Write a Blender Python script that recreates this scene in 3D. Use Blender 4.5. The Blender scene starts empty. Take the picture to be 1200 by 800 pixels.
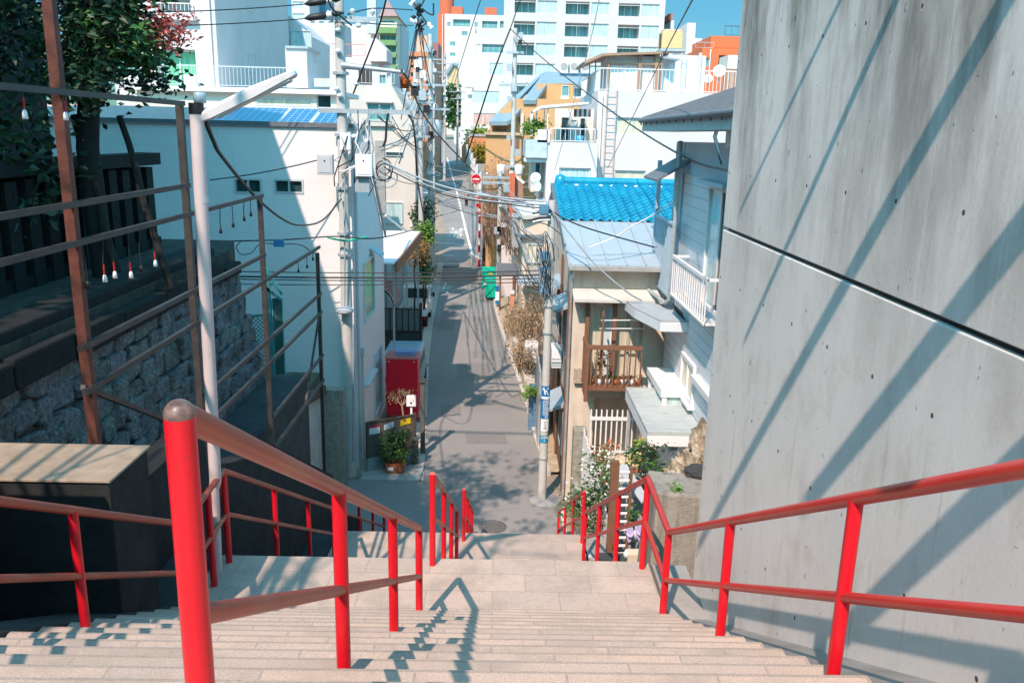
import bpy, bmesh, math, random
from mathutils import Vector, Matrix, noise
random.seed(7)
R = math.radians
S = bpy.context.scene
COL = S.collection

# ---------------------------------------------------------------- survey of the photograph (pixels -> metres)
F, CX, CY, HC = 970., 600., 400., 9.5
def _n(v):
    l = math.sqrt(sum(a*a for a in v)); return tuple(a/l for a in v)
FW = _n((588-CX, 157-CY, F))
_dx, _dz = 505-CX, F
DN = _n((_dx, -(FW[0]*_dx+FW[2]*_dz)/FW[1], _dz))
RT = (DN[1]*FW[2]-DN[2]*FW[1], DN[2]*FW[0]-DN[0]*FW[2], DN[0]*FW[1]-DN[1]*FW[0])
def ray(x, y):
    c = (x-CX, y-CY, F)
    d = lambda a: sum(p*q for p, q in zip(a, c))
    return d(RT), d(FW), -d(DN)
def PY(x, y, Y):
    r = ray(x, y); k = Y/r[1]; return Vector((r[0]*k, Y, HC+r[2]*k))
def PX(x, y, X):
    r = ray(x, y); k = X/r[0]; return Vector((X, r[1]*k, HC+r[2]*k))
def PZ(x, y, Z):
    r = ray(x, y); k = (Z-HC)/r[2]; return Vector((r[0]*k, r[1]*k, Z))
def hill(y):
    if y < 60: return 0.
    if y < 68: return .052*(y-60)**2/16
    if y < 300: return .052*(y-64)
    return .052*236
def PR(x, y):
    p = PZ(x, y, 0)
    if 0 < p.y < 62 and ray(x, y)[2] < 0: return p
    r = ray(x, y); k = (HC+.052*64)/(.052*r[1]-r[2]); return Vector((r[0]*k, r[1]*k, HC+r[2]*k))

# ---------------------------------------------------------------- materials
MT = {}
def mat(name, col, rough=.75, var=.18, scale=4., bump=.0, metal=0., stretch=None, spec=.4, tint=None, detail=6, coat=0):
    if name in MT: return MT[name]
    m = bpy.data.materials.new(name); m.use_nodes = True; nt = m.node_tree; N = nt.nodes; L = nt.links
    b = N['Principled BSDF']; b.inputs['Roughness'].default_value = rough; b.inputs['Metallic'].default_value = metal
    b.inputs['Specular IOR Level'].default_value = spec
    if coat: b.inputs['Coat Weight'].default_value = coat; b.inputs['Coat Roughness'].default_value = .15
    tc = N.new('ShaderNodeTexCoord'); mp = N.new('ShaderNodeMapping'); L.new(tc.outputs['Object'], mp.inputs['Vector'])
    if stretch: mp.inputs['Scale'].default_value = stretch
    nz = N.new('ShaderNodeTexNoise'); nz.inputs['Scale'].default_value = scale; nz.inputs['Detail'].default_value = detail; nz.inputs['Roughness'].default_value = .65
    L.new(mp.outputs['Vector'], nz.inputs['Vector'])
    cr = N.new('ShaderNodeValToRGB'); e = cr.color_ramp.elements
    lo = tint if tint else tuple(c*(1-var) for c in col); hi = tuple(min(1, c*(1+var)) for c in col)
    e[0].position = .3; e[0].color = (*lo, 1); e[1].position = .7; e[1].color = (*hi, 1)
    L.new(nz.outputs['Fac'], cr.inputs['Fac']); L.new(cr.outputs['Color'], b.inputs['Base Color'])
    if bump:
        n2 = N.new('ShaderNodeTexNoise'); n2.inputs['Scale'].default_value = scale*6; n2.inputs['Detail'].default_value = 5
        L.new(tc.outputs['Object'], n2.inputs['Vector'])
        bp = N.new('ShaderNodeBump'); bp.inputs['Strength'].default_value = bump; bp.inputs['Distance'].default_value = .02
        L.new(n2.outputs['Fac'], bp.inputs['Height']); L.new(bp.outputs['Normal'], b.inputs['Normal'])
    MT[name] = m; return m
class G:                                    # tiny node-graph helper
    def __init__(s, name):
        s.m = bpy.data.materials.new(name); s.m.use_nodes = True; s.nt = s.m.node_tree; s.N = s.nt.nodes; s.L = s.nt.links
        s.b = s.N['Principled BSDF']; MT[name] = s.m
    def node(s, t, **k):
        n = s.N.new(t)
        for a, v in k.items(): setattr(n, a, v)
        return n
    def math(s, op, a, b=None, clamp=False):
        n = s.N.new('ShaderNodeMath'); n.operation = op; n.use_clamp = clamp
        for i, v in enumerate((a, b)):
            if v is None: continue
            if isinstance(v, (int, float)): n.inputs[i].default_value = v
            else: s.L.new(v, n.inputs[i])
        return n.outputs[0]
    def coord(s, scale=(1, 1, 1), loc=(0, 0, 0), rot=(0, 0, 0)):
        t = s.N.new('ShaderNodeTexCoord'); m = s.N.new('ShaderNodeMapping'); s.L.new(t.outputs['Object'], m.inputs['Vector'])
        m.inputs['Scale'].default_value = scale; m.inputs['Location'].default_value = loc; m.inputs['Rotation'].default_value = rot
        return m.outputs['Vector']
    def noise(s, vec, scale, detail=6, rough=.6):
        n = s.N.new('ShaderNodeTexNoise'); s.L.new(vec, n.inputs['Vector']); n.inputs['Scale'].default_value = scale
        n.inputs['Detail'].default_value = detail; n.inputs['Roughness'].default_value = rough; return n.outputs['Fac']
    def ramp(s, fac, stops):
        n = s.N.new('ShaderNodeValToRGB'); s.L.new(fac, n.inputs['Fac']); e = n.color_ramp.elements
        while len(e) < len(stops): e.new(.5)
        for q, (p, c) in zip(e, stops):
            q.position = p; q.color = (*c, 1) if not isinstance(c, (int, float)) else (c, c, c, 1)
        return n.outputs['Color']
    def mix(s, fac, a, b, mode='MIX'):
        n = s.N.new('ShaderNodeMix'); n.data_type = 'RGBA'; n.blend_type = mode
        for k, v in ((0, fac), (6, a), (7, b)):
            if isinstance(v, (int, float)): n.inputs[k].default_value = v
            elif isinstance(v, tuple): n.inputs[k].default_value = (*v, 1)
            else: s.L.new(v, n.inputs[k])
        return n.outputs[2]
    def out(s, col, rough=.7, height=None, bump=.3, dist=.02, spec=.4):
        if isinstance(col, tuple): s.b.inputs['Base Color'].default_value = (*col, 1)
        else: s.L.new(col, s.b.inputs['Base Color'])
        if isinstance(rough, (int, float)): s.b.inputs['Roughness'].default_value = rough
        else: s.L.new(rough, s.b.inputs['Roughness'])
        s.b.inputs['Specular IOR Level'].default_value = spec
        if height is not None:
            p = s.N.new('ShaderNodeBump'); p.inputs['Strength'].default_value = bump; p.inputs['Distance'].default_value = dist
            s.L.new(height, p.inputs['Height']); s.L.new(p.outputs['Normal'], s.b.inputs['Normal'])
        return s.m

# ---------------------------------------------------------------- mesh builder
def setp(o, label=None, cat=None, group=None, kind=None):
    if label: o['label'] = label
    if cat: o['category'] = cat
    if group: o['group'] = group
    if kind: o['kind'] = kind
    return o
def thing(name, label, cat, loc=(0, 0, 0), group=None):
    o = bpy.data.objects.new(name, None); COL.objects.link(o); o.location = loc; o.empty_display_size = .3
    return setp(o, label, cat, group)
def wloc(o):
    v = Vector((0, 0, 0))
    while o is not None: v += o.location; o = o.parent
    return v
def copy_tree(o, parent=None):
    c = o.copy(); COL.objects.link(c)
    if parent is not None: c.parent = parent
    for ch in list(o.children): copy_tree(ch, c)
    return c
class MB:
    def __init__(s): s.v = []; s.f = []; s.sm = []
    def add(s, vs, fs, smooth=False):
        o = len(s.v); s.v += [tuple(v) for v in vs]; s.f += [tuple(i+o for i in f) for f in fs]; s.sm += [smooth]*len(fs); return s
    def box(s, x0, x1, y0, y1, z0, z1):
        if x0 > x1: x0, x1 = x1, x0
        if y0 > y1: y0, y1 = y1, y0
        if z0 > z1: z0, z1 = z1, z0
        return s.add([(x0,y0,z0),(x1,y0,z0),(x1,y1,z0),(x0,y1,z0),(x0,y0,z1),(x1,y0,z1),(x1,y1,z1),(x0,y1,z1)],
              [(0,3,2,1),(4,5,6,7),(0,1,5,4),(1,2,6,5),(2,3,7,6),(3,0,4,7)])
    def quad(s, a, b, c, d): return s.add([a, b, c, d], [(0, 1, 2, 3)])
    def lbox(s, o, u, n, ur, vr, nr):       # box in a local frame: u across, z up, n outward
        o = Vector(o); u = Vector(u); n = Vector(n); w = Vector((0, 0, 1))
        P = [o+u*a+w*b+n*c for c in nr for b in vr for a in ur]
        return s.add(P, [(0,1,3,2),(4,6,7,5),(0,4,5,1),(2,3,7,6),(0,2,6,4),(1,5,7,3)])
    def bar(s, p, q, w, h=None, up=(0, 0, 1)):
        h = h or w; p = Vector(p); q = Vector(q); d = (q-p).normalized(); up = Vector(up)
        if abs(d.dot(up)) > .98: up = Vector((0, 1, 0))
        a = d.cross(up).normalized()*w/2; b = a.cross(d).normalized()*h/2
        V = [p-a-b, p+a-b, p+a+b, p-a+b, q-a-b, q+a-b, q+a+b, q-a+b]
        return s.add(V, [(0,3,2,1),(4,5,6,7),(0,1,5,4),(1,2,6,5),(2,3,7,6),(3,0,4,7)])
    def tube(s, pts, r, n=10, cap=True):
        pts = [Vector(p) for p in pts]; rs = r if isinstance(r, (list, tuple)) else [r]*len(pts)
        V = []; prev = None
        for i, p in enumerate(pts):
            if i == 0: d = pts[1]-p
            elif i == len(pts)-1: d = p-pts[i-1]
            else: d = (pts[i+1]-p).normalized()+(p-pts[i-1]).normalized()
            d.normalize()
            if prev is None:
                up = Vector((0, 0, 1)) if abs(d.z) < .9 else Vector((0, 1, 0)); a = d.cross(up).normalized()
            else:
                a = (prev-d*prev.dot(d)).normalized()
            prev = a; b = d.cross(a)
            for k in range(n):
                t = 2*math.pi*k/n; V.append(p+(a*math.cos(t)+b*math.sin(t))*rs[i])
        Fs = []
        for i in range(len(pts)-1):
            for k in range(n): Fs.append((i*n+k, i*n+(k+1) % n, (i+1)*n+(k+1) % n, (i+1)*n+k))
        s.add(V, Fs, True)
        if cap:
            s.add([V[k] for k in range(n)], [tuple(range(n))[::-1]]); s.add(V[-n:], [tuple(range(n))])
        return s
    def cyl(s, p, r, h, n=16, r2=None): return s.tube([p, Vector(p)+Vector((0, 0, h))], [r, r if r2 is None else r2], n)
    def lathe(s, c, prof, n=20):
        V = []; c = Vector(c)
        for r, z in prof:
            for k in range(n):
                t = 2*math.pi*k/n; V.append(c+Vector((r*math.cos(t), r*math.sin(t), z)))
        Fs = [(i*n+k, i*n+(k+1) % n, (i+1)*n+(k+1) % n, (i+1)*n+k) for i in range(len(prof)-1) for k in range(n)]
        return s.add(V, Fs, True)
    def ball(s, c, r, n=10, m=7, sc=(1, 1, 1)):
        V = []; c = Vector(c)
        for i in range(m+1):
            ph = math.pi*i/m
            for k in range(n):
                t = 2*math.pi*k/n
                V.append(c+Vector((math.sin(ph)*math.cos(t)*sc[0], math.sin(ph)*math.sin(t)*sc[1], -math.cos(ph)*sc[2]))*r)
        return s.add(V, [(i*n+k, i*n+(k+1) % n, (i+1)*n+(k+1) % n, (i+1)*n+k) for i in range(m) for k in range(n)], True)
    def prism(s, poly, a, b):               # extrude polygon (list of 3-vectors) by vector b-a
        d = Vector(b)-Vector(a); n = len(poly); P = [Vector(p) for p in poly]
        V = P+[p+d for p in P]
        return s.add(V, [tuple(range(n)), tuple(range(2*n-1, n-1, -1))]+[(i, n+i, n+(i+1) % n, (i+1) % n) for i in range(n)])
    def leaf(s, p, size, nrm=None, asp=.5):
        a = Vector((random.gauss(0, 1), random.gauss(0, 1), random.gauss(0, .6))).normalized()
        u = Vector((random.gauss(0, 1), random.gauss(0, 1), random.gauss(0, 1))); b = a.cross(u).normalized()
        p = Vector(p); l = size*random.uniform(.7, 1.3); w = l*asp
        nn = a.cross(b)*l*.12
        return s.add([p-a*l*.5, p+b*w*.5+nn, p+a*l*.5, p-b*w*.5+nn], [(0, 1, 2, 3)])
    def build(s, name, m, parent=None, bevel=0, fix=True):
        base = wloc(parent) if parent is not None else None
        if base is None and s.v:
            if fix is True:
                xs = [v[0] for v in s.v]; ys = [v[1] for v in s.v]; zs = [v[2] for v in s.v]
                base = Vector(((min(xs)+max(xs))/2, (min(ys)+max(ys))/2, min(zs)))
            else: base = Vector((0, 0, 0))
        me = bpy.data.meshes.new(name)
        me.from_pydata([(v[0]-base.x, v[1]-base.y, v[2]-base.z) for v in s.v], [], s.f)
        me.polygons.foreach_set('use_smooth', s.sm)
        bm = bmesh.new(); bm.from_mesh(me); bmesh.ops.recalc_face_normals(bm, faces=bm.faces[:]); bm.to_mesh(me); bm.free()
        me.materials.append(m); me.update()
        o = bpy.data.objects.new(name, me); COL.objects.link(o)
        if parent is not None: o.parent = parent
        else: o.location = base
        if bevel:
            b = o.modifiers.new('bevel', 'BEVEL'); b.width = bevel; b.segments = 2; b.limit_method = 'ANGLE'
        return o
def struct(name, mb, m): return setp(mb.build(name, m, fix=False), kind='structure')
def one(name, mb, m, label, cat, group=None, bevel=0): return setp(mb.build(name, m, bevel=bevel), label, cat, group)
def sag(p, q, s, n=14):
    p = Vector(p); q = Vector(q)
    return [p.lerp(q, i/n)-Vector((0, 0, 4*s*(i/n)*(1-i/n))) for i in range(n+1)]
def text_mesh(name, txt, size, m, origin, u, v, parent=None, depth=.004, align='CENTER', sx=1.):
    cu = bpy.data.curves.new(name, 'FONT'); cu.body = txt; cu.size = size; cu.align_x = align; cu.align_y = 'CENTER'; cu.extrude = depth/2
    cu.space_line = .95
    o = bpy.data.objects.new(name, cu); COL.objects.link(o)
    dg = bpy.context.evaluated_depsgraph_get(); me = bpy.data.meshes.new_from_object(o.evaluated_get(dg)); bpy.data.objects.remove(o)
    u = Vector(u).normalized(); v = Vector(v).normalized(); n = u.cross(v)
    base = wloc(parent) if parent is not None else Vector((0, 0, 0)); og = Vector(origin)
    for vt in me.vertices: vt.co = og+u*vt.co.x*sx+v*vt.co.y+n*vt.co.z-base
    me.materials.clear(); me.materials.append(m)
    o = bpy.data.objects.new(name, me); COL.objects.link(o)
    if parent is not None: o.parent = parent
    return o

# ---------------------------------------------------------------- buildings
GLASS = {}
def glass(k):
    if k not in GLASS:
        c = {'dark': (.03, .07, .075), 'teal': (.13, .33, .34), 'pale': (.45, .60, .60), 'cream': (.62, .58, .45), 'green': (.12, .42, .24), 'black': (.012, .014, .016),
             'curtain': (.62, .72, .74), 'pink': (.62, .40, .34)}[k]
        GLASS[k] = mat('window glass '+k, c, rough=.12 if k not in ('cream', 'pink', 'curtain') else .4, var=.35, scale=1.2, spec=.6, stretch=(4, 4, .4))
    return GLASS[k]
def face_win(root, o, u, n, u0, u1, v0, v1, k='teal', fm=None, fw=.06, mull=1, proud=.03, rec=.04, sill=False, name='window'):
    fm = fm or MT['alu']
    f = MB()
    f.lbox(o, u, n, (u0-fw, u0), (v0-fw, v1+fw), (-.06, proud)); f.lbox(o, u, n, (u1, u1+fw), (v0-fw, v1+fw), (-.06, proud))
    f.lbox(o, u, n, (u0, u1), (v1, v1+fw), (-.06, proud)); f.lbox(o, u, n, (u0, u1), (v0-fw, v0), (-.06, proud))
    for i in range(1, mull+1):
        c = u0+(u1-u0)*i/(mull+1); f.lbox(o, u, n, (c-fw*.4, c+fw*.4), (v0, v1), (-.06, proud-.01))
    if sill: f.lbox(o, u, n, (u0-fw*2, u1+fw*2), (v0-fw-.06, v0-fw), (-.04, proud+.08))
    w = f.build(name, fm, root)
    MB().lbox(o, u, n, (u0, u1), (v0, v1), (-.05, proud-rec)).build('pane', glass(k), w)
    return w
def facade(mb, o, u, n, W, H, ops, dep=.12):
    """front wall W x H with real openings (u0,u1,v0,v1,depth)"""
    us = sorted({0, W, *[a for q in ops for a in q[:2]]}); vs = sorted({0, H, *[a for q in ops for a in q[2:4]]})
    o = Vector(o); u = Vector(u); n = Vector(n); z = Vector((0, 0, 1)); P = lambda a, b, c=0: o+u*a+z*b+n*c
    for i in range(len(us)-1):
        for j in range(len(vs)-1):
            a, b, c, d = us[i], us[i+1], vs[j], vs[j+1]; mu, mv = (a+b)/2, (c+d)/2
            if any(q[0] < mu < q[1] and q[2] < mv < q[3] for q in ops): continue
            mb.quad(P(a, c), P(b, c), P(b, d), P(a, d))
    for q in ops:
        a, b, c, d = q[:4]; e = -(q[4] if len(q) > 4 else dep)
        mb.quad(P(a, c), P(b, c), P(b, c, e), P(a, c, e)); mb.quad(P(a, d), P(b, d), P(b, d, e), P(a, d, e))
        mb.quad(P(a, c), P(a, d), P(a, d, e), P(a, c, e)); mb.quad(P(b, c), P(b, d), P(b, d, e), P(b, c, e))
        mb.quad(P(a, c, e), P(b, c, e), P(b, d, e), P(a, d, e))
def block(name, label, cat, x0, x1, yt, Y, depth, m, wins=(), zb=None, group=None, parapet=.0, pm=None, zt=None, fm=None, roofm=None):
    """a building whose street front stands at Y; wins = pixel rectangles (x0,y0,x1,y1,glass,mullions[,recess])"""
    xm = (x0+x1)/2
    A = PY(x0, yt, Y); B = PY(x1, yt, Y); zt = PY(xm, yt, Y).z if zt is None else zt
    zb = hill(Y)-.3 if zb is None else zb
    r = thing(name, label, cat, ((A.x+B.x)/2, Y+depth/2, zb), group)
    W = B.x-A.x; H = zt-zb; o = Vector((A.x, Y, zb)); u = Vector((1, 0, 0)); n = Vector((0, -1, 0))
    ops = []; W2 = []
    for w in wins:
        c = PY((w[0]+w[2])/2, (w[1]+w[3])/2, Y); pl = PY(w[0], (w[1]+w[3])/2, Y); pr = PY(w[2], (w[1]+w[3])/2, Y)
        hh = PY((w[0]+w[2])/2, w[1], Y).z-PY((w[0]+w[2])/2, w[3], Y).z
        u0, u1, v0, v1 = pl.x-A.x, pr.x-A.x, c.z-hh/2-zb, c.z+hh/2-zb
        u0 = max(.02, u0); u1 = min(W-.02, u1); v1 = min(v1, H-.02); v0 = max(v0, .02)
        if u1 <= u0 or v1 <= v0: continue
        d = w[6] if len(w) > 6 else .14
        ops.append((u0, u1, v0, v1, d)); W2.append((u0, u1, v0, v1, d, w))
    mb = MB(); facade(mb, o, u, n, W, H, ops)
    P = lambda a, b, c: o+u*a+Vector((0, 0, b))-n*c
    mb.quad(P(0,0,0), P(0,H,0), P(0,H,depth), P(0,0,depth)); mb.quad(P(W,0,0), P(W,0,depth), P(W,H,depth), P(W,H,0))
    mb.quad(P(0,0,depth), P(0,H,depth), P(W,H,depth), P(W,0,depth)); mb.quad(P(0,H,0), P(W,H,0), P(W,H,depth), P(0,H,depth))
    mb.build('wall', m, r)
    if parapet:
        p = MB(); t = .18
        p.box(A.x-.06, B.x+.06, Y-.06, Y+t, zt+.003, zt+parapet); p.box(A.x-.06, B.x+.06, Y+depth-t, Y+depth+.06, zt+.003, zt+parapet)
        p.box(A.x-.06, A.x+t, Y+t, Y+depth-t, zt+.003, zt+parapet); p.box(B.x-t, B.x+.06, Y+t, Y+depth-t, zt+.003, zt+parapet)
        p.build('parapet', pm or m, r)
    for u0, u1, v0, v1, d, w in W2:
        k = w[4] if len(w) > 4 else 'teal'; mu = w[5] if len(w) > 5 else 1
        fw = min(.07, (u1-u0)*.08)
        face_win(r, o-n*(d-.03), u, n, u0+fw, u1-fw, v0+fw, v1-fw, k, fm, fw-.004, mu, .03, .04)
        if len(w) > 6 and d > .5:       # balcony behind the wall line: a rail across it
            q = MB(); q.lbox(o, u, n, (u0, u1), (v0+.95, v0+1.0), (-.1, -.05))
            nn = int((u1-u0)/1.1)
            for i in range(nn+1): q.lbox(o, u, n, (u0+(u1-u0)*i/max(1, nn)-.015, u0+(u1-u0)*i/max(1, nn)+.015), (v0+.003, v0+.95), (-.09, -.06))
            q.build('balcony_rail', MT['alu'], r)
    return r
def railing(root, pts, h, m, step=.14, name='railing', bar=.03, bal=.018, low=.06):
    mb = MB(); pts = [Vector(p) for p in pts]; Z = Vector((0, 0, 1))
    for a, b in zip(pts, pts[1:]):
        mb.bar(a+Z*h, b+Z*h, bar*1.5); mb.bar(a+Z*low, b+Z*low, bar)
        n = max(1, int((b-a).length/step))
        for i in range(n+1):
            p = a.lerp(b, i/n); w = bar if i in (0, n) else bal
            mb.bar(p+Z*low, p+Z*h, w)
    return mb.build(name, m, root)

# palette
mat('alu', (.62, .65, .66), rough=.4, var=.06, metal=.2)
mat('white paint', (.75, .725, .715), rough=.6, var=.05, scale=.6, bump=.05)
mat('white wall', (.61, .58, .57), rough=.8, var=.06, scale=.5, bump=.05)
mat('pink white wall', (.62, .57, .555), rough=.85, var=.07, scale=.5)
mat('cream wall', (.72, .66, .56), rough=.85, var=.08, scale=.7)
mat('beige wall', (.66, .57, .47), rough=.85, var=.12, scale=1.2, bump=.08)
mat('concrete pale', (.56, .54, .50), rough=.9, var=.12, scale=1.5, bump=.1)
mat('grey concrete', (.34, .34, .33), rough=.9, var=.2, scale=3, bump=.2)
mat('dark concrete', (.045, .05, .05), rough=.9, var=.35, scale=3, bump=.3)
mat('orange brick', (.60, .34, .16), rough=.9, var=.1, scale=6, bump=.1)
mat('red brick', (.55, .14, .07), rough=.85, var=.12, scale=3)
mat('grey tower', (.5, .55, .58), rough=.8, var=.05)
mat('slate blue roof', (.22, .32, .37), rough=.55, var=.1, scale=2)
mat('metal roof', (.36, .42, .46), rough=.4, var=.07, scale=1.5)
mat('dark roof', (.14, .15, .165), rough=.6, var=.2, scale=5)
mat('brown paint', (.20, .095, .055), rough=.55, var=.15, scale=6)
mat('dark steel', (.05, .043, .04), rough=.55, var=.3, scale=12)
mat('black steel', (.014, .014, .015), rough=.5, var=.2)
mat('light blue siding', (.48, .56, .60), rough=.6, var=.06, scale=1)
mat('teal panel', (.06, .30, .30), rough=.5, var=.15)
mat('cable', (.02, .021, .024), rough=.5, var=.2)
mat('pale cable', (.30, .36, .40), rough=.5, var=.2)
mat('pole concrete', (.50, .49, .46), rough=.9, var=.12, scale=5, bump=.15)
mat('galvanised', (.42, .47, .50), rough=.5, var=.15, scale=6, metal=.35)
mat('red enamel', (.60, .006, .018), rough=.32, var=.06, scale=5, spec=.5)
mat('timber', (.09, .06, .045), rough=.8, var=.3, scale=6, stretch=(1, 1, 6))
mat('bark', (.022, .018, .015), rough=.95, var=.4, scale=8, bump=.4, stretch=(1, 1, .3))
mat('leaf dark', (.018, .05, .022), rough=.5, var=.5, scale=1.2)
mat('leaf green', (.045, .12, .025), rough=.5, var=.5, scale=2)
mat('leaf bright', (.11, .24, .03), rough=.5, var=.4, scale=2)
mat('leaf red', (.36, .07, .06), rough=.6, var=.45, scale=3)
mat('leaf brown', (.26, .15, .06), rough=.8, var=.4, scale=3)
mat('dry grass', (.34, .24, .15), rough=.95, var=.4, scale=5)
mat('terracotta', (.36, .11, .05), rough=.8, var=.15)
mat('white plastic', (.78, .79, .8), rough=.45, var=.04)
mat('grey plastic', (.50, .52, .54), rough=.5, var=.05)
mat('rubber', (.015, .015, .016), rough=.7, var=.2)
EXPO = 1.24
# ================================================================ SETTING
# terrain sheet, road, stairs
mb = MB(); ys = [-80, -6, 0, 18, 40, 60, 61, 62, 63, 64, 65, 66, 67, 68, 80, 110, 150, 200, 250, 300, 420, 700, 1800]; xs = [-900, -200, -60, -20, 0, 20, 60, 200, 900]
for j, y in enumerate(ys):
    for x in xs: mb.v.append((x, y, hill(y)-.02))
nx = len(xs)
for j in range(len(ys)-1):
    for i in range(nx-1): mb.f.append((j*nx+i, j*nx+i+1, (j+1)*nx+i+1, (j+1)*nx+i)); mb.sm.append(False)
struct('ground', mb, mat('dry soil', (.30, .25, .19), rough=1, var=.3, scale=2, bump=.3))

XL = [(21.6, -2.0), (26, -2.3), (34.6, -2.95), (41, -3.3), (52, -3.75), (65, -4.3), (77, -5.0), (95, -7.0), (134, -9.5), (193, -14), (213, -15.6), (260, -20), (300, -24)]
XR = [(21.6, 1.5), (24.7, 1.25), (29, 1.0), (35, .53), (41.5, 0), (46, -.28), (65, -.3), (71, -1.2), (95, -2.75), (135, -5.5), (180, -9.2), (213, -12.9), (250, -17), (300, -21)]
def ip(T, y):
    if y <= T[0][0]: return T[0][1]
    for (a, b), (c, d) in zip(T, T[1:]):
        if y <= c: return b+(d-b)*(y-a)/(c-a)
    return T[-1][1]
g = G('asphalt'); c = g.coord(); n1 = g.noise(c, .5, 5); n2 = g.noise(c, 90, 3)
col = g.mix(.55, g.ramp(n1, [(.3, (.265, .26, .25)), (.7, (.335, .325, .31))]), g.ramp(n2, [(.3, (.12, .11, .105)), (.75, (.36, .335, .31))]))
vor = g.node('ShaderNodeTexVoronoi', feature='DISTANCE_TO_EDGE'); g.L.new(g.coord((.35, .12, 1)), vor.inputs['Vector']); vor.inputs['Scale'].default_value = 1.3
crack = g.ramp(vor.outputs['Distance'], [(.0, 1.), (.012, 0.)])
asph = g.out(g.mix(g.math('MULTIPLY', g.ramp(g.noise(c, .22, 3), [(.52, 0.), (.56, 1.)]), .18), col, (.13, .125, .12)), .85, n2, .3, .01)
yy = [21.6+.8*i for i in range(49)]+[60+i for i in range(10)]+[71+3*i for i in range(77)]
def strip(T1, T2, dz, yy):
    mb = MB()
    for y in yy: mb.v += [(T1(y), y, hill(y)+dz), (T2(y), y, hill(y)+dz)]
    for i in range(len(yy)-1): mb.f.append((2*i, 2*i+1, 2*i+3, 2*i+2)); mb.sm.append(True)
    return mb
mb = strip(lambda y: ip(XL, y), lambda y: ip(XR, y), .004, yy)
mb.quad((-4.6, 17.6, .004), (1.9, 17.6, .004), (1.5, 21.6, .004), (-4.6, 21.6, .004)); mb.quad((-4.6, 14.8, .004), (-3.1, 14.8, .004), (-3.1, 17.6, .004), (-4.6, 17.6, .004))
mb.quad((-.3, 54, .004), (14, 54, .004), (14, 60, .004), (-.3, 60, .004)); mb.quad((-.3, 60, .004), (14, 60, .004), (14, 63, .035), (-.3, 63, .035))
struct('road', mb, asph)
pale = mat('pale kerb concrete', (.50, .46, .41), rough=.9, var=.15, scale=2, bump=.2)
mb = MB()
for T, s, ya, yb in ((XL, -1, 21.7, 62), (XR, 1, 22.2, 53.5)):
    y = ya
    while y < yb-.4:
        e = min(y+.6, yb); a = ip(T, y); b = ip(T, e-.012)
        w0, w1 = (0, .42) if s < 0 else (0, .16)
        zt = .03 if s < 0 else .12
        V = [(a+s*w0, y), (a+s*w1, y), (b+s*w1, e-.012), (b+s*w0, e-.012)]
        mb.add([(p[0], p[1], -.05) for p in V]+[(p[0], p[1], zt) for p in V], [(4, 5, 6, 7), (0, 1, 5, 4), (1, 2, 6, 5), (2, 3, 7, 6), (3, 0, 4, 7)])
        y = e
struct('kerb', mb, pale)
mb = strip(lambda y: ip(XR, y)+.17, lambda y: ip(XR, y)+.85, .10, [22.2+.5*i for i in range(62)])
struct('verge', mb, mat('sandy verge', (.40, .32, .22), rough=1, var=.35, scale=6, bump=.4))
mk = mat('road paint', (.74, .73, .70), rough=.8, var=.12, scale=8)
mb = MB()
def line(pts, w, dz=.008):
    for a, b in zip(pts, pts[1:]):
        a = Vector((a[0], a[1], hill(a[1])+dz)); b = Vector((b[0], b[1], hill(b[1])+dz)); d = (b-a).normalized(); n = Vector((d.y, -d.x, 0)).normalized()*w/2
        mb.quad(a-n, a+n, b+n, b-n)
def rp(x, y): p = PR(x, y); return (p.x, p.y)
line([rp(553, 297), rp(546, 270), rp(539, 240), rp(534, 220), rp(528, 200), rp(524, 185)], .2)
line([rp(553, 297), rp(558, 301), rp(566, 305), rp(578, 309)], .2)
line([rp(533, 287), rp(549, 287)], .32)
line([rp(508, 285), rp(532, 285)], .25)
line([rp(508, 309), rp(540, 309)], .25); line([rp(518, 299), rp(532, 300)], .25)
struct('road_marking', mb, mk)
p = PR(535, 270); q = Vector((0, 1, .052)).normalized()
setp(text_mesh('road_lettering', '止\nま\nれ', 1.75, mk, (PR(535.5, 270).x, PR(535.5, 272).y, hill(PR(535.5, 272).y)+.012), (-1, 0, 0), -q), kind='structure')
p = PR(519, 338)
setp(text_mesh('road_lettering', '止\nま\nれ', 1.45, mk, (p.x, p.y, .012), (1, 0, 0), (0, 1, 0)), kind='structure')
pm_ = mat('patched asphalt', (.205, .198, .188), rough=.9, var=.15, scale=8)
mb = MB()
for x0, x1, ya, yb in ((-1.6, -.2, 31.5, 34), (-.9, .4, 24.6, 25.5), (-3.0, -2.2, 40, 47), (-1.9, -1.2, 27.2, 28.4)): mb.quad((x0, ya, .009), (x1, ya, .009), (x1-.1, yb, .009), (x0-.1, yb, .009))
struct('road_patch', mb, pm_)
# manhole cover
mb = MB(); p = PZ(577, 617, 0); mb.cyl((p.x, p.y, .005), .36, .012, 28)
for r in (.3, .2, .1):
    mb.lathe((p.x, p.y, .017), [(r, 0), (r, .004), (r-.03, .004), (r-.03, 0)], 24)
one('manhole_cover', mb, mat('cast iron', (.16, .15, .14), rough=.6, var=.25, scale=12, metal=.3), 'round ribbed iron manhole cover in the asphalt at the foot of the stairs', 'manhole cover')

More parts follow.
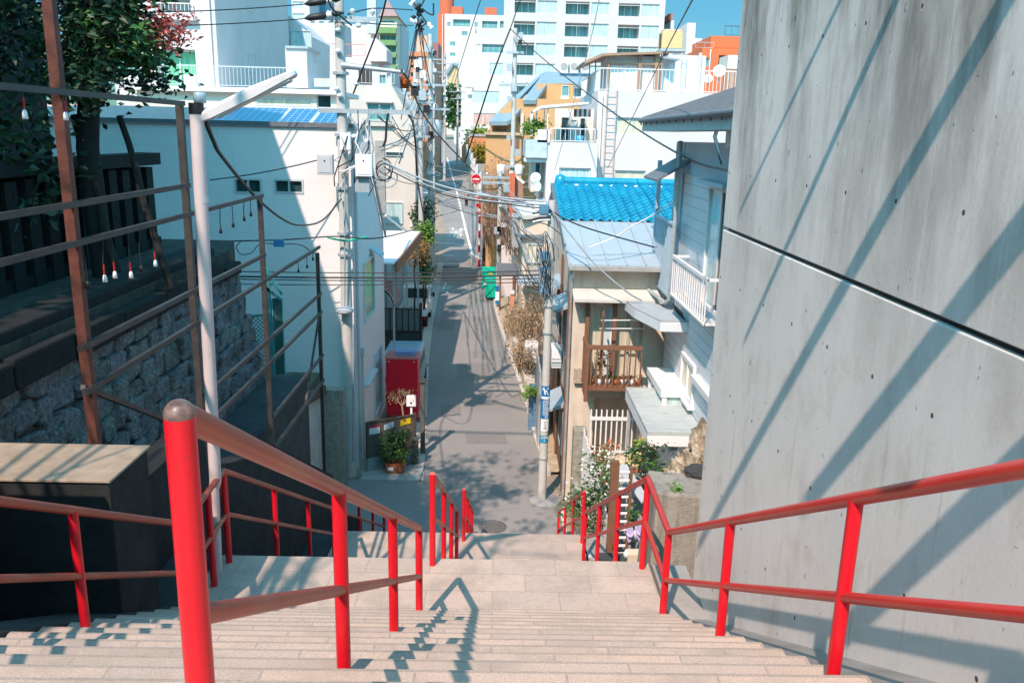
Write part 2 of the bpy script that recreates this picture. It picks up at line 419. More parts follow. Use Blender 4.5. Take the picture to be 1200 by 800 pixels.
# ---- stairs
RISE = 2.68/16
FL = [(1.75, 8.03, 6.35), (7.55, 5.35, 12.1), (13.35, 2.67, 17.95)]     # top edge Y, top z, last riser Y
def zland(i): return (8.03, 5.35, 2.67, 0.)[i]
prof = [(-6, 8.03)]
for ya, zt, yb in FL:
    t = (yb-ya)/15
    for k in range(16):
        y = ya+k*t; z = zt-k*RISE
        prof += [(y-.008, z), (y+.004, z-.003), (y+.011, z-.010), (y+.014, z-.022), (y+.014, z-.04), (y, z-.04), (y, z-RISE)]
prof[-1] = (prof[-1][0], -.2)
poly = prof+[(-6, -.2)]
g = G('granite step'); v = g.coord(); vb = g.coord(loc=(0, -.205, 0))
br = g.node('ShaderNodeTexBrick'); g.L.new(vb, br.inputs['Vector']); br.offset = .5
for k, val in (('Scale', 1.), ('Mortar Size', .006), ('Mortar Smooth', .1), ('Bias', 0.), ('Brick Width', .62), ('Row Height', .3067)): br.inputs[k].default_value = val
br.inputs['Color1'].default_value = (.56, .415, .32, 1); br.inputs['Color2'].default_value = (.39, .315, .265, 1); br.inputs['Mortar'].default_value = (.25, .205, .17, 1)
n1 = g.noise(v, 130, 2); n2 = g.noise(v, 2.2, 6, .7)
c1 = g.mix(.45, br.outputs['Color'], g.ramp(n1, [(.3, (.27, .21, .18)), (.7, (.68, .55, .46))]))
c2 = g.mix(g.math('MULTIPLY', g.ramp(n2, [(.36, 1.), (.55, 0.)]), .6), c1, (.31, .26, .21))
g.out(c2, .8, n1, .25, .006)
mb = MB(); mb.prism([(-2.74, y, z) for y, z in poly], (0, 0, 0), (4.3, 0, 0))
st = struct('stairs', mb, MT['granite step'])
# sloping stone kerb between the treads and the concrete wall, and along the left
g = mat('kerb stone', (.30, .285, .26), rough=.85, var=.2, scale=3, bump=.2)
def side(y, off):
    for i, (ya, zt, yb) in enumerate(FL):
        if y < ya-.15: return zt+off
        if y <= yb+.1: return max(zland(i+1)+off, zt+off-(y-ya+.15)*(2.68/(yb-ya+.25)))
    return off
yk = [-5.5, 1.6, 1.75, 6.3, 6.35, 6.44, 6.46, 7.4, 7.41, 12.1, 12.19, 12.21, 13.2, 13.22, 17.9, 18.05]
mb = MB(); mb.prism([(1.575, y, side(y, .05)) for y in yk if y <= 18.05]+[(1.575, 18.05, -.1), (1.575, -5.5, -.1)], (0, 0, 0), (.33, 0, 0))
struct('stair_kerb', mb, g)
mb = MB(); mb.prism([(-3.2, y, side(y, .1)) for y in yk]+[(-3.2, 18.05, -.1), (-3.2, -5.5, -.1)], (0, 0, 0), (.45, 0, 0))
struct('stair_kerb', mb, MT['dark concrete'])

# ---- big concrete retaining wall on the right
g = G('board marked concrete'); v = g.coord()
sep = g.node('ShaderNodeSeparateXYZ'); g.L.new(v, sep.inputs[0]); Yc, Zc = sep.outputs[1], sep.outputs[2]
big = g.noise(g.coord((1, .7, .35)), 1.1, 7, .65); st1 = g.noise(g.coord((1, 1.5, .32)), 1.5, 9, .7); st2 = g.noise(g.coord((1, 14, .5)), 1.0, 6, .75); fine = g.noise(v, 40, 6, .7); pits = g.noise(v, 16, 3, .5)
base = g.ramp(big, [(.3, (.62, .61, .57)), (.5, (.76, .75, .705)), (.72, (.82, .80, .75))])
base = g.mix(.3, base, g.ramp(fine, [(.3, (.44, .44, .42)), (.7, (.72, .71, .68))]))
hz = g.math('MULTIPLY', g.math('SUBTRACT', Zc, 8.3), .5, True)          # weather streaks run down from the coping
stain = g.math('MULTIPLY', g.ramp(st1, [(.42, 0.), (.62, 1.)]), g.math('ADD', g.math('MULTIPLY', hz, .85), .06))
base = g.mix(stain, base, (.16, .15, .128))
stain2 = g.math('MULTIPLY', g.math('MULTIPLY', g.ramp(st2, [(.58, 0.), (.72, 1.)]), g.ramp(g.noise(v, .9, 4), [(.45, 0.), (.6, 1.)])), .45)
base = g.mix(stain2, base, (.20, .165, .13))
blot = g.math('MULTIPLY', g.ramp(g.noise(g.coord((1, 1, .7), loc=(3, 7, 1)), 1.9, 9, .75), [(.5, 0.), (.68, 1.)]), .5); base = g.mix(blot, base, (.42, .39, .32))
pit = g.ramp(pits, [(.25, 1.), (.29, 0.)])
base = g.mix(g.math('MULTIPLY', pit, .7), base, (.10, .095, .085))
fy = g.math('ABSOLUTE', g.math('SUBTRACT', g.math('FRACT', g.math('MULTIPLY', Yc, 1/.6)), .5))      # shutter board joints
jl = g.math('LESS_THAN', fy, .006); base = g.mix(g.math('MULTIPLY', jl, g.math('ADD', g.math('MULTIPLY', st1, .9), .0)), base, (.72, .70, .66))
ty = g.math('ABSOLUTE', g.math('SUBTRACT', g.math('FRACT', g.math('ADD', g.math('MULTIPLY', Yc, 1/.6), .5)), .5))
tz = g.math('ABSOLUTE', g.math('SUBTRACT', g.math('FRACT', g.math('MULTIPLY', g.math('ADD', Zc, -.02), 1/.8773)), .5))
rr = g.math('SQRT', g.math('ADD', g.math('POWER', g.math('MULTIPLY', ty, .6), 2), g.math('POWER', g.math('MULTIPLY', tz, .85), 2)))
hole = g.math('LESS_THAN', rr, .0125); ring = g.math('LESS_THAN', rr, .02)
base = g.mix(g.math('MULTIPLY', ring, .35), base, (.70, .68, .64)); base = g.mix(hole, base, (.09, .085, .08))
hgt = g.math('SUBTRACT', g.math('ADD', g.math('MULTIPLY', fine, .25), g.math('MULTIPLY', big, .5)), g.math('ADD', g.math('MULTIPLY', hole, 1.), g.math('MULTIPLY', jl, .15)))
g.out(base, .88, hgt, .35, .015)
rt = thing('retaining_wall', 'tall stained grey concrete wall with a slanting joint along the right of the stairs', 'wall', (2.3, 1, 0))
def vwall(y0, y1, z0, z1, x=1.9, t=.5):
    mb = MB(); mb.box(x, x+t, y0, y1, z0, z1); return mb
vwall(-7, 7.05, -.1, 8.755).build('lower_panel', MT['board marked concrete'], rt, .006)
vwall(-7, 7.05, 8.785, 11.95).build('upper_panel', MT['board marked concrete'], rt, .006)
vwall(-6.95, 7.0, 8.70, 8.83, 1.935, .4).build('joint_filler', MT['black steel'], rt)
mb = MB(); mb.box(2.42, 30, -40, 6.9, -.1, 11.9); struct('upper_ground', mb, MT['dry soil'])
# ---- shrine precinct ground on the left
mb = MB(); mb.prism([(-4.3, -40, 0), (-4.3, 13.2, 0), (-4.6, 14.4, 0), (-30, 14.4, 0), (-30, -40, 0)], (0, 0, -.1), (0, 0, 7.5)); struct('upper_ground', mb, mat('leaf litter', (.05, .045, .035), rough=1, var=.5, scale=6, bump=.4))
mb = MB(); mb.box(-9, -4.66, 14.4, 21.0, -.1, 3.3); struct('upper_ground', mb, mat('mossy ground', (.09, .10, .07), rough=1, var=.4, scale=4, bump=.4))
mb = MB(); mb.box(-4.3, -3.42, 5.5, 14.4, -.1, 5.2); struct('ditch', mb, MT['dark concrete'])
mb = MB(); mb.box(2.0, 4.18, 12.5, 20.3, -.1, 1.0); struct('yard', mb, mat('yard concrete', (.36, .34, .31), rough=.9, var=.25, scale=3, bump=.2))
for y, lab in ((26.4, 'rusty steel drain grate in the pale gutter beside the red cabinet'), (33.2, 'rusty steel drain grate in the pale gutter further up the street')):
    x = ip(XL, y)-.36; t = thing('drain_grate', lab, 'drain grate', (x, y, .03)); MB().box(x, x+.32, y, y+.5, .031, .036).build('frame', MT['cast iron'], t)
    mb = MB()
    for i in range(8): mb.box(x+.03, x+.29, y+.03+i*.058, y+.06+i*.058, .0361, .046)
    mb.build('bars', MT['cast iron'], t)
# ================================================================ FOREGROUND: red handrails
g = G('red rail post'); v = g.coord(); n1 = g.noise(v, 3, 6); n2 = g.noise(v, 60, 4, .7)
c = g.ramp(n1, [(.3, (.60, .004, .013)), (.7, (.68, .008, .020))])
c = g.mix(g.ramp(n2, [(.665, 0.), (.70, 1.)]), c, (.10, .03, .02)); g.out(c, .34, n2, .12, .004, spec=.5)
g = G('worn red rail'); v = g.coord((1, .35, .35)); n1 = g.noise(v, 5, 7, .7); n2 = g.noise(g.coord(), 50, 5, .7)
c = g.ramp(n1, [(.35, (.28, .06, .03)), (.52, (.38, .055, .028)), (.7, (.38, .13, .07))])
c = g.mix(g.ramp(n2, [(.62, 0.), (.72, .7)]), c, (.20, .05, .03)); g.out(c, .42, n2, .15, .004, spec=.45)
g = G('bright red rail'); v = g.coord((1, .35, .35)); n1 = g.noise(v, 5, 7, .7); n2 = g.noise(g.coord(), 50, 5, .7)
c = g.ramp(n1, [(.35, (.56, .022, .018)), (.7, (.60, .055, .03))])
c = g.mix(g.ramp(n2, [(.64, 0.), (.72, .6)]), c, (.25, .05, .03)); g.out(c, .38, n2, .12, .004, spec=.45)
g = G('bare worn cap'); v = g.coord(); n1 = g.noise(v, 22, 6, .7)
g.out(g.ramp(n1, [(.35, (.07, .035, .03)), (.6, (.22, .15, .13))]), .38, n1, .2, .004)
PR_, RR_, MR_ = .0305, .029, .024
SL = .556
def rail(label, X, posts, flip, group, links=(), cat='handrail', elbow=False, railm='worn red rail', rad=PR_):
    """posts: list of (Y, base z, top z); rails run between consecutive posts"""
    r = thing('handrail', label, cat, (X, posts[0][0], posts[0][1]), group)
    for i, (y, zb, zt) in enumerate(posts):
        MB().tube([(X, y, zb-.03), (X, y, zt-(.006 if (elbow and i == 0) else 0))], rad, 18).build('post', MT['red rail post'], r)
    top = [Vector((X, y, zt)) for y, zb, zt in posts]
    if elbow:
        a = top[0]; d = (top[1]-a).normalized()
        arc = [a+Vector((0, 0, -.036)), a+Vector((0, .001, -.02)), a+Vector((0, .006, -.006)), a+Vector((0, .018, .001)), a+d*.045]
        MB().ball(a, rad*1.012, 20, 12).build('end_cap', MT['bare worn cap'], r)
    MB().tube(top, RR_*rad/PR_, 16).build('top_rail', MT[railm], r)
    mid = [Vector((X, y, zt-(.50 if zt-zb > .905 and 0 else .45))) for y, zb, zt in posts]
    MB().tube(mid, MR_*rad/PR_, 14).build('mid_rail', MT[railm], r)
    return r
def nz(y):                                   # tread height under a post
    for ya, zt, yb in FL:
        if ya < y < yb: return zt-math.ceil((y-ya)/((yb-ya)/15))*RISE
    return 8.03 if y < 2 else 5.35 if y < 8 else 2.67 if y < 14 else 0.
def seq(Y0, ztop, ys, zlast=None):
    out = []
    for y in ys: out.append((y, nz(y), ztop-SL*(y-Y0)))
    return out
f1 = seq(1.57, 8.945, (1.57, 3.11, 4.73, 6.38)); f2 = seq(7.42, 6.31, (7.42, 9.08, 10.7, 12.3)); f3 = seq(13.05, 3.62, (13.05, 14.7, 16.35, 18.0))
GR = 'red handrails of the stone stairs'
rail('thick worn red handrail dividing the stairs, its tall rounded end post nearest the viewer', -.63, f1, 0, GR, elbow=True)
rail('middle red handrail starting on the first landing, seen through the gap beyond the nearest rail', -.60, f2, 0, GR)
rail('lowest red handrail in the middle of the stairs, ending on the road', -.52, f3, 0, GR)
up = seq(1.57, 8.98, (-1.6, 0.0))
rail('long red handrail beside the concrete wall, bending upward across the first landing', 1.48, [(0.0, 8.03, 8.99)]+f1+f2, 0, GR, railm='bright red rail')
rail('short red handrail at the lower right, in front of the flowering bush', 1.53, f3, 0, GR, railm='bright red rail')
rail('red handrail in shade along the dark wall at the left edge of the stairs', -2.6, [(0.0, 8.03, 9.0)]+f1+[(6.98, 5.35, 6.29)]+f2, 0, GR)
rail('far left red handrail beside the lowest flight, half hidden behind the nearer rails', -2.6, f3, 0, GR)

# ---------------------------------------------------------------- street lamp on the landing
g = mat('pale pink grey paint', (.58, .48, .47), rough=.45, var=.08, scale=3)
lp = thing('street_lamp', 'pale grey street lamp post with a slanting flat lamp head on the first landing', 'street lamp', (-2.66, 7.25, 5.35))
MB().tube([(-2.66, 7.25, 5.35), (-2.64, 7.25, 6.2), (-2.62, 7.25, 6.28), (-2.57, 7.25, 9.6)], [.047, .047, .054, .057], 20).build('pole', g, lp)
MB().tube([(-2.57, 7.25, 9.6), (-2.569, 7.25, 9.69)], .061, 20).build('pole_cap', MT['black steel'], lp)
MB().tube([(-2.57, 7.26, 8.86), (-2.57, 7.26, 8.91)], .0605, 20).build('band', MT['galvanised'], lp)
h = MB(); a = Vector((-2.54, 7.27, 9.56)); b = Vector((-1.74, 7.32, 9.955)); d = (b-a).normalized(); up = Vector((-d.z, 0, d.x)); s_ = Vector((0, 1, 0))
poly = []
for t, w, hh in ((0, .05, .028), (.1, .075, .05), (.55, .085, .055), (.97, .075, .03), (1, .05, .018)):
    poly.append([a.lerp(b, t)+s_*x*w+up*y*hh for x, y in ((-1, -.7), (1, -.7), (1, .5), (.7, 1), (-.7, 1), (-1, .5))])
V = [p for q in poly for p in q]; k = 6
h.add(V, [(i*k+j, i*k+(j+1) % k, (i+1)*k+(j+1) % k, (i+1)*k+j) for i in range(4) for j in range(k)]+[tuple(range(k)), tuple(range(4*k, 5*k))])
h.build('lamp_head', mat('lamp grey', (.60, .57, .57), rough=.4, var=.05), lp)
h = MB(); h.bar(a.lerp(b, .14)-up*.043, a.lerp(b, .93)-up*.034, .13, .014, up=(-d.z, 0, d.x)); h.build('diffuser', mat('lamp diffuser', (.48, .50, .52), rough=.3, var=.03), lp)
MB().bar(a-d*.05, a+d*.1, .05, .05).build('bracket', MT['galvanised'], lp)
MB().lathe((-2.53, 7.24, 9.69), [(.0, .09), (.045, .085), (.05, .06), (.05, 0), (0, 0)], 16).build('light_sensor', mat('sensor blue grey', (.30, .42, .48), rough=.3), lp)

# ---------------------------------------------------------------- tall brown steel fence on the left
ru = mat('rusty steel', (.11, .034, .022), rough=.7, var=.4, scale=9, bump=.2)
fe = thing('steel_fence', 'tall rusty steel post and rail fence above the dark wall on the left', 'fence', (-3.25, 6.2, 5.2))
for Y, z0, z1, w in ((6.36, 5.5, 11.6, .075), (8.7, 5.3, 9.74, .065), (11.35, 4.6, 8.6, .06), (14.77, 2.9, 7.36, .06)):
    mb = MB(); mb.box(-3.25-w/2, -3.25+w/2, Y-w/2, Y+w/2, z0, z1); mb.build('post', ru if Y < 7 else MT['dark steel'], fe)
gs = mat('rail steel', (.05, .044, .042), rough=.5, var=.3, scale=6, metal=.3)
for z, ya, yb in ((9.72, 2.2, 8.7), (8.91, 2.2, 8.7), (8.62, 2.2, 11.35), (7.82, 6.2, 11.32), (7.47, 6.2, 14.77), (6.63, 8.73, 14.77), (6.29, 8.73, 14.77), (5.48, 11.35, 14.77), (5.0, 11.35, 14.77)):
    mb = MB(); mb.bar((-3.21, ya, z), (-3.21, yb, z), .042, .046); mb.build('rail', gs, fe)
mb = MB(); mb.bar((-3.24, 13.4, 4.95), (-3.24, 14.74, 6.28), .035); mb.build('brace', MT['dark steel'], fe)
mb = MB(); mb.bar((-3.24, 6.24, 7.5), (-3.24, 8.68, 6.2), .04); mb.build('brace', gs, fe)
# string of bulbs hanging from the fence rails
k = 0
def bulb(Y, z, l, c, sw=.0):
    b = thing('party_bulb', '', 'bulb', (-3.19, Y, z-l))
    MB().tube([(-3.19, Y, z), (-3.19+sw*.3, Y+sw, z-l*.5), (-3.19, Y+sw*1.4, z-l+.05)], .0055, 5).build('lead', MT['cable'], b)
    if c is not MT['cable']: MB().tube([(-3.19, Y+sw*1.2, z-l+.13), (-3.19, Y+sw*1.4, z-l+.045)], .008, 7).build('sleeve', c, b)
    MB().lathe((-3.19, Y+sw*1.4, z-l-.01), [(.0, 0), (.019, .0), (.016, .04), (.009, .06), (0, .06)], 10).build('socket', MT['white plastic'] if c is not MT['cable'] else MT['black steel'], b)
    return b
redc = mat('red lead', (.42, .02, .02), rough=.6)
for px, py, Z0, l, c, lab in ((28, 120, 9.70, .17, redc, 'white bulb socket on a red lead hanging at the far left picture edge'),
    (77, 122, 9.70, .17, redc, 'white bulb socket hanging from the top fence rail just right of the rusty post'),
    (97, 290, 8.6, .33, MT['cable'], 'leftmost white socket of the row hanging from the middle rail of the dark fence'),
    (121, 290, 8.6, .33, redc, 'second white socket from the left hanging from the middle rail of the dark fence'),
    (131, 290, 8.6, .33, redc, 'white socket hanging close beside another, third from the left on the middle rail'),
    (150, 280, 8.6, .38, redc, 'white socket on the longest red lead, fourth on the middle fence rail'),
    (164, 280, 8.6, .36, MT['cable'], 'white socket on a dark lead between two with red leads on the middle rail'),
    (179, 275, 8.6, .36, redc, 'rightmost white socket on a red lead hanging from the middle rail'),
    (258, 245, 8.6, .27, MT['cable'], 'black socket hanging lowest under the fence rail before the shaded white house'),
    (272, 243, 8.6, .25, MT['cable'], 'black socket second from the lamp post before the shaded white house'),
    (286, 240, 8.6, .22, MT['cable'], 'black socket third from the lamp post before the shaded white house'),
    (294, 240, 8.6, .19, MT['cable'], 'black socket hanging nearest the third fence post'),
    (286, 345, 7.45, .26, MT['cable'], 'black socket hanging alone under the lower rail beside the end of the stone wall'),
    (349, 312, 7.45, .16, MT['cable'], 'black socket under the sloping rail line, left of a pair near the last fence post'),
    (360, 308, 7.45, .18, MT['cable'], 'black socket longest of the pair near the last fence post'),
    (367, 305, 7.45, .12, MT['cable'], 'black socket right beside the last fence post')):
    b = bulb(PX(px, py, -3.19).y, Z0, l, c, random.uniform(-.02, .03)); b['label'] = lab; b['group'] = 'bulb sockets on the fence'

# ---------------------------------------------------------------- stone retaining wall
def stone_mat():
    g = G('rubble stone'); v = g.coord(); n = g.noise(v, 2.2, 6, .7); n2 = g.noise(v, 22, 6, .7)
    vo = g.node('ShaderNodeTexVoronoi'); g.L.new(g.coord((1, 1, 1.15)), vo.inputs['Vector']); vo.inputs['Scale'].default_value = 2.35
    c = g.ramp(n2, [(.32, (.05, .053, .055)), (.5, (.125, .135, .14)), (.7, (.25, .255, .255))])
    c = g.mix(.35, c, vo.outputs['Color'], 'OVERLAY'); c = g.mix(g.ramp(n, [(.5, 0.), (.65, .8)]), c, (.05, .055, .045))
    hs = g.node('ShaderNodeHueSaturation'); hs.inputs['Saturation'].default_value = .25; g.L.new(c, hs.inputs['Color'])
    return g.out(hs.outputs['Color'], .9, n2, .8, .03)
sm = stone_mat()
w = thing('stone_wall', 'rough rubble stone retaining wall with a thick dark coping in the shade on the left', 'wall', (-4.2, 9, 4))
def wx(z): return -4.34+(7.6-z)*.075
def wyend(z): return 13.3+(7.6-z)*.42
mb = MB(); mb.prism([(wx(4.1)-.05, 3, 4.1), (wx(7.3)-.05, 3, 7.3), (-5.6, 3, 7.3), (-5.6, 3, 4.1)], (0, 0, 0), (0, 1, 0))
for i in range(4): mb.v[4+i] = (mb.v[4+i][0], wyend(mb.v[4+i][2])-.12, mb.v[4+i][2])
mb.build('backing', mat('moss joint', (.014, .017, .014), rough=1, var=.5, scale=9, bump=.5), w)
rg = random.Random(21); mb = MB(); z = 4.15; se = lambda c, e: math.copysign(abs(c)**e, c)
while z < 7.2:
    hh = rg.uniform(.23, .36); hh = min(hh, 7.26-z); y = 3.0+rg.uniform(0, .3); ye = wyend(z+hh/2)
    while y < ye-.1:
        ww = min(rg.uniform(.24, .52), ye-y); split = hh > .3 and rg.random() < .25
        for (cz, h2) in (((z+hh*.27, hh*.25), (z+hh*.76, hh*.23)) if split else ((z+hh/2, hh*.47),)):
            cy = y+ww/2+rg.uniform(-.02, .02); cz += rg.uniform(-.03, .03); sh_ = rg.uniform(-.25, .25); tl = rg.uniform(-.35, .35); pr = rg.uniform(-.02, .03); seed = Vector((cy*3.1, cz*2.7, 0)); V = []
            for i in range(10):
                ph = -math.pi/2+math.pi*i/9
                for k in range(14):
                    t = 2*math.pi*k/14; X_ = se(math.cos(ph), .3)*se(math.cos(t), .3)*.10; Y_ = se(math.cos(ph), .28)*se(math.sin(t), .3)*ww*.5; Z_ = se(math.sin(ph), .28)*h2*1.07
                    n_ = noise.noise(seed+Vector((X_*7, Y_*7, Z_*7)))*.042+noise.noise(seed+Vector((X_*23, Y_*23, Z_*23)))*.014
                    V.append((wx(cz)-.06+pr+X_+n_+abs(n_)*.4, cy+Y_+Z_*sh_+n_*.8, cz+Z_+Y_*tl*.5+n_*.6))
            mb.add(V, [(i*14+k, i*14+(k+1) % 14, (i+1)*14+(k+1) % 14, (i+1)*14+k) for i in range(9) for k in range(14)], False)
        y += ww
    z += hh
mb.build('stone_face', sm, w)
cp = mat('shade dark mossy coping', (.008, .0095, .009), rough=.95, var=.45, scale=5, bump=.6)  # coping and fence pillars carry their deep shade in this near-black colour
mb = MB(); y = 3.0
while y < 12.2:
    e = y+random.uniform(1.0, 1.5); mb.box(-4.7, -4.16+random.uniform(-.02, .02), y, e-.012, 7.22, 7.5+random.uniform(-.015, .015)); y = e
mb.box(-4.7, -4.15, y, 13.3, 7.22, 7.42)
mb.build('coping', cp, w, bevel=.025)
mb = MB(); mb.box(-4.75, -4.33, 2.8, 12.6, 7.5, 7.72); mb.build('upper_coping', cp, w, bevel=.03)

# dark block and side walls along the stairs
dk = mat('concrete darkened as shade', (.017, .019, .019), rough=.95, var=.5, scale=3, bump=.4)  # shade of the block and side walls is put into this near-black colour
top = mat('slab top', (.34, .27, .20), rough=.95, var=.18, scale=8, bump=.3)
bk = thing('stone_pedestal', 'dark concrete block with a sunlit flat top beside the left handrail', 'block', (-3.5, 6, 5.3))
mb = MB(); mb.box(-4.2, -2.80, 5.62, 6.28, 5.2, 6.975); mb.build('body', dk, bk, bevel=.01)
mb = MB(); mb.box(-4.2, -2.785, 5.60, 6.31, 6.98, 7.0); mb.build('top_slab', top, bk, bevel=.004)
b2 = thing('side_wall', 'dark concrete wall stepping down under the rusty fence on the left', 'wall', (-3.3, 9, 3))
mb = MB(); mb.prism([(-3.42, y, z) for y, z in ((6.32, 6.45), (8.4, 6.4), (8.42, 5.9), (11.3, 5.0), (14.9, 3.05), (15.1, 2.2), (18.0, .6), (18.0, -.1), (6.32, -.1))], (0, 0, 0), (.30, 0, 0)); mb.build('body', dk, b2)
b3 = thing('side_wall', 'wall block out of view, added beside the left handrail to shade the pedestal front', 'wall', (-3.5, 2, 5.3))  # added and sized to keep the sun off the block's front
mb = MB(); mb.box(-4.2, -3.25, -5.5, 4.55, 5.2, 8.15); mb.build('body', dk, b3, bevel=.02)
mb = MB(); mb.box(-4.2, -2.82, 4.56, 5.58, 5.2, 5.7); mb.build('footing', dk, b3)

# shrine stone fence and timber hall behind, deep in the shade
tb_ = mat('shade dark timber', (.011, .010, .009), rough=.9, var=.4, scale=3, stretch=(1, 1, .2))  # near-black base colour holds the deep shade of the precinct
sf = thing('stone_fence', 'dark low stone fence of square pillars behind the trees above the rubble wall', 'fence', (-5.6, 9, 7.4))
for i in range(24):
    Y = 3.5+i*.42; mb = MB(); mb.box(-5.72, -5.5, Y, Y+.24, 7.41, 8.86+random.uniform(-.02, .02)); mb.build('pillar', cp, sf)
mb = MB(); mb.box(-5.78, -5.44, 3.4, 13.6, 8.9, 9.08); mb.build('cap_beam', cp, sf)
MB().box(-5.85, -5.81, 2, 13.6, 7.405, 9.0).build('backing', tb_, sf)  # dark sheet added behind the pillars so the gaps read as shade
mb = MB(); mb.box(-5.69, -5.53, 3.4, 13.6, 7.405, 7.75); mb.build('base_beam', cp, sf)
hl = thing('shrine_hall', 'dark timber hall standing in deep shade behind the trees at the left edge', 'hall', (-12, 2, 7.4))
tb = mat('shade dark timber', (.011, .010, .009), rough=.9, var=.4, scale=3, stretch=(1, 1, .2))
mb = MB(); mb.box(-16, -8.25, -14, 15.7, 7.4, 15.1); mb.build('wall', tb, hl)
mb = MB(); mb.prism([(-18, -16, 15.3), (-8.02, -16, 15.3), (-8.02, -16, 15.65), (-12, -16, 17.9), (-18, -16, 15.65)], (0, 0, 0), (0, 35.5, 0)); mb.build('roof', mat('hall roof', (.06, .075, .07), rough=.7, var=.2), hl)

# ---------------------------------------------------------------- trees
def foliage(mb, centres, n, size, spread, asp=.5):
    for _ in range(n):
        c, r = random.choice(centres)
        p = Vector((random.gauss(0, 1), random.gauss(0, 1), random.gauss(0, .75)))*r*spread
        mb.leaf(Vector(c)+p, size, asp=asp)
def limb(mb, p, q, r0, r1, wob=.12, n=6):
    p = Vector(p); q = Vector(q); pts = []; L = (q-p).length
    for i in range(n+1):
        t = i/n; o = Vector((noise.noise(p*3+Vector((t*3, 0, 0))), noise.noise(p*3+Vector((0, t*3, 9))), noise.noise(p*2+Vector((4, t*3, 0)))))*wob*L*math.sin(math.pi*t)
        pts.append(p.lerp(q, t)+o)
    mb.tube(pts, [r0+(r1-r0)*i/n for i in range(n+1)], 8); return pts
t = thing('evergreen_tree', 'dark broadleaf evergreen at the top left with reddish young leaves at its branch tips', 'tree', (-5.05, 10.6, 7.5))
mb = MB(); tr = limb(mb, (-5.05, 10.6, 7.4), (-5.25, 10.8, 12.5), .16, .10, .05)
ends = []
for q in ((-4.3, 10.2, 11.2), (-4.3, 11.0, 10.6), (-4.2, 9.6, 11.8), (-6.4, 10, 12.4), (-6.0, 11.8, 11.4), (-4.2, 10.8, 10.9), (-4.0, 11.5, 12.2), (-4.4, 10.3, 10.5), (-7.2, 10.8, 11.5)):
    b = limb(mb, (-5.15, 10.7, random.uniform(9.8, 11.4)), q, .05, .012, .1); ends.append(b)
    for _ in range(6):
        s = random.choice(b[2:]); limb(mb, s, s+Vector((random.gauss(0, .4), random.gauss(0, .4), random.gauss(0, .3))), .014, .004, .1, 3)
mb.build('trunk', MT['bark'], t)
limb(mb2 := MB(), (-4.78, 10.4, 7.5), (-5.3, 10.7, 9.6), .06, .05, .03); mb2.build('trunk', MT['bark'], t)
limb(mb2 := MB(), (-4.15, 10.4, 7.5), (-4.75, 10.7, 9.6), .05, .04, .03); mb2.build('trunk', MT['bark'], t)
mb = MB()
C = [((-5.4+random.uniform(-1.9, .55), 10.7+random.uniform(-1.3, 1.3), random.uniform(10.1, 12.6)), .36) for _ in range(44)]
C += [((-4.75+random.uniform(-.7, .45), 10.5+random.uniform(-.6, .6), random.uniform(9.85, 11.2)), .25) for _ in range(26)]
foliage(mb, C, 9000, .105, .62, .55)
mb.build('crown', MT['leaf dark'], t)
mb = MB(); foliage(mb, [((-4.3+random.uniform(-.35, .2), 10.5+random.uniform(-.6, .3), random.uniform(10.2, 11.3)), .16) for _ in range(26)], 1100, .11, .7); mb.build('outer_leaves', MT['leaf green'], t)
mb = MB(); foliage(mb, [(PY(x, y, 10.3), .12) for x, y in ((190, 28), (203, 36), (212, 22), (207, 50), (200, 45), (185, 20), (178, 40), (215, 40))], 300, .085, .7, .32); mb.build('red_tips', MT['leaf red'], t)
t = thing('evergreen_tree', 'black silhouetted evergreen filling the top left corner behind the first fence post', 'tree', (-6.9, 9.0, 7.5))
mb = MB(); limb(mb, (-6.9, 9.0, 7.4), (-7.0, 9.2, 13), .2, .1, .04)
for _ in range(14): limb(mb, (-6.95, 9.1, random.uniform(9, 12)), (-6.9+random.gauss(0, 1.3), 9+random.gauss(0, 1.3), random.uniform(9, 13)), .05, .01)
mb.build('trunk', MT['bark'], t)
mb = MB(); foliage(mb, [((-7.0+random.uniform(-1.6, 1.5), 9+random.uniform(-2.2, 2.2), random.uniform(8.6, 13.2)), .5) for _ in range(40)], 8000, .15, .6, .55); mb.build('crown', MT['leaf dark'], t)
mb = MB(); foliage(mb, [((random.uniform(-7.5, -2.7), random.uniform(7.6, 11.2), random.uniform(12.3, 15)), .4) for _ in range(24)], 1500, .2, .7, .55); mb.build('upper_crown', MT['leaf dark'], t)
t = thing('evergreen_tree', 'unseen evergreen canopy added above the frame to darken the shrine ground', 'tree', (-9.5, 3, 7.5))  # canopy out of view, added to block skylight from the shrine ground
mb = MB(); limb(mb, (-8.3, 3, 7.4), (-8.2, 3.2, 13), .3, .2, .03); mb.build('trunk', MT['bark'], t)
mb = MB(); foliage(mb, [((random.uniform(-9.4, -6.4), random.uniform(1.5, 8.6), random.uniform(12.4, 15)), .6) for _ in range(40)], 5000, .3, .7, .6); mb.build('crown', MT['leaf dark'], t)
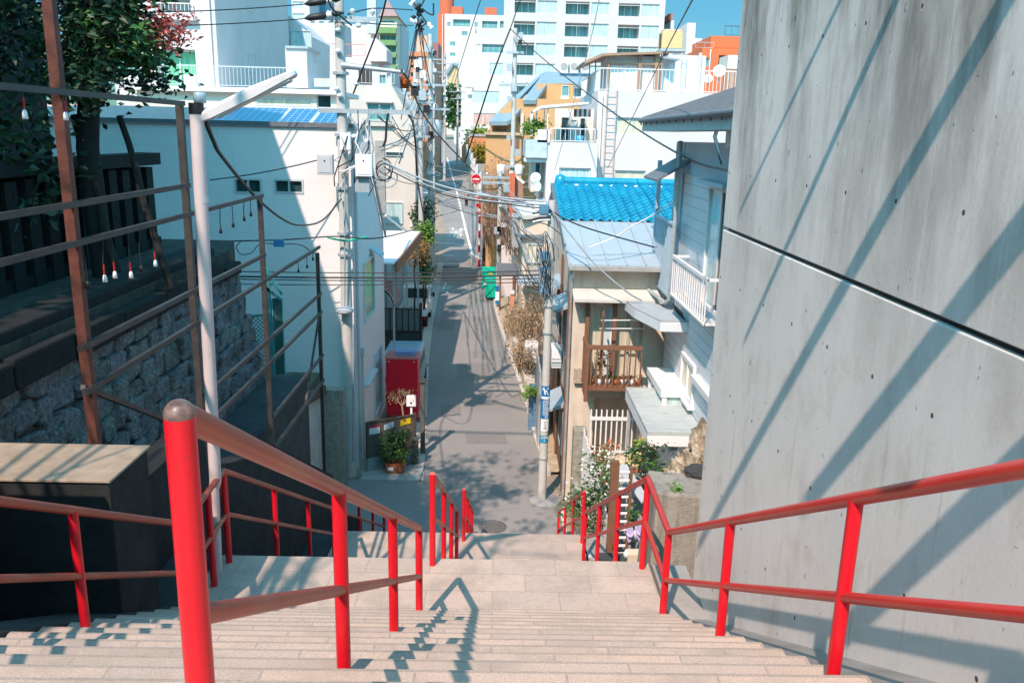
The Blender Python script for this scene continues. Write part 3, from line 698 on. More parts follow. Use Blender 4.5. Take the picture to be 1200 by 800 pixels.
# bare trees out of view, above the wall and at the left; their limbs throw the bars of shade on the wall and the stairs
sdv = Vector((.27, .70, -.83)).normalized()
def caster(pa, sa, pb, sb, r0, r1):
    A = PX(*pa, 1.9)-sdv*sa; B = PX(*pb, 1.9)-sdv*sb
    C_ = B+(B-A).normalized()*.2
    A = A-(B-A).normalized()*.8; C_ = B
    pts = limb(mb, A, C_, r0, r1, .012, 8)
    return C_, A
t = thing('bare_tree', 'bare tree above the concrete wall throwing bars of shade on it', 'tree', (5.2, -1.6, 11.9)); TR_ = Vector((5.0, -1.4, 13.2))
mb = MB(); limb(mb, (5.2, -1.6, 11.8), (5.0, -1.3, 16.5), .26, .14, .04)
for pa, pb, sa, r0, r1, sb in (((1177, 0), (818, 640), 2.6, .062, .045, None), ((1200, 265), (943, 592), 2.8, .085, .065, None), ((1260, 482), (985, 745), 2.6, .085, .075, None), ((1050, 0), (872, 400), 2.4, .034, .026, None), ((990, -10), (866, 250), 2.4, .02, .014, None)):
    A = PX(*pa, 1.9); B = PX(*pb, 1.9)
    sb = sa+max(.6, (A.z-B.z)/.83*1.119*.985)
    C_, A_ = caster(pa, sa, pb, sb, r0, r1)
    limb(mb, TR_, A_, .13, r0, .06, 6)
mb.build('limbs', MT['bark'], t)
mb = MB(); t = thing('bare_tree', 'thin bare tree at the left behind the viewer throwing faint twig shadows on the steps', 'tree', (-5.3, -2.2, 7.5)); limb(mb, (-5.3, -2.2, 7.4), (-5.2, -2.2, 14), .2, .12, .03)
for x_ in (-4.62, -4.74, -5.02, -5.3): limb(mb, (-5.25, -2.0, 12.4), (x_, 3.2, 11.75), .035, .018, .015)
limb(mb, (-5.1, 1.0, 11.9), (-4.3, 2.6, 11.7), .016, .01, .03)
for q in ((-4.5, 2.5, 14.5), (-3.9, 3, 15.5)):
    b = limb(mb, (-5.25, -2.2, 13.6), q, .10, .03, .08)
    for _ in range(9):
        s = random.choice(b[2:]); e = limb(mb, s, s+Vector((random.gauss(.2, .8), random.gauss(.4, .8), random.gauss(0, .6))), .022, .006, .1, 4)
        for _ in range(2): limb(mb, e[3], e[3]+Vector((random.gauss(0, .4), random.gauss(0, .4), random.gauss(0, .3))), .01, .004, .1, 3)
mb.build('limbs', MT['bark'], t)
# ================================================================ LEFT SIDE OF THE STREET
g = G('white ribbed wall'); v = g.coord(); n1 = g.noise(v, .6, 6); n2 = g.noise(g.coord((3, 3, .3)), 1.5, 6, .7)
c = g.ramp(n1, [(.3, (.745, .71, .695)), (.7, (.80, .765, .75))]); c = g.mix(g.ramp(n2, [(.58, 0.), (.75, .25)]), c, (.50, .48, .44))
br = g.node('ShaderNodeTexBrick'); g.L.new(g.coord((1, 1, 1), rot=(R(90), 0, 0)), br.inputs['Vector'])
for k, val in (('Scale', 1.), ('Mortar Size', .006), ('Brick Width', 1.8), ('Row Height', .45)): br.inputs[k].default_value = val
br.inputs['Color1'].default_value = br.inputs['Color2'].default_value = (1, 1, 1, 1); br.inputs['Mortar'].default_value = (.86, .86, .86, 1)
c = g.mix(1., c, br.outputs['Color'], 'MULTIPLY'); g.out(c, .8, n1, .1, .01)
WM = MT['white ribbed wall']
h = thing('white_house', 'white house with two slit windows and solar panels behind the left fence', 'house', (-8, 25, 0))
Yf, Yb, Xr, Xl = 22.5, 28.2, -3.95, -16
mb = MB(); zt = 9.55
pr = [(Yf, -.2), (Yf, zt), (24.0, zt), (Yb, 6.1), (Yb, -.2)]
# street side with its roof slope
mb.add([(Xr, y, z) for y, z in pr]+[(Xl, y, z) for y, z in pr], [(0, 4, 3, 2, 1), (5, 6, 7, 8, 9), (1, 2, 7, 6), (2, 3, 8, 7), (3, 4, 9, 8)])
o = Vector((Xl, Yf, -.2)); u = Vector((1, 0, 0)); n = Vector((0, -1, 0)); ops = []
for x0, y0, x1, y1 in ((274, 209, 307, 227), (321, 210, 356, 227)):
    a = PY(x0, (y0+y1)/2, Yf); b = PY(x1, (y0+y1)/2, Yf); zc = PY((x0+x1)/2, y0, Yf).z, PY((x0+x1)/2, y1, Yf).z
    ops.append((a.x-Xl, b.x-Xl, zc[1]+.2, zc[0]+.2, .1))
facade(mb, o, u, n, Xr-Xl, zt+.2, ops); mb.build('wall', WM, h)
for a, b, c_, d, e in ops: face_win(h, o-n*.07, u, n, a+.05, b-.05, c_+.05, d-.05, 'dark', None, .046, 1, .09, .1)
mb = MB(); mb.box(Xl, Xr+.05, Yf-.08, Yf+.35, zt+.003, zt+.12); mb.build('roof_edge', MT['dark roof'], h)
mb = MB(); mb.prism([(Xr+.04, y, z) for y, z in ((Yf-.05, zt-.06), (24.02, zt-.05), (Yb, 6.0), (Yb, 6.2), (24.05, zt+.12), (Yf-.05, zt+.12))], (0, 0, 0), (.06, 0, 0)); mb.build('verge_trim', MT['galvanised'], h)
# street side window, door hood and porch parts
so = Vector((Xr, 22.5, 0)); su_ = Vector((0, 1, 0)); sn = Vector((1, 0, 0))
def sidewin(px0, px1, yt, yb, k, mull=0, fw=.07):
    ya = PX(px0, (yt+yb)/2, Xr).y; yb_ = PX(px1, (yt+yb)/2, Xr).y; zc = PX((px0+px1)/2, yt, Xr).z, PX((px0+px1)/2, yb, Xr).z
    return face_win(h, so, su_, sn, ya-22.5, yb_-22.5, zc[1], zc[0], k, MT['alu'], fw, mull, .06, .05)
sidewin(426, 437, 305, 370, 'green')
sidewin(438, 446, 410, 480, 'pale', 0, .08)
mb = MB(); p = PX(435, 290, Xr); mb.prism([(Xr, p.y-.35, p.z), (Xr+.35, p.y-.35, p.z-.25), (Xr+.35, p.y+.35, p.z-.25), (Xr, p.y+.35, p.z)], (0, 0, 0), (0, 0, .05)); mb.build('window_hood', MT['light blue siding'], h)
mb = MB(); p = PX(425, 452, Xr); q = PX(436, 440, Xr); mb.box(Xr, Xr+.2, p.y, q.y, p.z-.03, p.z+.03); mb.build('porch_roof', MT['alu'], h)
mb = MB(); p = PX(420, 412, Xr); mb.box(Xr, Xr+.16, p.y-.07, p.y+.07, p.z-.15, p.z+.12); mb.build('meter_box', MT['grey plastic'], h)
mb = MB(); mb.tube([(Xr+.06, 23.1, .1), (Xr+.06, 23.1, 3.2)], .035, 8); mb.tube([(Xr+.05, 22.62, .1), (Xr+.05, 22.62, 9.3)], .04, 8); mb.build('drainpipe', MT['grey plastic'], h)
mb = MB(); mb.tube([(Xr-.35, Yf-.06, .1), (Xr-.35, Yf-.06, 9.4)], .05, 8); mb.build('drainpipe', MT['white plastic'], h)
# solar panels on the roof behind the parapet
g = G('solar cells'); v = g.coord(); br = g.node('ShaderNodeTexBrick'); g.L.new(v, br.inputs['Vector']); br.offset = 0
for k, val in (('Scale', 1.), ('Mortar Size', .012), ('Brick Width', .2), ('Row Height', .2)): br.inputs[k].default_value = val
br.inputs['Color1'].default_value = (.02, .085, .24, 1); br.inputs['Color2'].default_value = (.03, .11, .29, 1); br.inputs['Mortar'].default_value = (.25, .40, .52, 1)
g.out(br.outputs['Color'], .15, None, spec=.5)
pa = PY(252, 150, 23.0); pb = PY(253, 127, 25.0)
rf = MB(); rf.prism([(Xl, 22.95, pa.z-.16), (Xl, 25.4, pb.z+.02), (Xl, 25.4, 9.55), (Xl, 22.95, 9.55)], (0, 0, 0), (PY(400, 140, 23.8).x-Xl, 0, 0)); rf.build('roof', mat('pink roof tin', (.60, .38, .33), rough=.6, var=.1), h)
xs3 = [PY(x, 140, 23.9).x for x in (247, 329, 331, 367, 369, 404)]
for i in range(3):
    sp = thing('solar_panel', ('widest blue solar panel, at the left of the row on the white house roof', 'middle blue solar panel of the row on the white house roof', 'right hand blue solar panel behind the utility pole on the white house roof')[i], 'solar panel', (xs3[2*i], 23, pa.z), 'solar panels on the roof')
    A0 = Vector((xs3[2*i], 23.0, pa.z+.02)); A1 = Vector((xs3[2*i+1], 23.0, pa.z+.02)); d = Vector((0, 2.05, pb.z-pa.z))
    nn = Vector((1, 0, 0)).cross(d).normalized()*.04
    mb = MB(); mb.prism([A0, A1, A1+d, A0+d], (0, 0, 0), nn); mb.build('cells', MT['solar cells'], sp)
    mb = MB()
    for P, Q in ((A0, A1), (A1, A1+d), (A1+d, A0+d), (A0+d, A0)): mb.bar(P+nn*.5, Q+nn*.5, .05, .055)
    mb.build('frame', MT['alu'], sp)

# ---------------------------------------------------------------- utility pole in front of it
def pole(name, label, x, y, z0, z1, r0, r1, group='utility poles'):
    t = thing(name, label, 'utility pole', (x, y, z0), group)
    MB().tube([(x, y, z0), (x, y, z1)], [r0, r1], 20).build('shaft', MT['pole concrete'], t); return t
def crossarm(t, x, y, z, x0, x1, ins=(), w=.09, m=None):
    mb = MB(); mb.box(x+x0, x+x1, y-w/2, y+w/2, z-w/2, z+w/2); mb.build('crossarm', m or MT['galvanised'], t)
    for i in ins:
        mb = MB(); mb.lathe((x+i, y, z+w/2), [(.02, 0), (.02, .06), (.07, .07), (.05, .11), (.07, .12), (.045, .17), (.02, .19), (0, .19)], 10); mb.build('insulator', MT['white plastic'], t)
P1 = (-4.08, 21.9)
p1 = pole('utility_pole', 'concrete utility pole crowded with boxes and arms before the white house corner', P1[0], P1[1], 0, 14.2, .165, .115)
def box_on(t, px0, py0, px1, py1, Y, dep, m, name='junction_box', door=True):
    a = PY(px0, py0, Y); b = PY(px1, py1, Y); c = PY((px0+px1)/2, py0, Y).z, PY((px0+px1)/2, py1, Y).z
    o = MB().box(a.x, b.x, Y, Y+dep, c[1], c[0]).build(name, m, t, bevel=.012)
    if door:
        MB().box(a.x+.04, b.x-.04, Y-.012, Y-.001, c[1]+.05, c[0]-.05).build('lid', m, o, bevel=.006)
        MB().ball(((a.x+b.x)/2, Y-.013, c[0]-.16), .022, 8, 5).build('lock', MT['black steel'], o)
    return o
box_on(p1, 371, 181, 390, 205, 21.55, .22, MT['grey plastic']); box_on(p1, 416, 181, 436, 207, 21.4, .24, MT['white plastic'])
box_on(p1, 398, 156, 411, 176, 21.6, .2, MT['white plastic'], door=False)
z = PY(440, 131, 21.8).z
crossarm(p1, P1[0], P1[1]-.14, z, -.55, 1.75, (), .11); 
z2 = PY(410, 125, 21.8).z
mb = MB(); mb.bar((P1[0]+.15, P1[1]-.15, z-.9), (P1[0]+.75, P1[1]-.15, z-.08), .06); mb.bar((P1[0]+.75, P1[1]-.18, z-.8), (P1[0]+.2, P1[1]-.18, z-.1), .05); mb.build('arm_brace', MT['galvanised'], p1)
mb = MB(); mb.box(P1[0]+.35, P1[0]+.72, P1[1]-.35, P1[1]-.05, z-2.0, z-.75); mb.build('cable_tray', MT['galvanised'], p1)
zz = PY(430, 79, 21.8).z
mb = MB(); mb.tube([(P1[0]+.05, P1[1]-.1, zz+.03), (P1[0]+.8, P1[1]-.1, zz-.03), (P1[0]+1.6, P1[1]-.1, zz-.1)], [.09, .06, .05], 10); mb.build('lamp_arm', MT['galvanised'], p1)
zz2 = PY(425, 25, 21.8).z
crossarm(p1, P1[0], P1[1]-.1, zz2, -.2, .75, (), .07)
crossarm(p1, P1[0], P1[1]+.15, PY(410, 20, 21.8).z, -.1, .9, (.3, .8), .08)
for zc in (PY(408, 222, 21.9).z, PY(408, 275, 21.9).z, PY(408, 160, 21.9).z, PY(408, 88, 21.9).z, PY(408, 300, 21.9).z):
    MB().cyl((P1[0], P1[1], zc), .20, .07, 18).build('band', MT['galvanised'], p1)
for px, py in ((394, 104), (418, 98), (398, 112), (396, 60), (415, 160), (420, 30), (396, 35), (425, 170), (430, 165)):
    q = PY(px, py, 21.7); mb = MB(); mb.ball(q, .075, 10, 6, (1, 1, .8)); mb.build('insulator', MT['white plastic'], p1)
rg = random.Random(5)
for k in range(11):                           # loose service loops round the boxes
    a = PY(rg.uniform(394, 438), rg.uniform(128, 180), 21.6); b = PY(rg.uniform(392, 442), rg.uniform(190, 232), 21.55)
    mb = MB(); mb.tube([a, a.lerp(b, .35)+Vector((rg.uniform(-.2, .2), -.1, -.15)), a.lerp(b, .7)+Vector((rg.uniform(-.25, .25), -.12, -.15)), b], rg.choice((.012, .016, .022)), 6)
    mb.build('service_loop', MT[rg.choice(('cable', 'pale cable', 'white plastic', 'cable'))], p1)
for k in range(6):
    c = PY(448+rg.uniform(-6, 6), 205+rg.uniform(-9, 9), 21.6); r = rg.uniform(.12, .3)
    pts = [c+Vector((math.cos(a)*r, rg.uniform(-.04, .04), math.sin(a)*r)) for a in [i*math.pi/6+k for i in range(10)]]
    mb = MB(); mb.tube(pts, .016, 6); mb.build('service_loop', MT['cable' if k % 2 else 'pale cable'], p1)
mb = MB(); a = PY(399, 368, 21.6); mb.tube([a, a+Vector((0, 0, .0)), PY(408, 395, 21.55)], .05, 8); mb.build('blue_cover', mat('blue cover', (.03, .20, .45), rough=.5), p1)
mb = MB(); a = PY(404, 364, 21.6); mb.lathe(a, [(0, .12), (.2, .08), (.24, 0), (.2, -.06), (0, -.06)], 14); mb.build('joint_closure', MT['grey plastic'], p1)
mb = MB()
mb.tube([PY(404, 372, 21.62), PY(404, 200, 21.6)], .02, 6); mb.tube([PY(414, 540, 21.6), PY(414, 380, 21.65)], .025, 6); mb.build('conduit', MT['pale cable'], p1)
# hanging dead end insulators on the left at the very top
def deadend(px, py, label):
    t = thing('insulator_string', label, 'insulator', PY(px, py, 21.5), 'insulators on the power lines')
    a = PY(px-26, py+2, 21.5); b = PY(px+20, py-5, 21.5); d = b-a
    MB().tube([a, a.lerp(b, .12), a.lerp(b, .5), a.lerp(b, .56)], [.02, .075, .09, .03], 10).build('sleeve', MT['cable'], t)
    mb = MB(); mb.tube([a.lerp(b, .56), a.lerp(b, .62), a.lerp(b, .66), a.lerp(b, .70)], [.05, .11, .06, .10], 10); mb.build('disc', MT['white plastic'], t)
    MB().tube([a.lerp(b, .7), a.lerp(b, .78), a.lerp(b, .84), b], [.03, .08, .06, .02], 10).build('clamp', MT['cable'], t)
deadend(383, 3, 'black sleeved insulator with white discs at the top edge, upper of two'); deadend(383, 20, 'black sleeved insulator with white discs below another at the top left of the pole')

# ---------------------------------------------------------------- gate pillar, lattice fence, pot, red cabinet
rc = mat('rough rendered concrete', (.30, .29, .24), rough=.95, var=.3, scale=10, bump=1.0)
mb = MB(); mb.box(-4.86, -4.05, 20.9, 21.25, -.1, 2.85); one('gate_pillar', mb, rc, 'rough grey rendered concrete pillar at the end of the left wall', 'pillar', bevel=.02)
bw = mat('block wall', (.52, .50, .46), rough=.9, var=.2, scale=2, bump=.2)
bwt = thing('block_wall', 'pale block wall with a dark timber cap below the last fence post', 'wall', (-3.8, 17.5, 0))
mb = MB(); mb.prism([(-4.66, 14.8, -.1), (-4.66, 20.88, -.1), (-4.66, 20.88, 2.75), (-4.66, 14.8, 3.9)], (0, 0, 0), (.06, 0, 0)); mb.build('face', bw, bwt)
mb = MB(); mb.prism([(-5.1, 14.8, 3.9), (-5.1, 20.85, 2.75), (-5.1, 20.85, 3.0), (-5.1, 14.8, 4.15)], (0, 0, 0), (.62, 0, 0)); mb.build('cap', mat('dark cap', (.09, .075, .06), rough=.9, var=.3), bwt)
# teal mesh gate
g = G('teal mesh'); v = g.coord((1, 1, 1), rot=(0, R(45), 0)); s3 = g.node('ShaderNodeSeparateXYZ'); g.L.new(v, s3.inputs[0])
fx = g.math('LESS_THAN', g.math('FRACT', g.math('MULTIPLY', s3.outputs[0], 16)), .28); fz = g.math('LESS_THAN', g.math('FRACT', g.math('MULTIPLY', s3.outputs[2], 16)), .28)
g.out((.05, .30, .29), .5); g.L.new(g.math('MAXIMUM', fx, fz), g.b.inputs['Alpha'])
mg = thing('mesh_fence', 'teal steel mesh fence panel with a tall braced post behind the steel fence', 'fence', (-5.4, 16.6, 3.9))
Yg = 16.6; ZG = 3.25; xa, xb = PY(283, 400, Yg).x, PY(318, 400, Yg).x; xc = PY(332, 400, Yg).x
MB().box(xa, xb, Yg, Yg+.01, ZG, PY(300, 372, Yg).z).build('mesh', MT['teal mesh'], mg)
mb = MB(); zt_ = PY(316, 352, Yg).z
mb.bar((xb, Yg, ZG), (xb, Yg, PY(316, 315, Yg).z), .06); mb.bar((xa, Yg, ZG), (xa, Yg, zt_), .05); mb.bar((xa, Yg, PY(300, 372, Yg).z), (xb, Yg, PY(300, 368, Yg).z), .05)
mb.bar(PY(303, 330, Yg), PY(331, 352, Yg), .06); mb.bar(PY(312, 318, Yg), PY(331, 345, Yg), .05); mb.build('frame', MT['teal panel'], mg)
mb = MB()
for i in range(9): x = xb+.06+(xc-xb-.06)*i/8; mb.box(x-.02, x+.02, Yg, Yg+.04, ZG, PY(325, 350, Yg).z)
mb.box(xb, xc, Yg+.042, Yg+.05, ZG, PY(325, 352, Yg).z); mb.build('slat_panel', mat('pale teal slats', (.16, .48, .47), rough=.5, var=.12, scale=6), mg)
mb = MB(); foliage(mb, [(PY(337, 464, 17.5), .18)], 160, .1, .8); one('weed', mb, MT['leaf green'], 'small green weed on the wall top behind the last fence post', 'plant')
# lattice fence with notices
g = G('lattice slats'); v = g.coord(); s3 = g.node('ShaderNodeSeparateXYZ'); g.L.new(v, s3.inputs[0])
n_ = g.noise(v, 9, 5); g.out(g.ramp(n_, [(.3, (.13, .11, .095)), (.7, (.22, .18, .15))]), .8, n_, .3)
A = Vector((-3.68, 22.15, 0)); B = Vector((-2.34, 22.95, 0)); u = (B-A).normalized(); n = Vector((u.y, -u.x, 0))
lf = thing('lattice_fence', 'brown slatted lattice fence with small notices, set on blocks beside the pot', 'fence', A)
L_ = (B-A).length; mb = MB()
for i in range(22):
    z = .46+i*.046; mb.lbox(A, u, n, (.06, L_-.06), (z, z+.027), (-.012, .012))
mb.build('slats', MT['lattice slats'], lf)
mb = MB(); mb.lbox(A, u, n, (.04, L_-.04), (.43, 1.5), (-.05, -.03)); mb.build('backing', MT['timber'], lf)
mb = MB(); mb.lbox(A, u, n, (0, .06), (.42, 1.52), (-.03, .03)); mb.lbox(A, u, n, (L_-.06, L_), (.42, 1.56), (-.03, .03)); mb.lbox(A, u, n, (.06, L_-.06), (1.475, 1.53), (-.03, .03)); mb.build('frame', MT['timber'], lf)
mb = MB(); mb.lbox(A, u, n, (0, L_*.9), (0, .205), (-.1, .1)); mb.lbox(A, u, n, (0, L_*.9), (.21, .415), (-.1, .1)); mb.build('block_base', mat('grey blocks', (.26, .30, .30), rough=.9, var=.2, bump=.2), lf)
def notice(name, a, b, z0, z1, m, label, tilt=.0):
    t = thing(name, label, 'notice', A+u*a+Vector((0, 0, z0))); mb = MB()
    P = lambda s, z: A+u*s+n*.018+Vector((0, 0, z))
    mb.prism([P(a, z0), P(b, z0+tilt), P(b, z1+tilt), P(a, z1)], (0, 0, 0), n*.006); mb.build('sheet', m, t); return t, P
wn, P = notice('notice', .10, .42, 1.14, 1.40, MT['white plastic'], 'white notice with a red header at the left of the lattice fence')
mb = MB(); mb.prism([P(.10, 1.33), P(.42, 1.33), P(.42, 1.40), P(.10, 1.40)], n*0, n*.009); mb.build('header', mat('notice red', (.5, .04, .05)), wn)
notice('notice', .55, .85, 1.20, 1.36, mat('pale blue paper', (.50, .66, .76)), 'small pale blue notice in the middle of the lattice fence', .05)
wn, P = notice('notice', 1.06, 1.38, 1.24, 1.41, mat('yellow paper', (.80, .55, .02)), 'bright yellow curled notice at the top right of the lattice fence', .04)
mb = MB(); mb.prism([P(1.14, 1.37), P(1.24, 1.385), P(1.24, 1.42), P(1.14, 1.40)], n*0, n*.01); mb.build('tape', MT['black steel'], wn)
# paved pad, pot, bush
mb = MB(); mb.add([(-3.75, 21.5, .004), (-2.1, 21.5, .004), (-2.05, 22.75, .004), (-3.75, 22.0, .004), (-3.75, 21.5, .09), (-2.1, 21.5, .09), (-2.05, 22.75, .09), (-3.75, 22.0, .09)], [(4,5,6,7), (0,1,5,4), (1,2,6,5), (2,3,7,6), (3,0,4,7)]); one('stone_pad', mb, mat('pad stone', (.36, .37, .35), rough=.9, var=.15, bump=.2), 'flat paved slab under the terracotta pot before the lattice fence', 'slab', bevel=.01)
pc = PZ(462, 540, .3); pc = Vector((-2.83, 22.05, .095))
pt = thing('plant_pot', 'terracotta planter holding a dense dark green bush before the lattice fence', 'plant pot', pc)
mb = MB(); w0, w1 = .24, .30
V = [(-w0, -.15, 0), (w0, -.15, 0), (w0, .15, 0), (-w0, .15, 0), (-w1, -.19, .3), (w1, -.19, .3), (w1, .19, .3), (-w1, .19, .3), (-w1+.03, -.16, .3), (w1-.03, -.16, .3), (w1-.03, .16, .3), (-w1+.03, .16, .3), (-w1+.03, -.16, .25), (w1-.03, -.16, .25), (w1-.03, .16, .25), (-w1+.03, .16, .25)]
mb.add([pc+Vector(q) for q in V], [(0,3,2,1), (0,1,5,4), (1,2,6,5), (2,3,7,6), (3,0,4,7), (4,5,9,8), (5,6,10,9), (6,7,11,10), (7,4,8,11), (8,9,13,12), (9,10,14,13), (10,11,15,14), (11,8,12,15), (12,13,14,15)]); mb.build('pot', MT['terracotta'], pt, bevel=.015)
MB().box(pc.x-.2, pc.x-.05, pc.y-.185, pc.y-.178, pc.z+.1, pc.z+.2).build('label_plate', MT['white plastic'], pt)
mb = MB(); foliage(mb, [(pc+Vector((random.uniform(-.3, .3), random.uniform(-.2, .2), random.uniform(.42, 1.15))), .15) for _ in range(22)], 2600, .075, .7); mb.build('foliage', mat('pot leaf', (.02, .065, .018), rough=.45, var=.5), pt)
mb = MB(); foliage(mb, [(pc+Vector((random.uniform(.0, .35), random.uniform(-.3, -.1), random.uniform(.4, .8))), .1) for _ in range(8)], 120, .06, .7); mb.build('young_leaves', MT['leaf bright'], pt)
# little tree in a pot, small white box on a post and stacked stones behind the fence
tp = thing('potted_tree', 'small gnarled potted tree with sparse pale leaves behind the lattice fence', 'plant', (-2.9, 23.6, .1))
q = PY(472, 482, 23.6); mb = MB(); a = limb(mb, (q.x+.05, 23.6, .1), (q.x-.02, 23.6, 1.55), .04, .025, .1)
tips = []
for px, py in ((459, 463), (468, 460), (481, 463), (476, 460), (463, 468)):
    e = PY(px, py, 23.6); limb(mb, a[-1], e, .02, .008, .12, 4); tips.append((e, .13))
mb.build('trunk', mat('pale bark', (.30, .24, .17), rough=.9, var=.3), tp)
mb = MB(); foliage(mb, tips, 170, .075, .7); mb.build('leaves', mat('dusty leaf', (.22, .20, .10), rough=.8, var=.4), tp)
bx = thing('letter_box', 'small white box on a stake beside the red cabinet', 'box', (PY(482, 475, 23.5).x, 23.5, .1))
q = PY(482, 467, 23.5); MB().box(q.x-.14, q.x+.14, 23.42, 23.58, q.z-.22, q.z+.1).build('case', MT['white plastic'], bx, bevel=.01); MB().box(q.x-.03, q.x+.03, 23.47, 23.53, .1, q.z-.22).build('stake', MT['white plastic'], bx)
MB().ball((q.x, 23.415, q.z-.1), .03, 8, 5).build('lock', MT['black steel'], bx)
q = PY(486, 448, 23.3); mb = MB(); mb.box(-2.28, -2.14, 23.6, 23.74, 0, q.z-.1); mb.box(-2.31, -2.11, 23.57, 23.77, q.z-.098, q.z); one('gate_post', mb, mat('dark stone', (.10, .10, .09), rough=.9, var=.3), 'slim dark stone gate post with a cap at the right end of the lattice fence', 'post', bevel=.01)
q = PY(482, 513, 22.7); mb = MB(); mb.box(-2.42, -2.25, 22.62, 22.8, 0, q.z-.04); mb.box(-2.46, -2.21, 22.58, 22.84, q.z-.038, q.z); one('gate_post', mb, mat('dark stone', (.10, .10, .09), rough=.9, var=.3), 'short dark stone post with a pale round cap beside the bush', 'post', bevel=.015)
# red cabinet
rcab = thing('red_cabinet', 'tall red metal cabinet seen from behind with a pinkish sunlit top', 'cabinet', (-3.1, 26.9, .0))
xa, xb = PZ(452, 483, .1).x+.12, PY(490, 460, 26.6).x; Yc_ = 26.5; zt_ = PY(470, 421, Yc_).z
mb = MB(); mb.box(xa, xb, Yc_, Yc_+.75, .22, zt_); mb.build('body', mat('dark red paint', (.74, .010, .03), rough=.35, var=.06), rcab, bevel=.015)
mb = MB(); mb.box(xa-.03, xb+.03, Yc_-.03, Yc_+.8, zt_+.003, zt_+.09); mb.build('top', mat('faded red', (.58, .17, .16), rough=.5), rcab, bevel=.02)
for s in (xa+.06, xb-.06): MB().box(s-.04, s+.04, Yc_+.05, Yc_+.13, 0, .22).build('leg', MT['red enamel'], rcab)
mb = MB(); mb.box(xa+.3, xb-.1, Yc_+.15, Yc_+.5, zt_+.093, zt_+.22); mb.build('sign_box', mat('blue white box', (.20, .28, .50), rough=.5, var=.5, scale=8), rcab)
for s in (xa+.1, xb-.12): MB().ball((s, Yc_-.003, zt_-.08), .022, 8, 5).build('bolt', MT['white plastic'], rcab)
# blue grey van behind the cabinet
def van(x, y, name, label, m, L=3.3, W_=1.48, H=1.9, bed=False):
    t = thing(name, label, 'van', (x, y, 0)); X0, X1 = x-W_/2, x+W_/2
    side_ = [(0, .3), (L, .3), (L, .95), (L-.45, 1.1), (L-.95, H-.1), (L-1.15, H), (.15, H), (0, H-.25)]
    MB().prism([(X0, y+a, b) for a, b in side_], (0, 0, 0), (W_, 0, 0)).build('body', m, t, bevel=.05)
    MB().prism([(X0+.1, y+L-.40, 1.17), (X1-.1, y+L-.40, 1.17), (X1-.14, y+L-.90, H-.16), (X0+.14, y+L-.90, H-.16)], (0, 0, 0), (0, .03, .02)).build('windscreen', glass('black'), t)
    MB().box(X0+.15, X1-.15, y-.012, y+.01, 1.05, H-.3).build('rear_window', glass('black'), t)
    for s in (X0-.008, X1-.004): MB().box(s, s+.012, y+.3, y+L-1.05, 1.1, H-.25).build('side_window', glass('black'), t)
    for yy_ in (.55, L-.6):
        for s in (X0-.01, X1-.15):
            MB().tube([(s, y+yy_, .28), (s+.16, y+yy_, .28)], .28, 18).build('wheel', MT['rubber'], t)
    for s in (X0+.08, X1-.22): MB().box(s, s+.14, y-.02, y+.0, .75, .95).build('tail_light', MT['red enamel'], t)
    return t
van(-3.45, 28.6, 'parked_van', 'pale blue van roof showing behind the red cabinet', mat('van pale blue', (.36, .52, .62), rough=.3, var=.03), W_=1.3, H=1.75)
# ================================================================ RIGHT SIDE: HOUSES NEAR THE STAIRS
# ---- beige house with blue tiled roof
h = thing('tiled_house', 'beige house with a bright blue tiled roof above a pale metal roof', 'house', (4, 25, 0))
X0, X1, Yf = 1.88, 6.6, 20.5; ze = PY(669, 312, 20.3).z; zm = PY(657, 262, 23.5).z; yr = 27.3; zr = PX(646, 216, 1.72).z; yb2 = 31.5
BW = MT['beige wall']
g = G('old render'); v = g.coord(); n1 = g.noise(v, .9, 7, .7); n2 = g.noise(g.coord((4, 4, .35)), 1.2, 7, .7); n3 = g.noise(v, 30, 5)
c = g.ramp(n1, [(.3, (.55, .46, .37)), (.7, (.70, .61, .51))]); c = g.mix(g.ramp(n2, [(.52, 0.), (.72, .5)]), c, (.30, .24, .18)); g.out(c, .9, n3, .25)
RB = MT['old render']
mb = MB(); pr = [(Yf, -.2), (Yf, ze-.05), (23.5, zm-.08), (yr, zr-.08), (yb2, zm-.5), (yb2, -.2)]; k = len(pr)
mb.add([(X0, y, z) for y, z in pr]+[(X1, y, z) for y, z in pr], [tuple(range(k)), tuple(range(2*k-1, k-1, -1))]+[(i, k+i, k+i+1, i+1) for i in range(1, k-1)])
o = Vector((X0, Yf, -.2)); u = Vector((1, 0, 0)); n = Vector((0, -1, 0))
def fr(px0, py0, px1, py1, Y=20.5):
    a = PY(px0, (py0+py1)/2, Y).x-X0; b = PY(px1, (py0+py1)/2, Y).x-X0; m_ = (px0+px1)/2; return a, b, PY(m_, py1, Y).z+.2, PY(m_, py0, Y).z+.2
op = [(*fr(690, 360, 752, 452), .25), (*fr(694, 466, 752, 560), 1.2)]
facade(mb, o, u, n, X1-X0, ze+.15, op); mb.build('wall', RB, h)
a, b, c_, d, e = op[0]
for i, k_ in enumerate(('cream', 'curtain', 'cream', 'cream')):
    w = (b-a)/4; face_win(h, o-n*.2, u, n, a+w*i+.03, a+w*(i+1)-.03, c_+.03, d-.03, k_, mat('sash', (.55, .50, .44), rough=.6), .035, 0, .06, .07)
mb = MB(); mb.prism([(1.70, 20.15, ze), (1.70, 23.52, zm+.02), (1.70, 23.52, zm+.09), (1.70, 20.15, ze+.07)], (0, 0, 0), (4.9, 0, 0))
for i in range(11):
    x = 1.72+i*.47; mb.prism([(x, 20.14, ze+.071), (x, 23.5, zm+.091), (x, 23.5, zm+.13), (x, 20.14, ze+.11)], (0, 0, 0), (.035, 0, 0))
mb.build('metal_roof', MT['metal roof'], h)
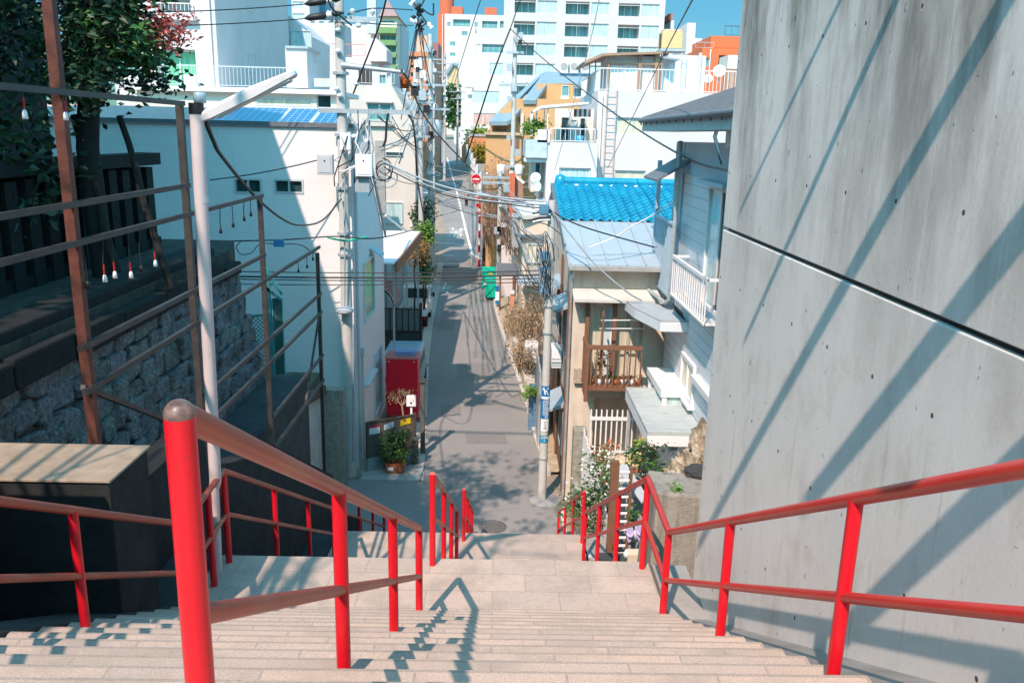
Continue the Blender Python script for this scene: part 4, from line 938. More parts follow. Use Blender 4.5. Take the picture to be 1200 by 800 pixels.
mb = MB(); mb.box(1.72, 6.6, 20.05, 20.14, ze-.06, ze+.03); mb.tube([(1.80, 20.25, ze-.05), (1.83, 20.45, ze-.35), (1.83, 20.45, .1)], .04, 8); mb.build('gutter', MT['grey concrete'], h)
mb = MB(); mb.prism([(1.80, 20.3, ze-.02), (1.80, 23.5, zm-.06), (1.80, 23.5, zm-.35), (1.80, 20.3, ze-.3)], (0, 0, 0), (.07, 0, 0)); mb.build('bargeboard', MT['white paint'], h)
g = G('blue glazed tile'); n_ = g.noise(g.coord(), 1.6, 5); n2 = g.noise(g.coord(), 9, 4)
c = g.ramp(n_, [(.3, (.005, .20, .35)), (.7, (.015, .34, .50))]); c = g.mix(g.ramp(n2, [(.6, 0.), (.75, .5)]), c, (.02, .12, .24)); g.out(c, .28, n2, .1, spec=.55)
# the tiles: rows of overlapping curved pans modelled as one wavy sheet per course
mb = MB(); sl = Vector((0, yr-23.5, zr-zm)); Ls = sl.length; sl.normalize(); nn = Vector((0, -sl.z, sl.y)); rows = 13; cw = .27
ncol = int(4.9/cw)
for r_ in range(rows):
    s0 = Ls*r_/rows-.03; s1 = Ls*(r_+1)/rows+.02
    L0 = []; L1 = []; L2 = []
    for i in range(ncol*6+1):
        t = (i % 6)/6; x = 1.70+i*cw/6
        hgt = .035*math.sin(2*math.pi*t)+(.018 if .1 < t < .4 else 0)
        dr = .015*math.cos(2*math.pi*t)
        b0 = Vector((x, 23.5, zm+.1))+sl*(s0+dr)+nn*(hgt+.052); L0.append(b0); L2.append(b0-nn*.05); L1.append(Vector((x, 23.5, zm+.1))+sl*s1+nn*(hgt+.006))
    q = len(L0); mb.add(L0+L1, [(i, i+1, q+i+1, q+i) for i in range(q-1)], True); mb.add(L2+L0, [(i, i+1, q+i+1, q+i) for i in range(q-1)], False)
mb.prism([(1.70, 23.5, zm+.02), (1.70, yr, zr+.02), (1.70, yb2, zm-.45), (1.70, yb2, zm-.38), (1.70, yr, zr+.09), (1.70, 23.5, zm+.07)], (0, 0, 0), (4.9, 0, 0))
mb.build('tile_roof', MT['blue glazed tile'], h)
mb = MB(); mb.tube([(1.95, yr-.02, zr+.2), (6.6, yr-.02, zr+.2)], .13, 12); mb.box(1.95, 6.6, yr-.13, yr+.1, zr+.04, zr+.17); mb.lathe((1.93, yr-.02, zr+.06), [(.17, 0), (.19, .1), (.15, .3), (0, .36)], 12); mb.build('ridge', MT['blue glazed tile'], h)
mb = MB()
for i in range(12): mb.ball((2.05+i*.39, yr-.2, zr+.08), .06, 8, 5, (1.5, .6, .6))
mb.build('ridge_mortar', MT['white paint'], h)
mb = MB(); mb.prism([(1.62, 23.4, zm-.12), (1.62, yr, zr-.04), (1.62, yr, zr+.12), (1.62, 23.4, zm+.05)], (0, 0, 0), (.08, 0, 0)); mb.build('verge_board', MT['dark roof'], h)
mb = MB(); a0 = PY(672, 347, 20.1); b0 = PY(750, 352, 20.1); mb.prism([(a0.x, 20.48, a0.z+.13), (a0.x, 19.95, a0.z-.05), (a0.x, 19.95, a0.z-.12), (a0.x, 20.48, a0.z+.02)], (0, 0, 0), (2.2, 0, 0)); mb.build('lean_to_roof', MT['concrete pale'], h)
mb = MB()
for px in (688, 720): x = PY(px, 380, 20.38).x; mb.box(x-.05, x+.05, 20.33, 20.43, PY(px, 458, 20.38).z, a0.z+.0)
mb.build('brown_post', MT['brown paint'], h)
# balcony
bx0, bx1 = PY(686, 430, 19.55).x, PY(751, 430, 19.55).x; bz0 = PY(718, 457, 19.55).z; bz1 = PY(718, 405, 19.55).z
mb = MB(); mb.box(bx0, bx1, 19.55, 20.48, bz0-.02, bz0+.1); mb.build('balcony_floor', MT['brown paint'], h)
mb = MB(); mb.box(bx0, bx1, 19.5, 19.6, bz1-.1, bz1); mb.box(bx0, bx0+.07, 19.6, 20.45, bz1-.1, bz1)
for i in range(11): x = bx0+(bx1-bx0)*i/10; mb.box(x-.016, x+.016, 19.53, 19.57, bz0+.1, bz1-.1)
for i in range(1, 5): y = 19.55+.19*i; mb.box(bx0, bx0+.03, y-.016, y+.016, bz0+.1, bz1-.1)
mb.box(bx0-.005, bx0+.075, 19.505, 19.595, bz0-.3, bz1-.101); mb.build('balcony_rail', MT['brown paint'], h)
# street side: windows with hoods, wooden skirting
so = Vector((X0, 20.5, 0)); su_ = Vector((0, 1, 0)); sn = Vector((-1, 0, 0))
for y0, y1, z0, z1, k_ in ((1.0, 2.3, 3.7, 4.9, 'black'), (3.4, 5.0, 3.6, 5.0, 'dark'), (1.2, 2.4, .9, 2.1, 'dark')):
    face_win(h, so, su_, sn, y0, y1, z0, z1, k_, MT['galvanised'], .06, 1, .05, .05)
    mb = MB(); mb.prism([(X0, 20.5+y0-.2, z1+.32), (X0-.42, 20.5+y0-.2, z1+.12), (X0-.42, 20.5+y0-.2, z1+.06), (X0, 20.5+y0-.2, z1+.2)], (0, 0, 0), (0, y1-y0+.4, 0)); mb.build('window_hood', MT['metal roof'], h)
mb = MB(); mb.box(X0-.02, X0-.001, 20.52, 29, .0, 2.6); mb.build('timber_skirting', mat('brown boards', (.17, .11, .075), rough=.85, var=.3, scale=5, stretch=(1, 5, .4)), h)
mb = MB()
for y, z1 in ((20.9, 5.6), (23.6, 6.2)): mb.tube([(X0-.06, y, .1), (X0-.06, y, z1)], .035, 8)
mb.build('drainpipe', MT['brown paint'], h)
mb = MB(); mb.box(X0-.32, X0-.03, 22.9, 23.8, 3.0, 3.55); mb.build('air_conditioner', MT['white plastic'], h, bevel=.02)
mb = MB(); p = PY(680, 437, 20.44); mb.box(p.x-.16, p.x+.16, 20.36, 20.49, p.z-.25, p.z+.12); mb.build('meter_box', mat('dirty meter', (.40, .33, .26), var=.5, scale=14), h)
# things on the balcony
rg = random.Random(3)
lp_ = thing('laundry_pole', 'pale laundry poles on a bracket above the brown balcony rail', 'laundry pole', (bx0+.5, 19.8, bz0))
mb = MB(); zp = PY(710, 375, 19.8).z; mb.tube([(bx0+.35, 19.75, zp), (bx1+.1, 19.8, zp+.02)], .014, 8); mb.tube([(bx0+.35, 19.95, zp-.25), (bx1+.1, 19.95, zp-.23)], .014, 8); mb.build('poles', MT['white paint'], lp_)
mb = MB(); mb.bar((bx0+.4, 19.75, bz0+.1), (bx0+.4, 19.75, zp+.25), .05); mb.bar((bx0+.4, 19.7, zp+.12), (bx0+.4, 20.0, zp+.12), .04); mb.build('bracket', MT['brown paint'], lp_)
for i in range(7):
    x = bx0+.18+i*.2; t = thing('flower_pot', ('small pot at the left end of the row on the balcony floor', 'second small pot from the left behind the brown rail', 'third small pot from the left behind the brown rail', 'middle small pot behind the brown rail', 'third small pot from the right behind the brown rail', 'second small pot from the right behind the brown rail', 'small pot at the right end of the row on the balcony floor')[i], 'flower pot', (x, 19.7, bz0+.1), 'pots on the balcony')
    MB().lathe((x, 19.7, bz0+.1), [(0, 0), (.05, 0), (.07, .14), (.055, .14), (0, .12)], 12).build('pot', MT['white paint' if i % 3 else 'terracotta'], t)
    mb = MB(); foliage(mb, [(Vector((x, 19.7, bz0+.3)), .06)], 30, .07, .7); mb.build('plant', MT[rg.choice(('leaf brown', 'leaf green'))], t)
mb = MB(); foliage(mb, [(Vector((bx0+.42, 19.75, bz0+.5+i*.12)), .12) for i in range(4)], 160, .09, .8); one('climbing_plant', mb, mat('withered leaf', (.10, .09, .05), var=.5), 'withered plant clinging to the left of the brown balcony rail', 'plant')

# ---- light blue house by the concrete wall
h = thing('blue_house', 'pale blue clapboard house with a white slatted balcony beside the concrete wall', 'house', (6.2, 16, 0))
XW = 4.2; Y0, Y1 = 12.6, 20.15; zt = 9.42
g = G('clapboard'); v = g.coord(); s3 = g.node('ShaderNodeSeparateXYZ'); g.L.new(v, s3.inputs[0])
fz = g.math('FRACT', g.math('MULTIPLY', s3.outputs[2], 1/.23)); n1 = g.noise(v, 1.2, 6); ln = g.math('LESS_THAN', fz, .05)
c = g.ramp(n1, [(.3, (.64, .68, .71)), (.7, (.70, .735, .76))]); c = g.mix(ln, c, (.22, .28, .32)); g.out(c, .55, fz, .6, .02)
mb = MB(); mb.box(XW, 9.5, Y0, Y1, -.1, zt); mb.build('wall', MT['clapboard'], h)
wo = Vector((XW, 0, 0)); wu = Vector((0, 1, 0)); wn = Vector((-1, 0, 0))
BT = mat('blue trim', (.36, .47, .54), rough=.5, var=.06)
# corner boards and the upper band
mb = MB(); mb.lbox(wo, wu, wn, (Y1-.9, Y1+.02), (5.0, zt), (.0, .04)); mb.lbox(wo, wu, wn, (Y0, Y1-.9), (8.72, zt), (.0, .03)); mb.build('corner_board', BT, h)
# big upstairs window
ya, yb = PX(857, 290, XW).y, PX(829, 290, XW).y; za, zb = PX(840, 365, XW).z, PX(830, 220, XW).z
face_win(h, wo, wu, wn, ya, yb, za, zb, 'pale', MT['white paint'], .08, 0, .05, .045)
ym = ya+.25*(yb-ya); mb = MB(); mb.lbox(wo, wu, wn, (ya+.1, ya+.42*(yb-ya)), (za+.02, zb-.03), (.012, .02)); mb.build('open_sash', glass('black'), h)
mb = MB(); mb.lbox(wo, wu, wn, (ya+.42*(yb-ya), ya+.5*(yb-ya)), (za, zb), (.012, .05)); mb.build('sash_frame', MT['alu'], h)
mb = MB(); mb.lbox(wo, wu, wn, (ya-.1, yb+.25), (zb+.1, zb+.18), (.0, .28)); mb.build('window_hood', BT, h)
# roller shutter box right of it
mb = MB()
for i in range(26): mb.prism([Vector((XW-.03, Y0+.05, za-.1+i*.1)), Vector((XW-.075, Y0+.05, za-.1+i*.1)), Vector((XW-.04, Y0+.05, za-.1+i*.1+.092))], (0, 0, 0), (0, ya-.15-Y0, 0))
mb.build('louvre_panel', mat('louvre blue', (.50, .59, .65), rough=.45, var=.05), h)
# white balcony in front of the window
xr = XW-.34; y_a, y_b = PX(829, 330, xr).y, PX(787, 330, xr).y; zt_ = PX(789, 298, xr).z; zb_ = PX(789, 348, xr).z
mb = MB(); mb.box(xr-.03, xr+.03, y_a, y_b, zt_-.07, zt_); mb.box(xr-.02, xr+.02, y_a, y_b, zb_, zb_+.04); mb.box(xr, XW, y_a, y_a+.05, zt_-.06, zt_-.01); mb.box(xr, XW, y_b-.05, y_b, zt_-.06, zt_-.01); mb.box(xr, XW, y_a, y_a+.05, zb_, zb_+.04); mb.box(xr, XW, y_b-.05, y_b, zb_, zb_+.04)
nb = 17
for i in range(nb): y = y_a+.02+(y_b-y_a-.04)*i/(nb-1); mb.box(xr-.012, xr+.012, y-.014, y+.014, zb_+.04, zt_-.07)
mb.build('balcony_rail', MT['white paint'], h)
mb = MB(); mb.box(xr+.02, XW, y_a+.05, y_b-.05, zb_-.03, zb_-.002); mb.build('balcony_floor', MT['grey plastic'], h)
# slatted screen at the far end and its posts
xs_ = XW-.22; ys0, ys1 = PX(791, 260, xs_).y, PX(769, 260, xs_).y; zz1 = PX(770, 251, xs_).z; zz0 = PX(767, 330, xs_).z
mb = MB()
for i in range(16): y = ys0+(ys1-ys0)*i/15; mb.box(xs_-.015, xs_+.015, y-.032, y+.032, zz0, zz1-.06)
mb.box(xs_-.035, xs_+.035, ys0-.04, ys1+.04, zz1-.058, zz1); mb.box(xs_-.02, xs_+.02, ys0, ys1, zz0-.06, zz0-.002); mb.build('slat_screen', BT, h)
mb = MB(); mb.box(xs_-.05, xs_+.05, ys1-.05, ys1+.06, zz0, PX(774, 188, xs_).z); mb.build('post', BT, h)
mb = MB(); mb.tube([(xs_-.02, ys0-.1, PX(795, 165, xs_).z), (xs_-.02, ys0-.1, zz0-.05), (xs_-.05, ys0+.2, zz0-.2), (xs_-.3, ys1+.1, zz0-.12)], .05, 8); mb.build('drainpipe', mat('old pipe', (.42, .47, .47), rough=.6, var=.2), h)
a = PX(758, 188, 3.7); b = PX(797, 165, 3.7)
mb = MB(); mb.prism([(3.45, 18.6, 8.55), (4.2, 18.6, 9.0), (4.2, 20.3, 9.0), (3.45, 20.3, 8.55)], (0, 0, 0), (0, 0, .05)); mb.build('porch_roof', MT['dark roof'], h)
# main roof: eave along X = 3.4
zE = PX(752, 139, 3.4).z; yE0 = 12.2; yE1 = PX(752, 139, 3.4).y
zn = PX(845, 131, 3.4).z
mb = MB(); mb.prism([(3.4, yE0, zE), (6.6, yE0, zE+1.1), (10, yE0, zE), (10, yE0, zE-.08), (3.4, yE0, zE-.08)], (0, 0, 0), (0, yE1-yE0, 0))
for i in range(24): y = yE0+i*(yE1-yE0)/23; mb.prism([(3.4, y-.02, zE+.004), (6.6, y-.02, zE+1.104), (6.6, y-.02, zE+1.13), (3.4, y-.02, zE+.03)], (0, 0, 0), (0, .03, 0))
mb.build('roof', MT['dark roof'], h)
mb = MB(); mb.box(3.42, 4.2, yE0+.1, yE1-.05, zE-.30, zE-.081); mb.build('soffit', mat('soffit', (.52, .52, .49), rough=.8, var=.1), h)
mb = MB(); mb.tube([(3.37, yE0, zE-.05), (3.37, yE1, zE-.05)], .06, 8)
for i in range(13): y = yE0+.2+i*(yE1-yE0-.4)/12; mb.bar((3.36, y, zE-.02), (3.36, y, zE-.16), .03)
mb.build('gutter', MT['dark roof'], h)
# service bracket with white wires under the eave corner
mb = MB(); q = PX(845, 142, 3.55); mb.box(3.5, 3.75, q.y-.15, q.y+.15, q.z, q.z+.06); mb.build('bracket', MT['concrete pale'], h)
for k in range(4):
    a = q+Vector((0, .05*k, 0)); mb = MB(); mb.tube([a, a+Vector((-.05, .05, -.25)), a+Vector((.05, -.1*k+.1, -.5-.06*k))], .014, 6); mb.build('service_wire', MT['white plastic' if k < 3 else 'cable'], h)
mb = MB(); q2 = PX(853, 158, 3.7); mb.box(3.7, 3.95, q2.y-.2, q2.y+.15, q2.z-.22, q2.z+.18); mb.build('meter_box', MT['galvanised'], h, bevel=.02)
# first-floor awning slab
zA = PX(801, 372, 4.2).z; Z3 = (0, 0, .22)
pl = [(4.2, 17.75, zA-.22), (3.58, 17.75, zA-.22), (3.22, 19.1, zA-.22), (3.1, 20.3, zA-.22), (3.5, 20.3, zA-.22), (4.2, 18.9, zA-.22)]
mb = MB(); mb.prism(pl, (0, 0, 0), Z3); mb.build('awning', mat('awning white blue', (.66, .70, .73), rough=.5, var=.05), h, bevel=.01)
mb = MB(); mb.prism([(p[0], p[1], zA+.003) for p in pl], (0, 0, 0), (0, 0, .03)); mb.build('awning_cover', mat('grey felt', (.36, .40, .42), rough=.9, var=.15, scale=4), h)
mb = MB()
for i in range(7): y = 17.85+i*.16; mb.bar((4.12, y, zA+.03), (4.06, y, zA+.2), .02)
mb.bar((4.06, 17.8, zA+.2), (4.06, 18.9, zA+.2), .02); mb.build('guard', MT['dark steel'], h)
# bay window
zB1 = PX(785, 432, 4.2).z; zB0 = 3.3; yB0, yB1 = 17.35, 19.2
mb = MB(); mb.box(3.62, 4.198, yB0, yB1, zB1-.1, zB1+.06); mb.box(3.66, 4.198, yB0+.05, yB1-.05, zB0, zB0+.35)
for x, y in ((3.66, yB0+.03), (3.66, yB1-.13), (4.09, yB0+.03), (3.66, (yB0+yB1)/2)): mb.box(x, x+.1, y, y+.1, zB0+.35, zB1-.1)
mb.build('bay_window', MT['white paint'], h)
MB().box(3.70, 4.19, yB0+.08, yB1-.1, zB0+.352, zB1-.102).build('bay_glass', glass('pale'), h)
# window below
ya, yb = PX(814, 440, XW).y, PX(800, 440, XW).y; za, zb = PX(806, 462, XW).z, PX(800, 415, XW).z
face_win(h, wo, wu, wn, ya, yb, za, zb, 'cream', MT['white paint'], .09, 1, .06, .05, sill=True)
mb = MB(); mb.lbox(wo, wu, wn, (ya-2.2, ya-.3), (zb-.15, zb-.02), (0, .16)); mb.lbox(wo, wu, wn, (ya-2.3, ya-2.15), (za-1.2, zb-.1), (0, .08)); mb.build('trim_board', MT['white paint'], h)
# canopy over the entrance
zc = 3.8; mb = MB(); mb.box(3.02, 4.19, 15.5, 18.5, zc-.28, zc-.05); mb.build('canopy', MT['white paint'], h, bevel=.01)
g = G('weathered tin'); v = g.coord(); n1 = g.noise(g.coord((1, 3, 1)), 1.5, 7, .7); n2 = g.noise(v, 12, 5, .7)
c = g.ramp(n1, [(.35, (.36, .40, .40)), (.6, (.48, .52, .50)), (.75, (.26, .20, .14))]); c = g.mix(g.ramp(n2, [(.6, 0.), (.8, .5)]), c, (.25, .17, .11)); g.out(c, .7, n2, .1)
mb = MB(); mb.box(3.08, 4.18, 15.56, 18.44, zc-.049, zc-.02); mb.box(3.02, 3.08, 15.5, 18.5, zc-.049, zc+.03); mb.box(3.08, 4.19, 15.5, 15.56, zc-.049, zc+.03); mb.box(3.08, 4.19, 18.44, 18.5, zc-.049, zc+.03); mb.build('canopy_roof', MT['weathered tin'], h)
mb = MB(); mb.box(3.08, 3.14, 18.3, 18.36, 1.0, zc-.28); mb.build('canopy_post', MT['galvanised'], h)
mb = MB(); mb.lbox(wo, wu, wn, (16.2, 17.2), (1.02, 3.1), (0, .05)); mb.build('front_door', mat('door blue', (.30, .44, .54), rough=.45, var=.05), h); 
mb = MB(); mb.lathe((3.75, 16.4, zc-.72), [(0, 0), (.1, .05), (.14, .2), (.1, .38), (.03, .44)], 12); mb.build('porch_lamp', mat('lamp brown', (.30, .24, .18), rough=.4), h)

# ---- end of the concrete wall: plinth and broken rubble
pb_ = thing('stone_plinth', 'weathered grey brown concrete block standing against the end of the tall wall', 'block', (2.1, 8.6, 0))
za = PY(800, 577, 8.6).z
mb = MB(); mb.prism([(1.66, 8.4, .8), (2.6, 8.4, .8), (2.6, 9.5, .8), (1.66, 9.5, .8)], (0, 0, 0), (0, 0, za-.8))
for i, v_ in enumerate(mb.v):
    if v_[2] > 2: mb.v[i] = (v_[0]+(.17 if v_[0] < 1.7 else 0), v_[1]+(.2 if v_[1] < 8.5 else -.25), v_[2]-(.0 if v_[0] < 2 else .06))
g = G('weathered plinth'); v = g.coord(); n1 = g.noise(g.coord((1, 1, .5)), 1.4, 7, .7); n2 = g.noise(v, 18, 6, .7); n3 = g.noise(g.coord((5, 5, .5)), 1.5, 6, .7)
c = g.ramp(n1, [(.3, (.20, .18, .15)), (.65, (.36, .33, .28))]); c = g.mix(g.ramp(n3, [(.5, 0.), (.68, .7)]), c, (.10, .09, .075)); g.out(c, .92, n2, .6, .03)
mb.build('block', MT['weathered plinth'], pb_, bevel=.03)
g = G('broken rubble'); v = g.coord(); n2 = g.noise(v, 7, 6, .7); g.out(g.ramp(n2, [(.35, (.16, .13, .09)), (.5, (.34, .27, .19)), (.66, (.60, .53, .42))]), .95, n2, 1., .05)
def rock(c, r, name, label, m, sc=(1, 1, 1), sub=4, amp=.35, fr_=2.2, group=None):
    bm = bmesh.new(); bmesh.ops.create_icosphere(bm, subdivisions=sub, radius=1)
    mb = MB()
    for v_ in bm.verts:
        p = v_.co.copy(); k = 1+amp*noise.noise(p*fr_+Vector(c))+amp*.5*noise.noise(p*fr_*2.7+Vector(c))+amp*.25*noise.noise(p*fr_*6+Vector(c))
        mb.v.append(tuple(Vector(c)+Vector((p.x*sc[0], p.y*sc[1], p.z*sc[2]))*r*k))
    for f in bm.faces: mb.f.append(tuple(v_.index for v_ in f.verts)); mb.sm.append(False)
    bm.free(); return one(name, mb, m, label, 'rock', group)
rock(PY(812, 572, 9.6), .42, 'rubble', 'broken lump of sandy rubble on the concrete block below the canopy', MT['broken rubble'], (.75, .9, .95), 5, .5)
rock(PY(828, 545, 9.9), .40, 'rubble', 'taller lump of sandy rubble against the concrete wall edge', MT['broken rubble'], (.6, .9, 1.2), 5, .5)
rock(PY(818, 553, 9.2), .13, 'cobble', 'dark grey cobble stuck in the sandy rubble', MT['dark concrete'], (1.3, 1, .7), 4, .2)
mb = MB(); foliage(mb, [(PY(789, 575, 8.7), .05), (PY(794, 571, 8.7), .04)], 60, .05, .8); one('weed', mb, MT['leaf bright'], 'bright green weed sprouting at the edge of the concrete block', 'plant')
# garden side wall below the stairs
mb = MB(); mb.box(1.56, 1.64, 7.6, 18.0, -.1, .9); mb.prism([(1.575, 9.8, .9), (1.575, 9.8, 4.0), (1.575, 12.4, 2.75), (1.575, 13.4, 2.6), (1.575, 18.0, .15), (1.575, 18.0, .1)], (0, 0, 0), (.06, 0, 0)); one('garden_wall', mb, MT['concrete pale'], 'pale low garden wall stepping down along the right of the lower stairs', 'wall')

# ---- little yard: gate, pickets, bike, rack, plants
WP = MT['white paint']
gt = thing('picket_gate', 'white steel picket gate closing the little yard under the brown balcony', 'gate', (3.0, 19.3, 1.0))
ga, gb = PY(692, 500, 19.2).x, PY(747, 500, 19.2).x; gz1 = PY(718, 488, 19.2).z; gz0 = max(1.02, PY(718, 532, 19.2).z)
mb = MB()
for i in range(10): x = ga+(gb-ga)*i/9; mb.box(x-.017, x+.017, 19.19, 19.225, gz0, gz1+.17)
mb.build('pickets', WP, gt)
for a_, b_ in ((gz1-.09, gz1), (gz0+.05, gz0+.1)): MB().box(ga-.03, gb+.03, 19.17, 19.188, a_, b_).build('rail', WP, gt)
pf = thing('picket_fence', 'white board fence along the street side of the little yard, half covered by flowers', 'fence', (2.2, 16, 1.0))
mb = MB(); y = 13.6
while y < 19.1:
    mb.box(2.14, 2.165, y, y+.1, 1.0, 2.55+.05*math.sin(y*9)); y += .15
mb.build('boards', WP, pf); mb = MB(); mb.box(2.168, 2.2, 13.5, 19.2, 2.2, 2.28); mb.box(2.168, 2.2, 13.5, 19.2, 1.3, 1.38); mb.build('rails', WP, pf)
cw_ = PY(681, 500, 19.5); mb = MB(); mb.box(1.95, 2.28, 19.5, 19.85, 0, PY(684, 502, 19.6).z); one('gate_post', mb, rc, 'weathered rendered post at the street corner of the little yard', 'post', bevel=.03)
# bicycle
def wheel(bk_, c, r, ax=(1, 0, 0)):
    c = Vector(c); a = Vector((0, 1, 0)); mb = MB(); n = 28
    pts = [c+Vector((0, math.cos(t)*r, math.sin(t)*r)) for t in [2*math.pi*i/n for i in range(n+1)]]
    mb.tube(pts, .022, 7, False); tyre = mb.build('wheel', MT['rubber'], bk_)
    mb = MB()
    for i in range(14): t = 2*math.pi*i/14; mb.tube([c, c+Vector((0, math.cos(t)*(r-.02), math.sin(t)*(r-.02)))], .003, 4)
    mb.cyl(c-Vector((0, 0, .02)), .025, .04, 8); mb.build('spokes', MT['alu'], tyre)
bk_ = thing('bicycle', 'bicycle with black tyres parked among the pots in the little yard', 'bicycle', (2.75, 16.6, 1.0))
cA = Vector((2.62, 17.9, 0)); 
r = .27; za = PY(726, 530, 16.6).z
wy = 16.4; wheel(bk_, (2.75, wy, 1.0+r+.02), r); wheel(bk_, (2.75, wy+1.0, 1.0+r+.02), r)
mb = MB(); b0 = Vector((2.75, wy, 1.29)); b1 = Vector((2.75, wy+1.0, 1.29)); cr_ = Vector((2.75, wy+.55, 1.27)); hd = Vector((2.75, wy+.22, 1.85)); st_ = Vector((2.75, wy+.72, 1.8))
for p, q in ((b0, hd), (hd, cr_), (cr_, st_), (hd-Vector((0, 0, .12)), st_), (b1, cr_), (b1, st_)): mb.tube([p, q], .017, 7)
mb.build('frame', mat('bike red', (.40, .06, .05), rough=.35), bk_)
mb = MB(); mb.tube([hd, hd+Vector((0, -.02, .18))], .014, 7); mb.tube([hd+Vector((-.26, .1, .2)), hd+Vector((-.12, -.03, .19)), hd+Vector((.12, -.03, .19)), hd+Vector((.26, .1, .2))], .014, 7); mb.build('handlebar', MT['galvanised'], bk_)
mb = MB(); mb.ball(st_+Vector((0, .03, .07)), .12, 10, 6, (.7, 1.1, .4)); mb.build('saddle', MT['rubber'], bk_)
mb = MB(); q = hd+Vector((0, -.2, .02)); mb.box(q.x-.16, q.x+.16, q.y-.12, q.y+.1, q.z-.1, q.z+.12); mb.build('basket', mat('basket grey', (.10, .11, .11), var=.3), bk_)
# brown rack with pale rungs, slippers hanging on it
rk = thing('shelf_rack', 'tall brown timber rack with pale rungs behind the lowest bend of the red rail', 'rack', (1.95, 13.0, 1.0))
zt_ = PY(720, 540, 12.9).z; x0 = PY(717, 600, 12.9).x
mb = MB(); mb.box(x0-.06, x0+.08, 12.86, 12.96, 1.0, zt_); mb.box(x0+.26, x0+.31, 12.86, 12.96, 1.0, zt_-.1); mb.build('upright', MT['brown paint'], rk)
mb = MB(); z = 1.2
while z < zt_-.1: mb.tube([(x0+.04, 12.9, z), (x0+.3, 12.9, z+.01)], .025, 8); z += .15
mb.build('rung', MT['white paint'], rk)
lav = mat('lavender rubber', (.48, .40, .66), rough=.6, var=.15, scale=12)
def slipper(px, py, label):
    c = PY(px, py, 12.3); t = thing('slipper', label, 'slipper', c, 'lavender slippers')
    mb = MB(); pts = []
    for i in range(20):
        a = 2*math.pi*i/20; w = .055+.018*math.cos(a); pts.append((c.x+math.sin(a)*w, c.y, c.z+math.cos(a)*.135))
    mb.prism(pts, (0, 0, 0), (0, .03, 0)); mb.build('sole', lav, t, bevel=.006)
    mb = MB(); mb.tube([(c.x-.05, c.y, c.z+.03), (c.x-.02, c.y-.05, c.z+.01), (c.x+.02, c.y-.05, c.z+.01), (c.x+.05, c.y, c.z+.03)], .022, 8); mb.build('strap', lav, t)
slipper(738, 627, 'lavender slipper hanging on the left beside the brown rack'); slipper(750, 625, 'lavender slipper hanging on the right, nearer the red rail post')
mb = MB(); c = PY(743, 655, 12.0); mb.box(c.x-.11, c.x+.11, 11.95, 12.15, c.z-.13, c.z+.11); one('carton', mb, mat('carton', (.62, .52, .38), rough=.9, var=.1), 'small cream carton standing low behind the red rail posts', 'box', bevel=.008)
mb = MB(); mb.box(1.7, 2.6, 11.7, 12.45, .95, c.z-.132); one('shelf', mb, MT['dark concrete'], 'dark shelf carrying the cream carton and clutter beside the stairs', 'shelf')
for px, py, r, lab, m in ((722, 655, .06, 'small dark jar low behind the red rail, left of the carton', 'rubber'), (721, 640, .045, 'black tap head poking out left of the carton', 'black steel'), (734, 648, .05, 'white cup between the carton and the dark jar', 'white plastic')):
    q = PY(px, py, 12.05); mb = MB(); mb.lathe(q-Vector((0, 0, r*1.2)), [(0, 0), (r, 0), (r*.9, r*1.5), (r*.5, r*2), (r*.5, r*2.4), (0, r*2.4)], 12); one('jar', mb, MT[m], lab, 'jar', 'clutter beside the rack')
# planks / sloping board next to the rack
mb = MB(); a = PY(722, 548, 13.6); b = PY(752, 590, 12.9); mb.prism([a, PY(734, 545, 13.8), PY(760, 585, 13.1), b], (0, 0, 0), (0, 0, .03)); one('board', mb, MT['grey plastic'], 'sloping grey board beside the pots in the little yard', 'board')
def potted(px, py, Y, hgt, label, leafm, n=160, potm='terracotta', r=.12, flower=None, sp=.16, size=.09, cat='plant'):
    c = PY(px, py, Y); t = thing('potted_plant', label, cat, c-Vector((0, 0, hgt)), 'potted plants in the little yard')
    zb = c.z-hgt
    MB().lathe((c.x, Y, zb), [(0, 0), (r*.75, 0), (r, r*1.8), (r*.85, r*1.8), (0, r*1.5)], 14).build('pot', MT[potm], t)
    mb = MB()
    for i in range(5): limb(mb, (c.x, Y, zb+r*1.5), (c.x+random.gauss(0, .1), Y+random.gauss(0, .1), c.z+random.uniform(-.1, .12)), .008, .003, .1, 3)
    mb.build('stems', MT['bark'], t)
    mb = MB(); foliage(mb, [(c+Vector((random.gauss(0, sp*.7), random.gauss(0, sp*.6), random.gauss(0, sp*.6))), sp*.6) for _ in range(7)], n, size, .8); mb.build('foliage', MT[leafm], t)
    if flower:
        mb = MB(); foliage(mb, [(c+Vector((random.gauss(0, sp*.6), random.gauss(0, sp*.6), random.gauss(0, sp*.6))), sp*.5) for _ in range(6)], n//3, size*.7, .9, .9); mb.build('flowers', flower, t)
    return t
wf = mat('white petals', (.75, .74, .72), rough=.7, var=.06); of = mat('orange petals', (.70, .16, .05), rough=.7, var=.2); yl = mat('yellow leaf', (.50, .42, .12), rough=.6, var=.3)
potted(750, 523, 15.4, .75, 'potted plant with creamy yellow leaves by the bicycle', 'leaf bright', 130, flower=yl, sp=.14)
potted(744, 540, 14.6, .7, 'potted plant with long pale striped leaves right of the bicycle wheel', 'leaf green', 130, flower=yl, sp=.14)
potted(709, 528, 15.6, .7, 'potted plant with orange flowers left of the bicycle wheel', 'leaf brown', 120, flower=of, sp=.13)
potted(764, 530, 14.8, .65, 'dark green shrub in a pot under the canopy corner', 'leaf dark', 220, sp=.18)
potted(770, 548, 14.2, .6, 'potted plant with thin bright green stems under the canopy', 'leaf bright', 90, sp=.14)
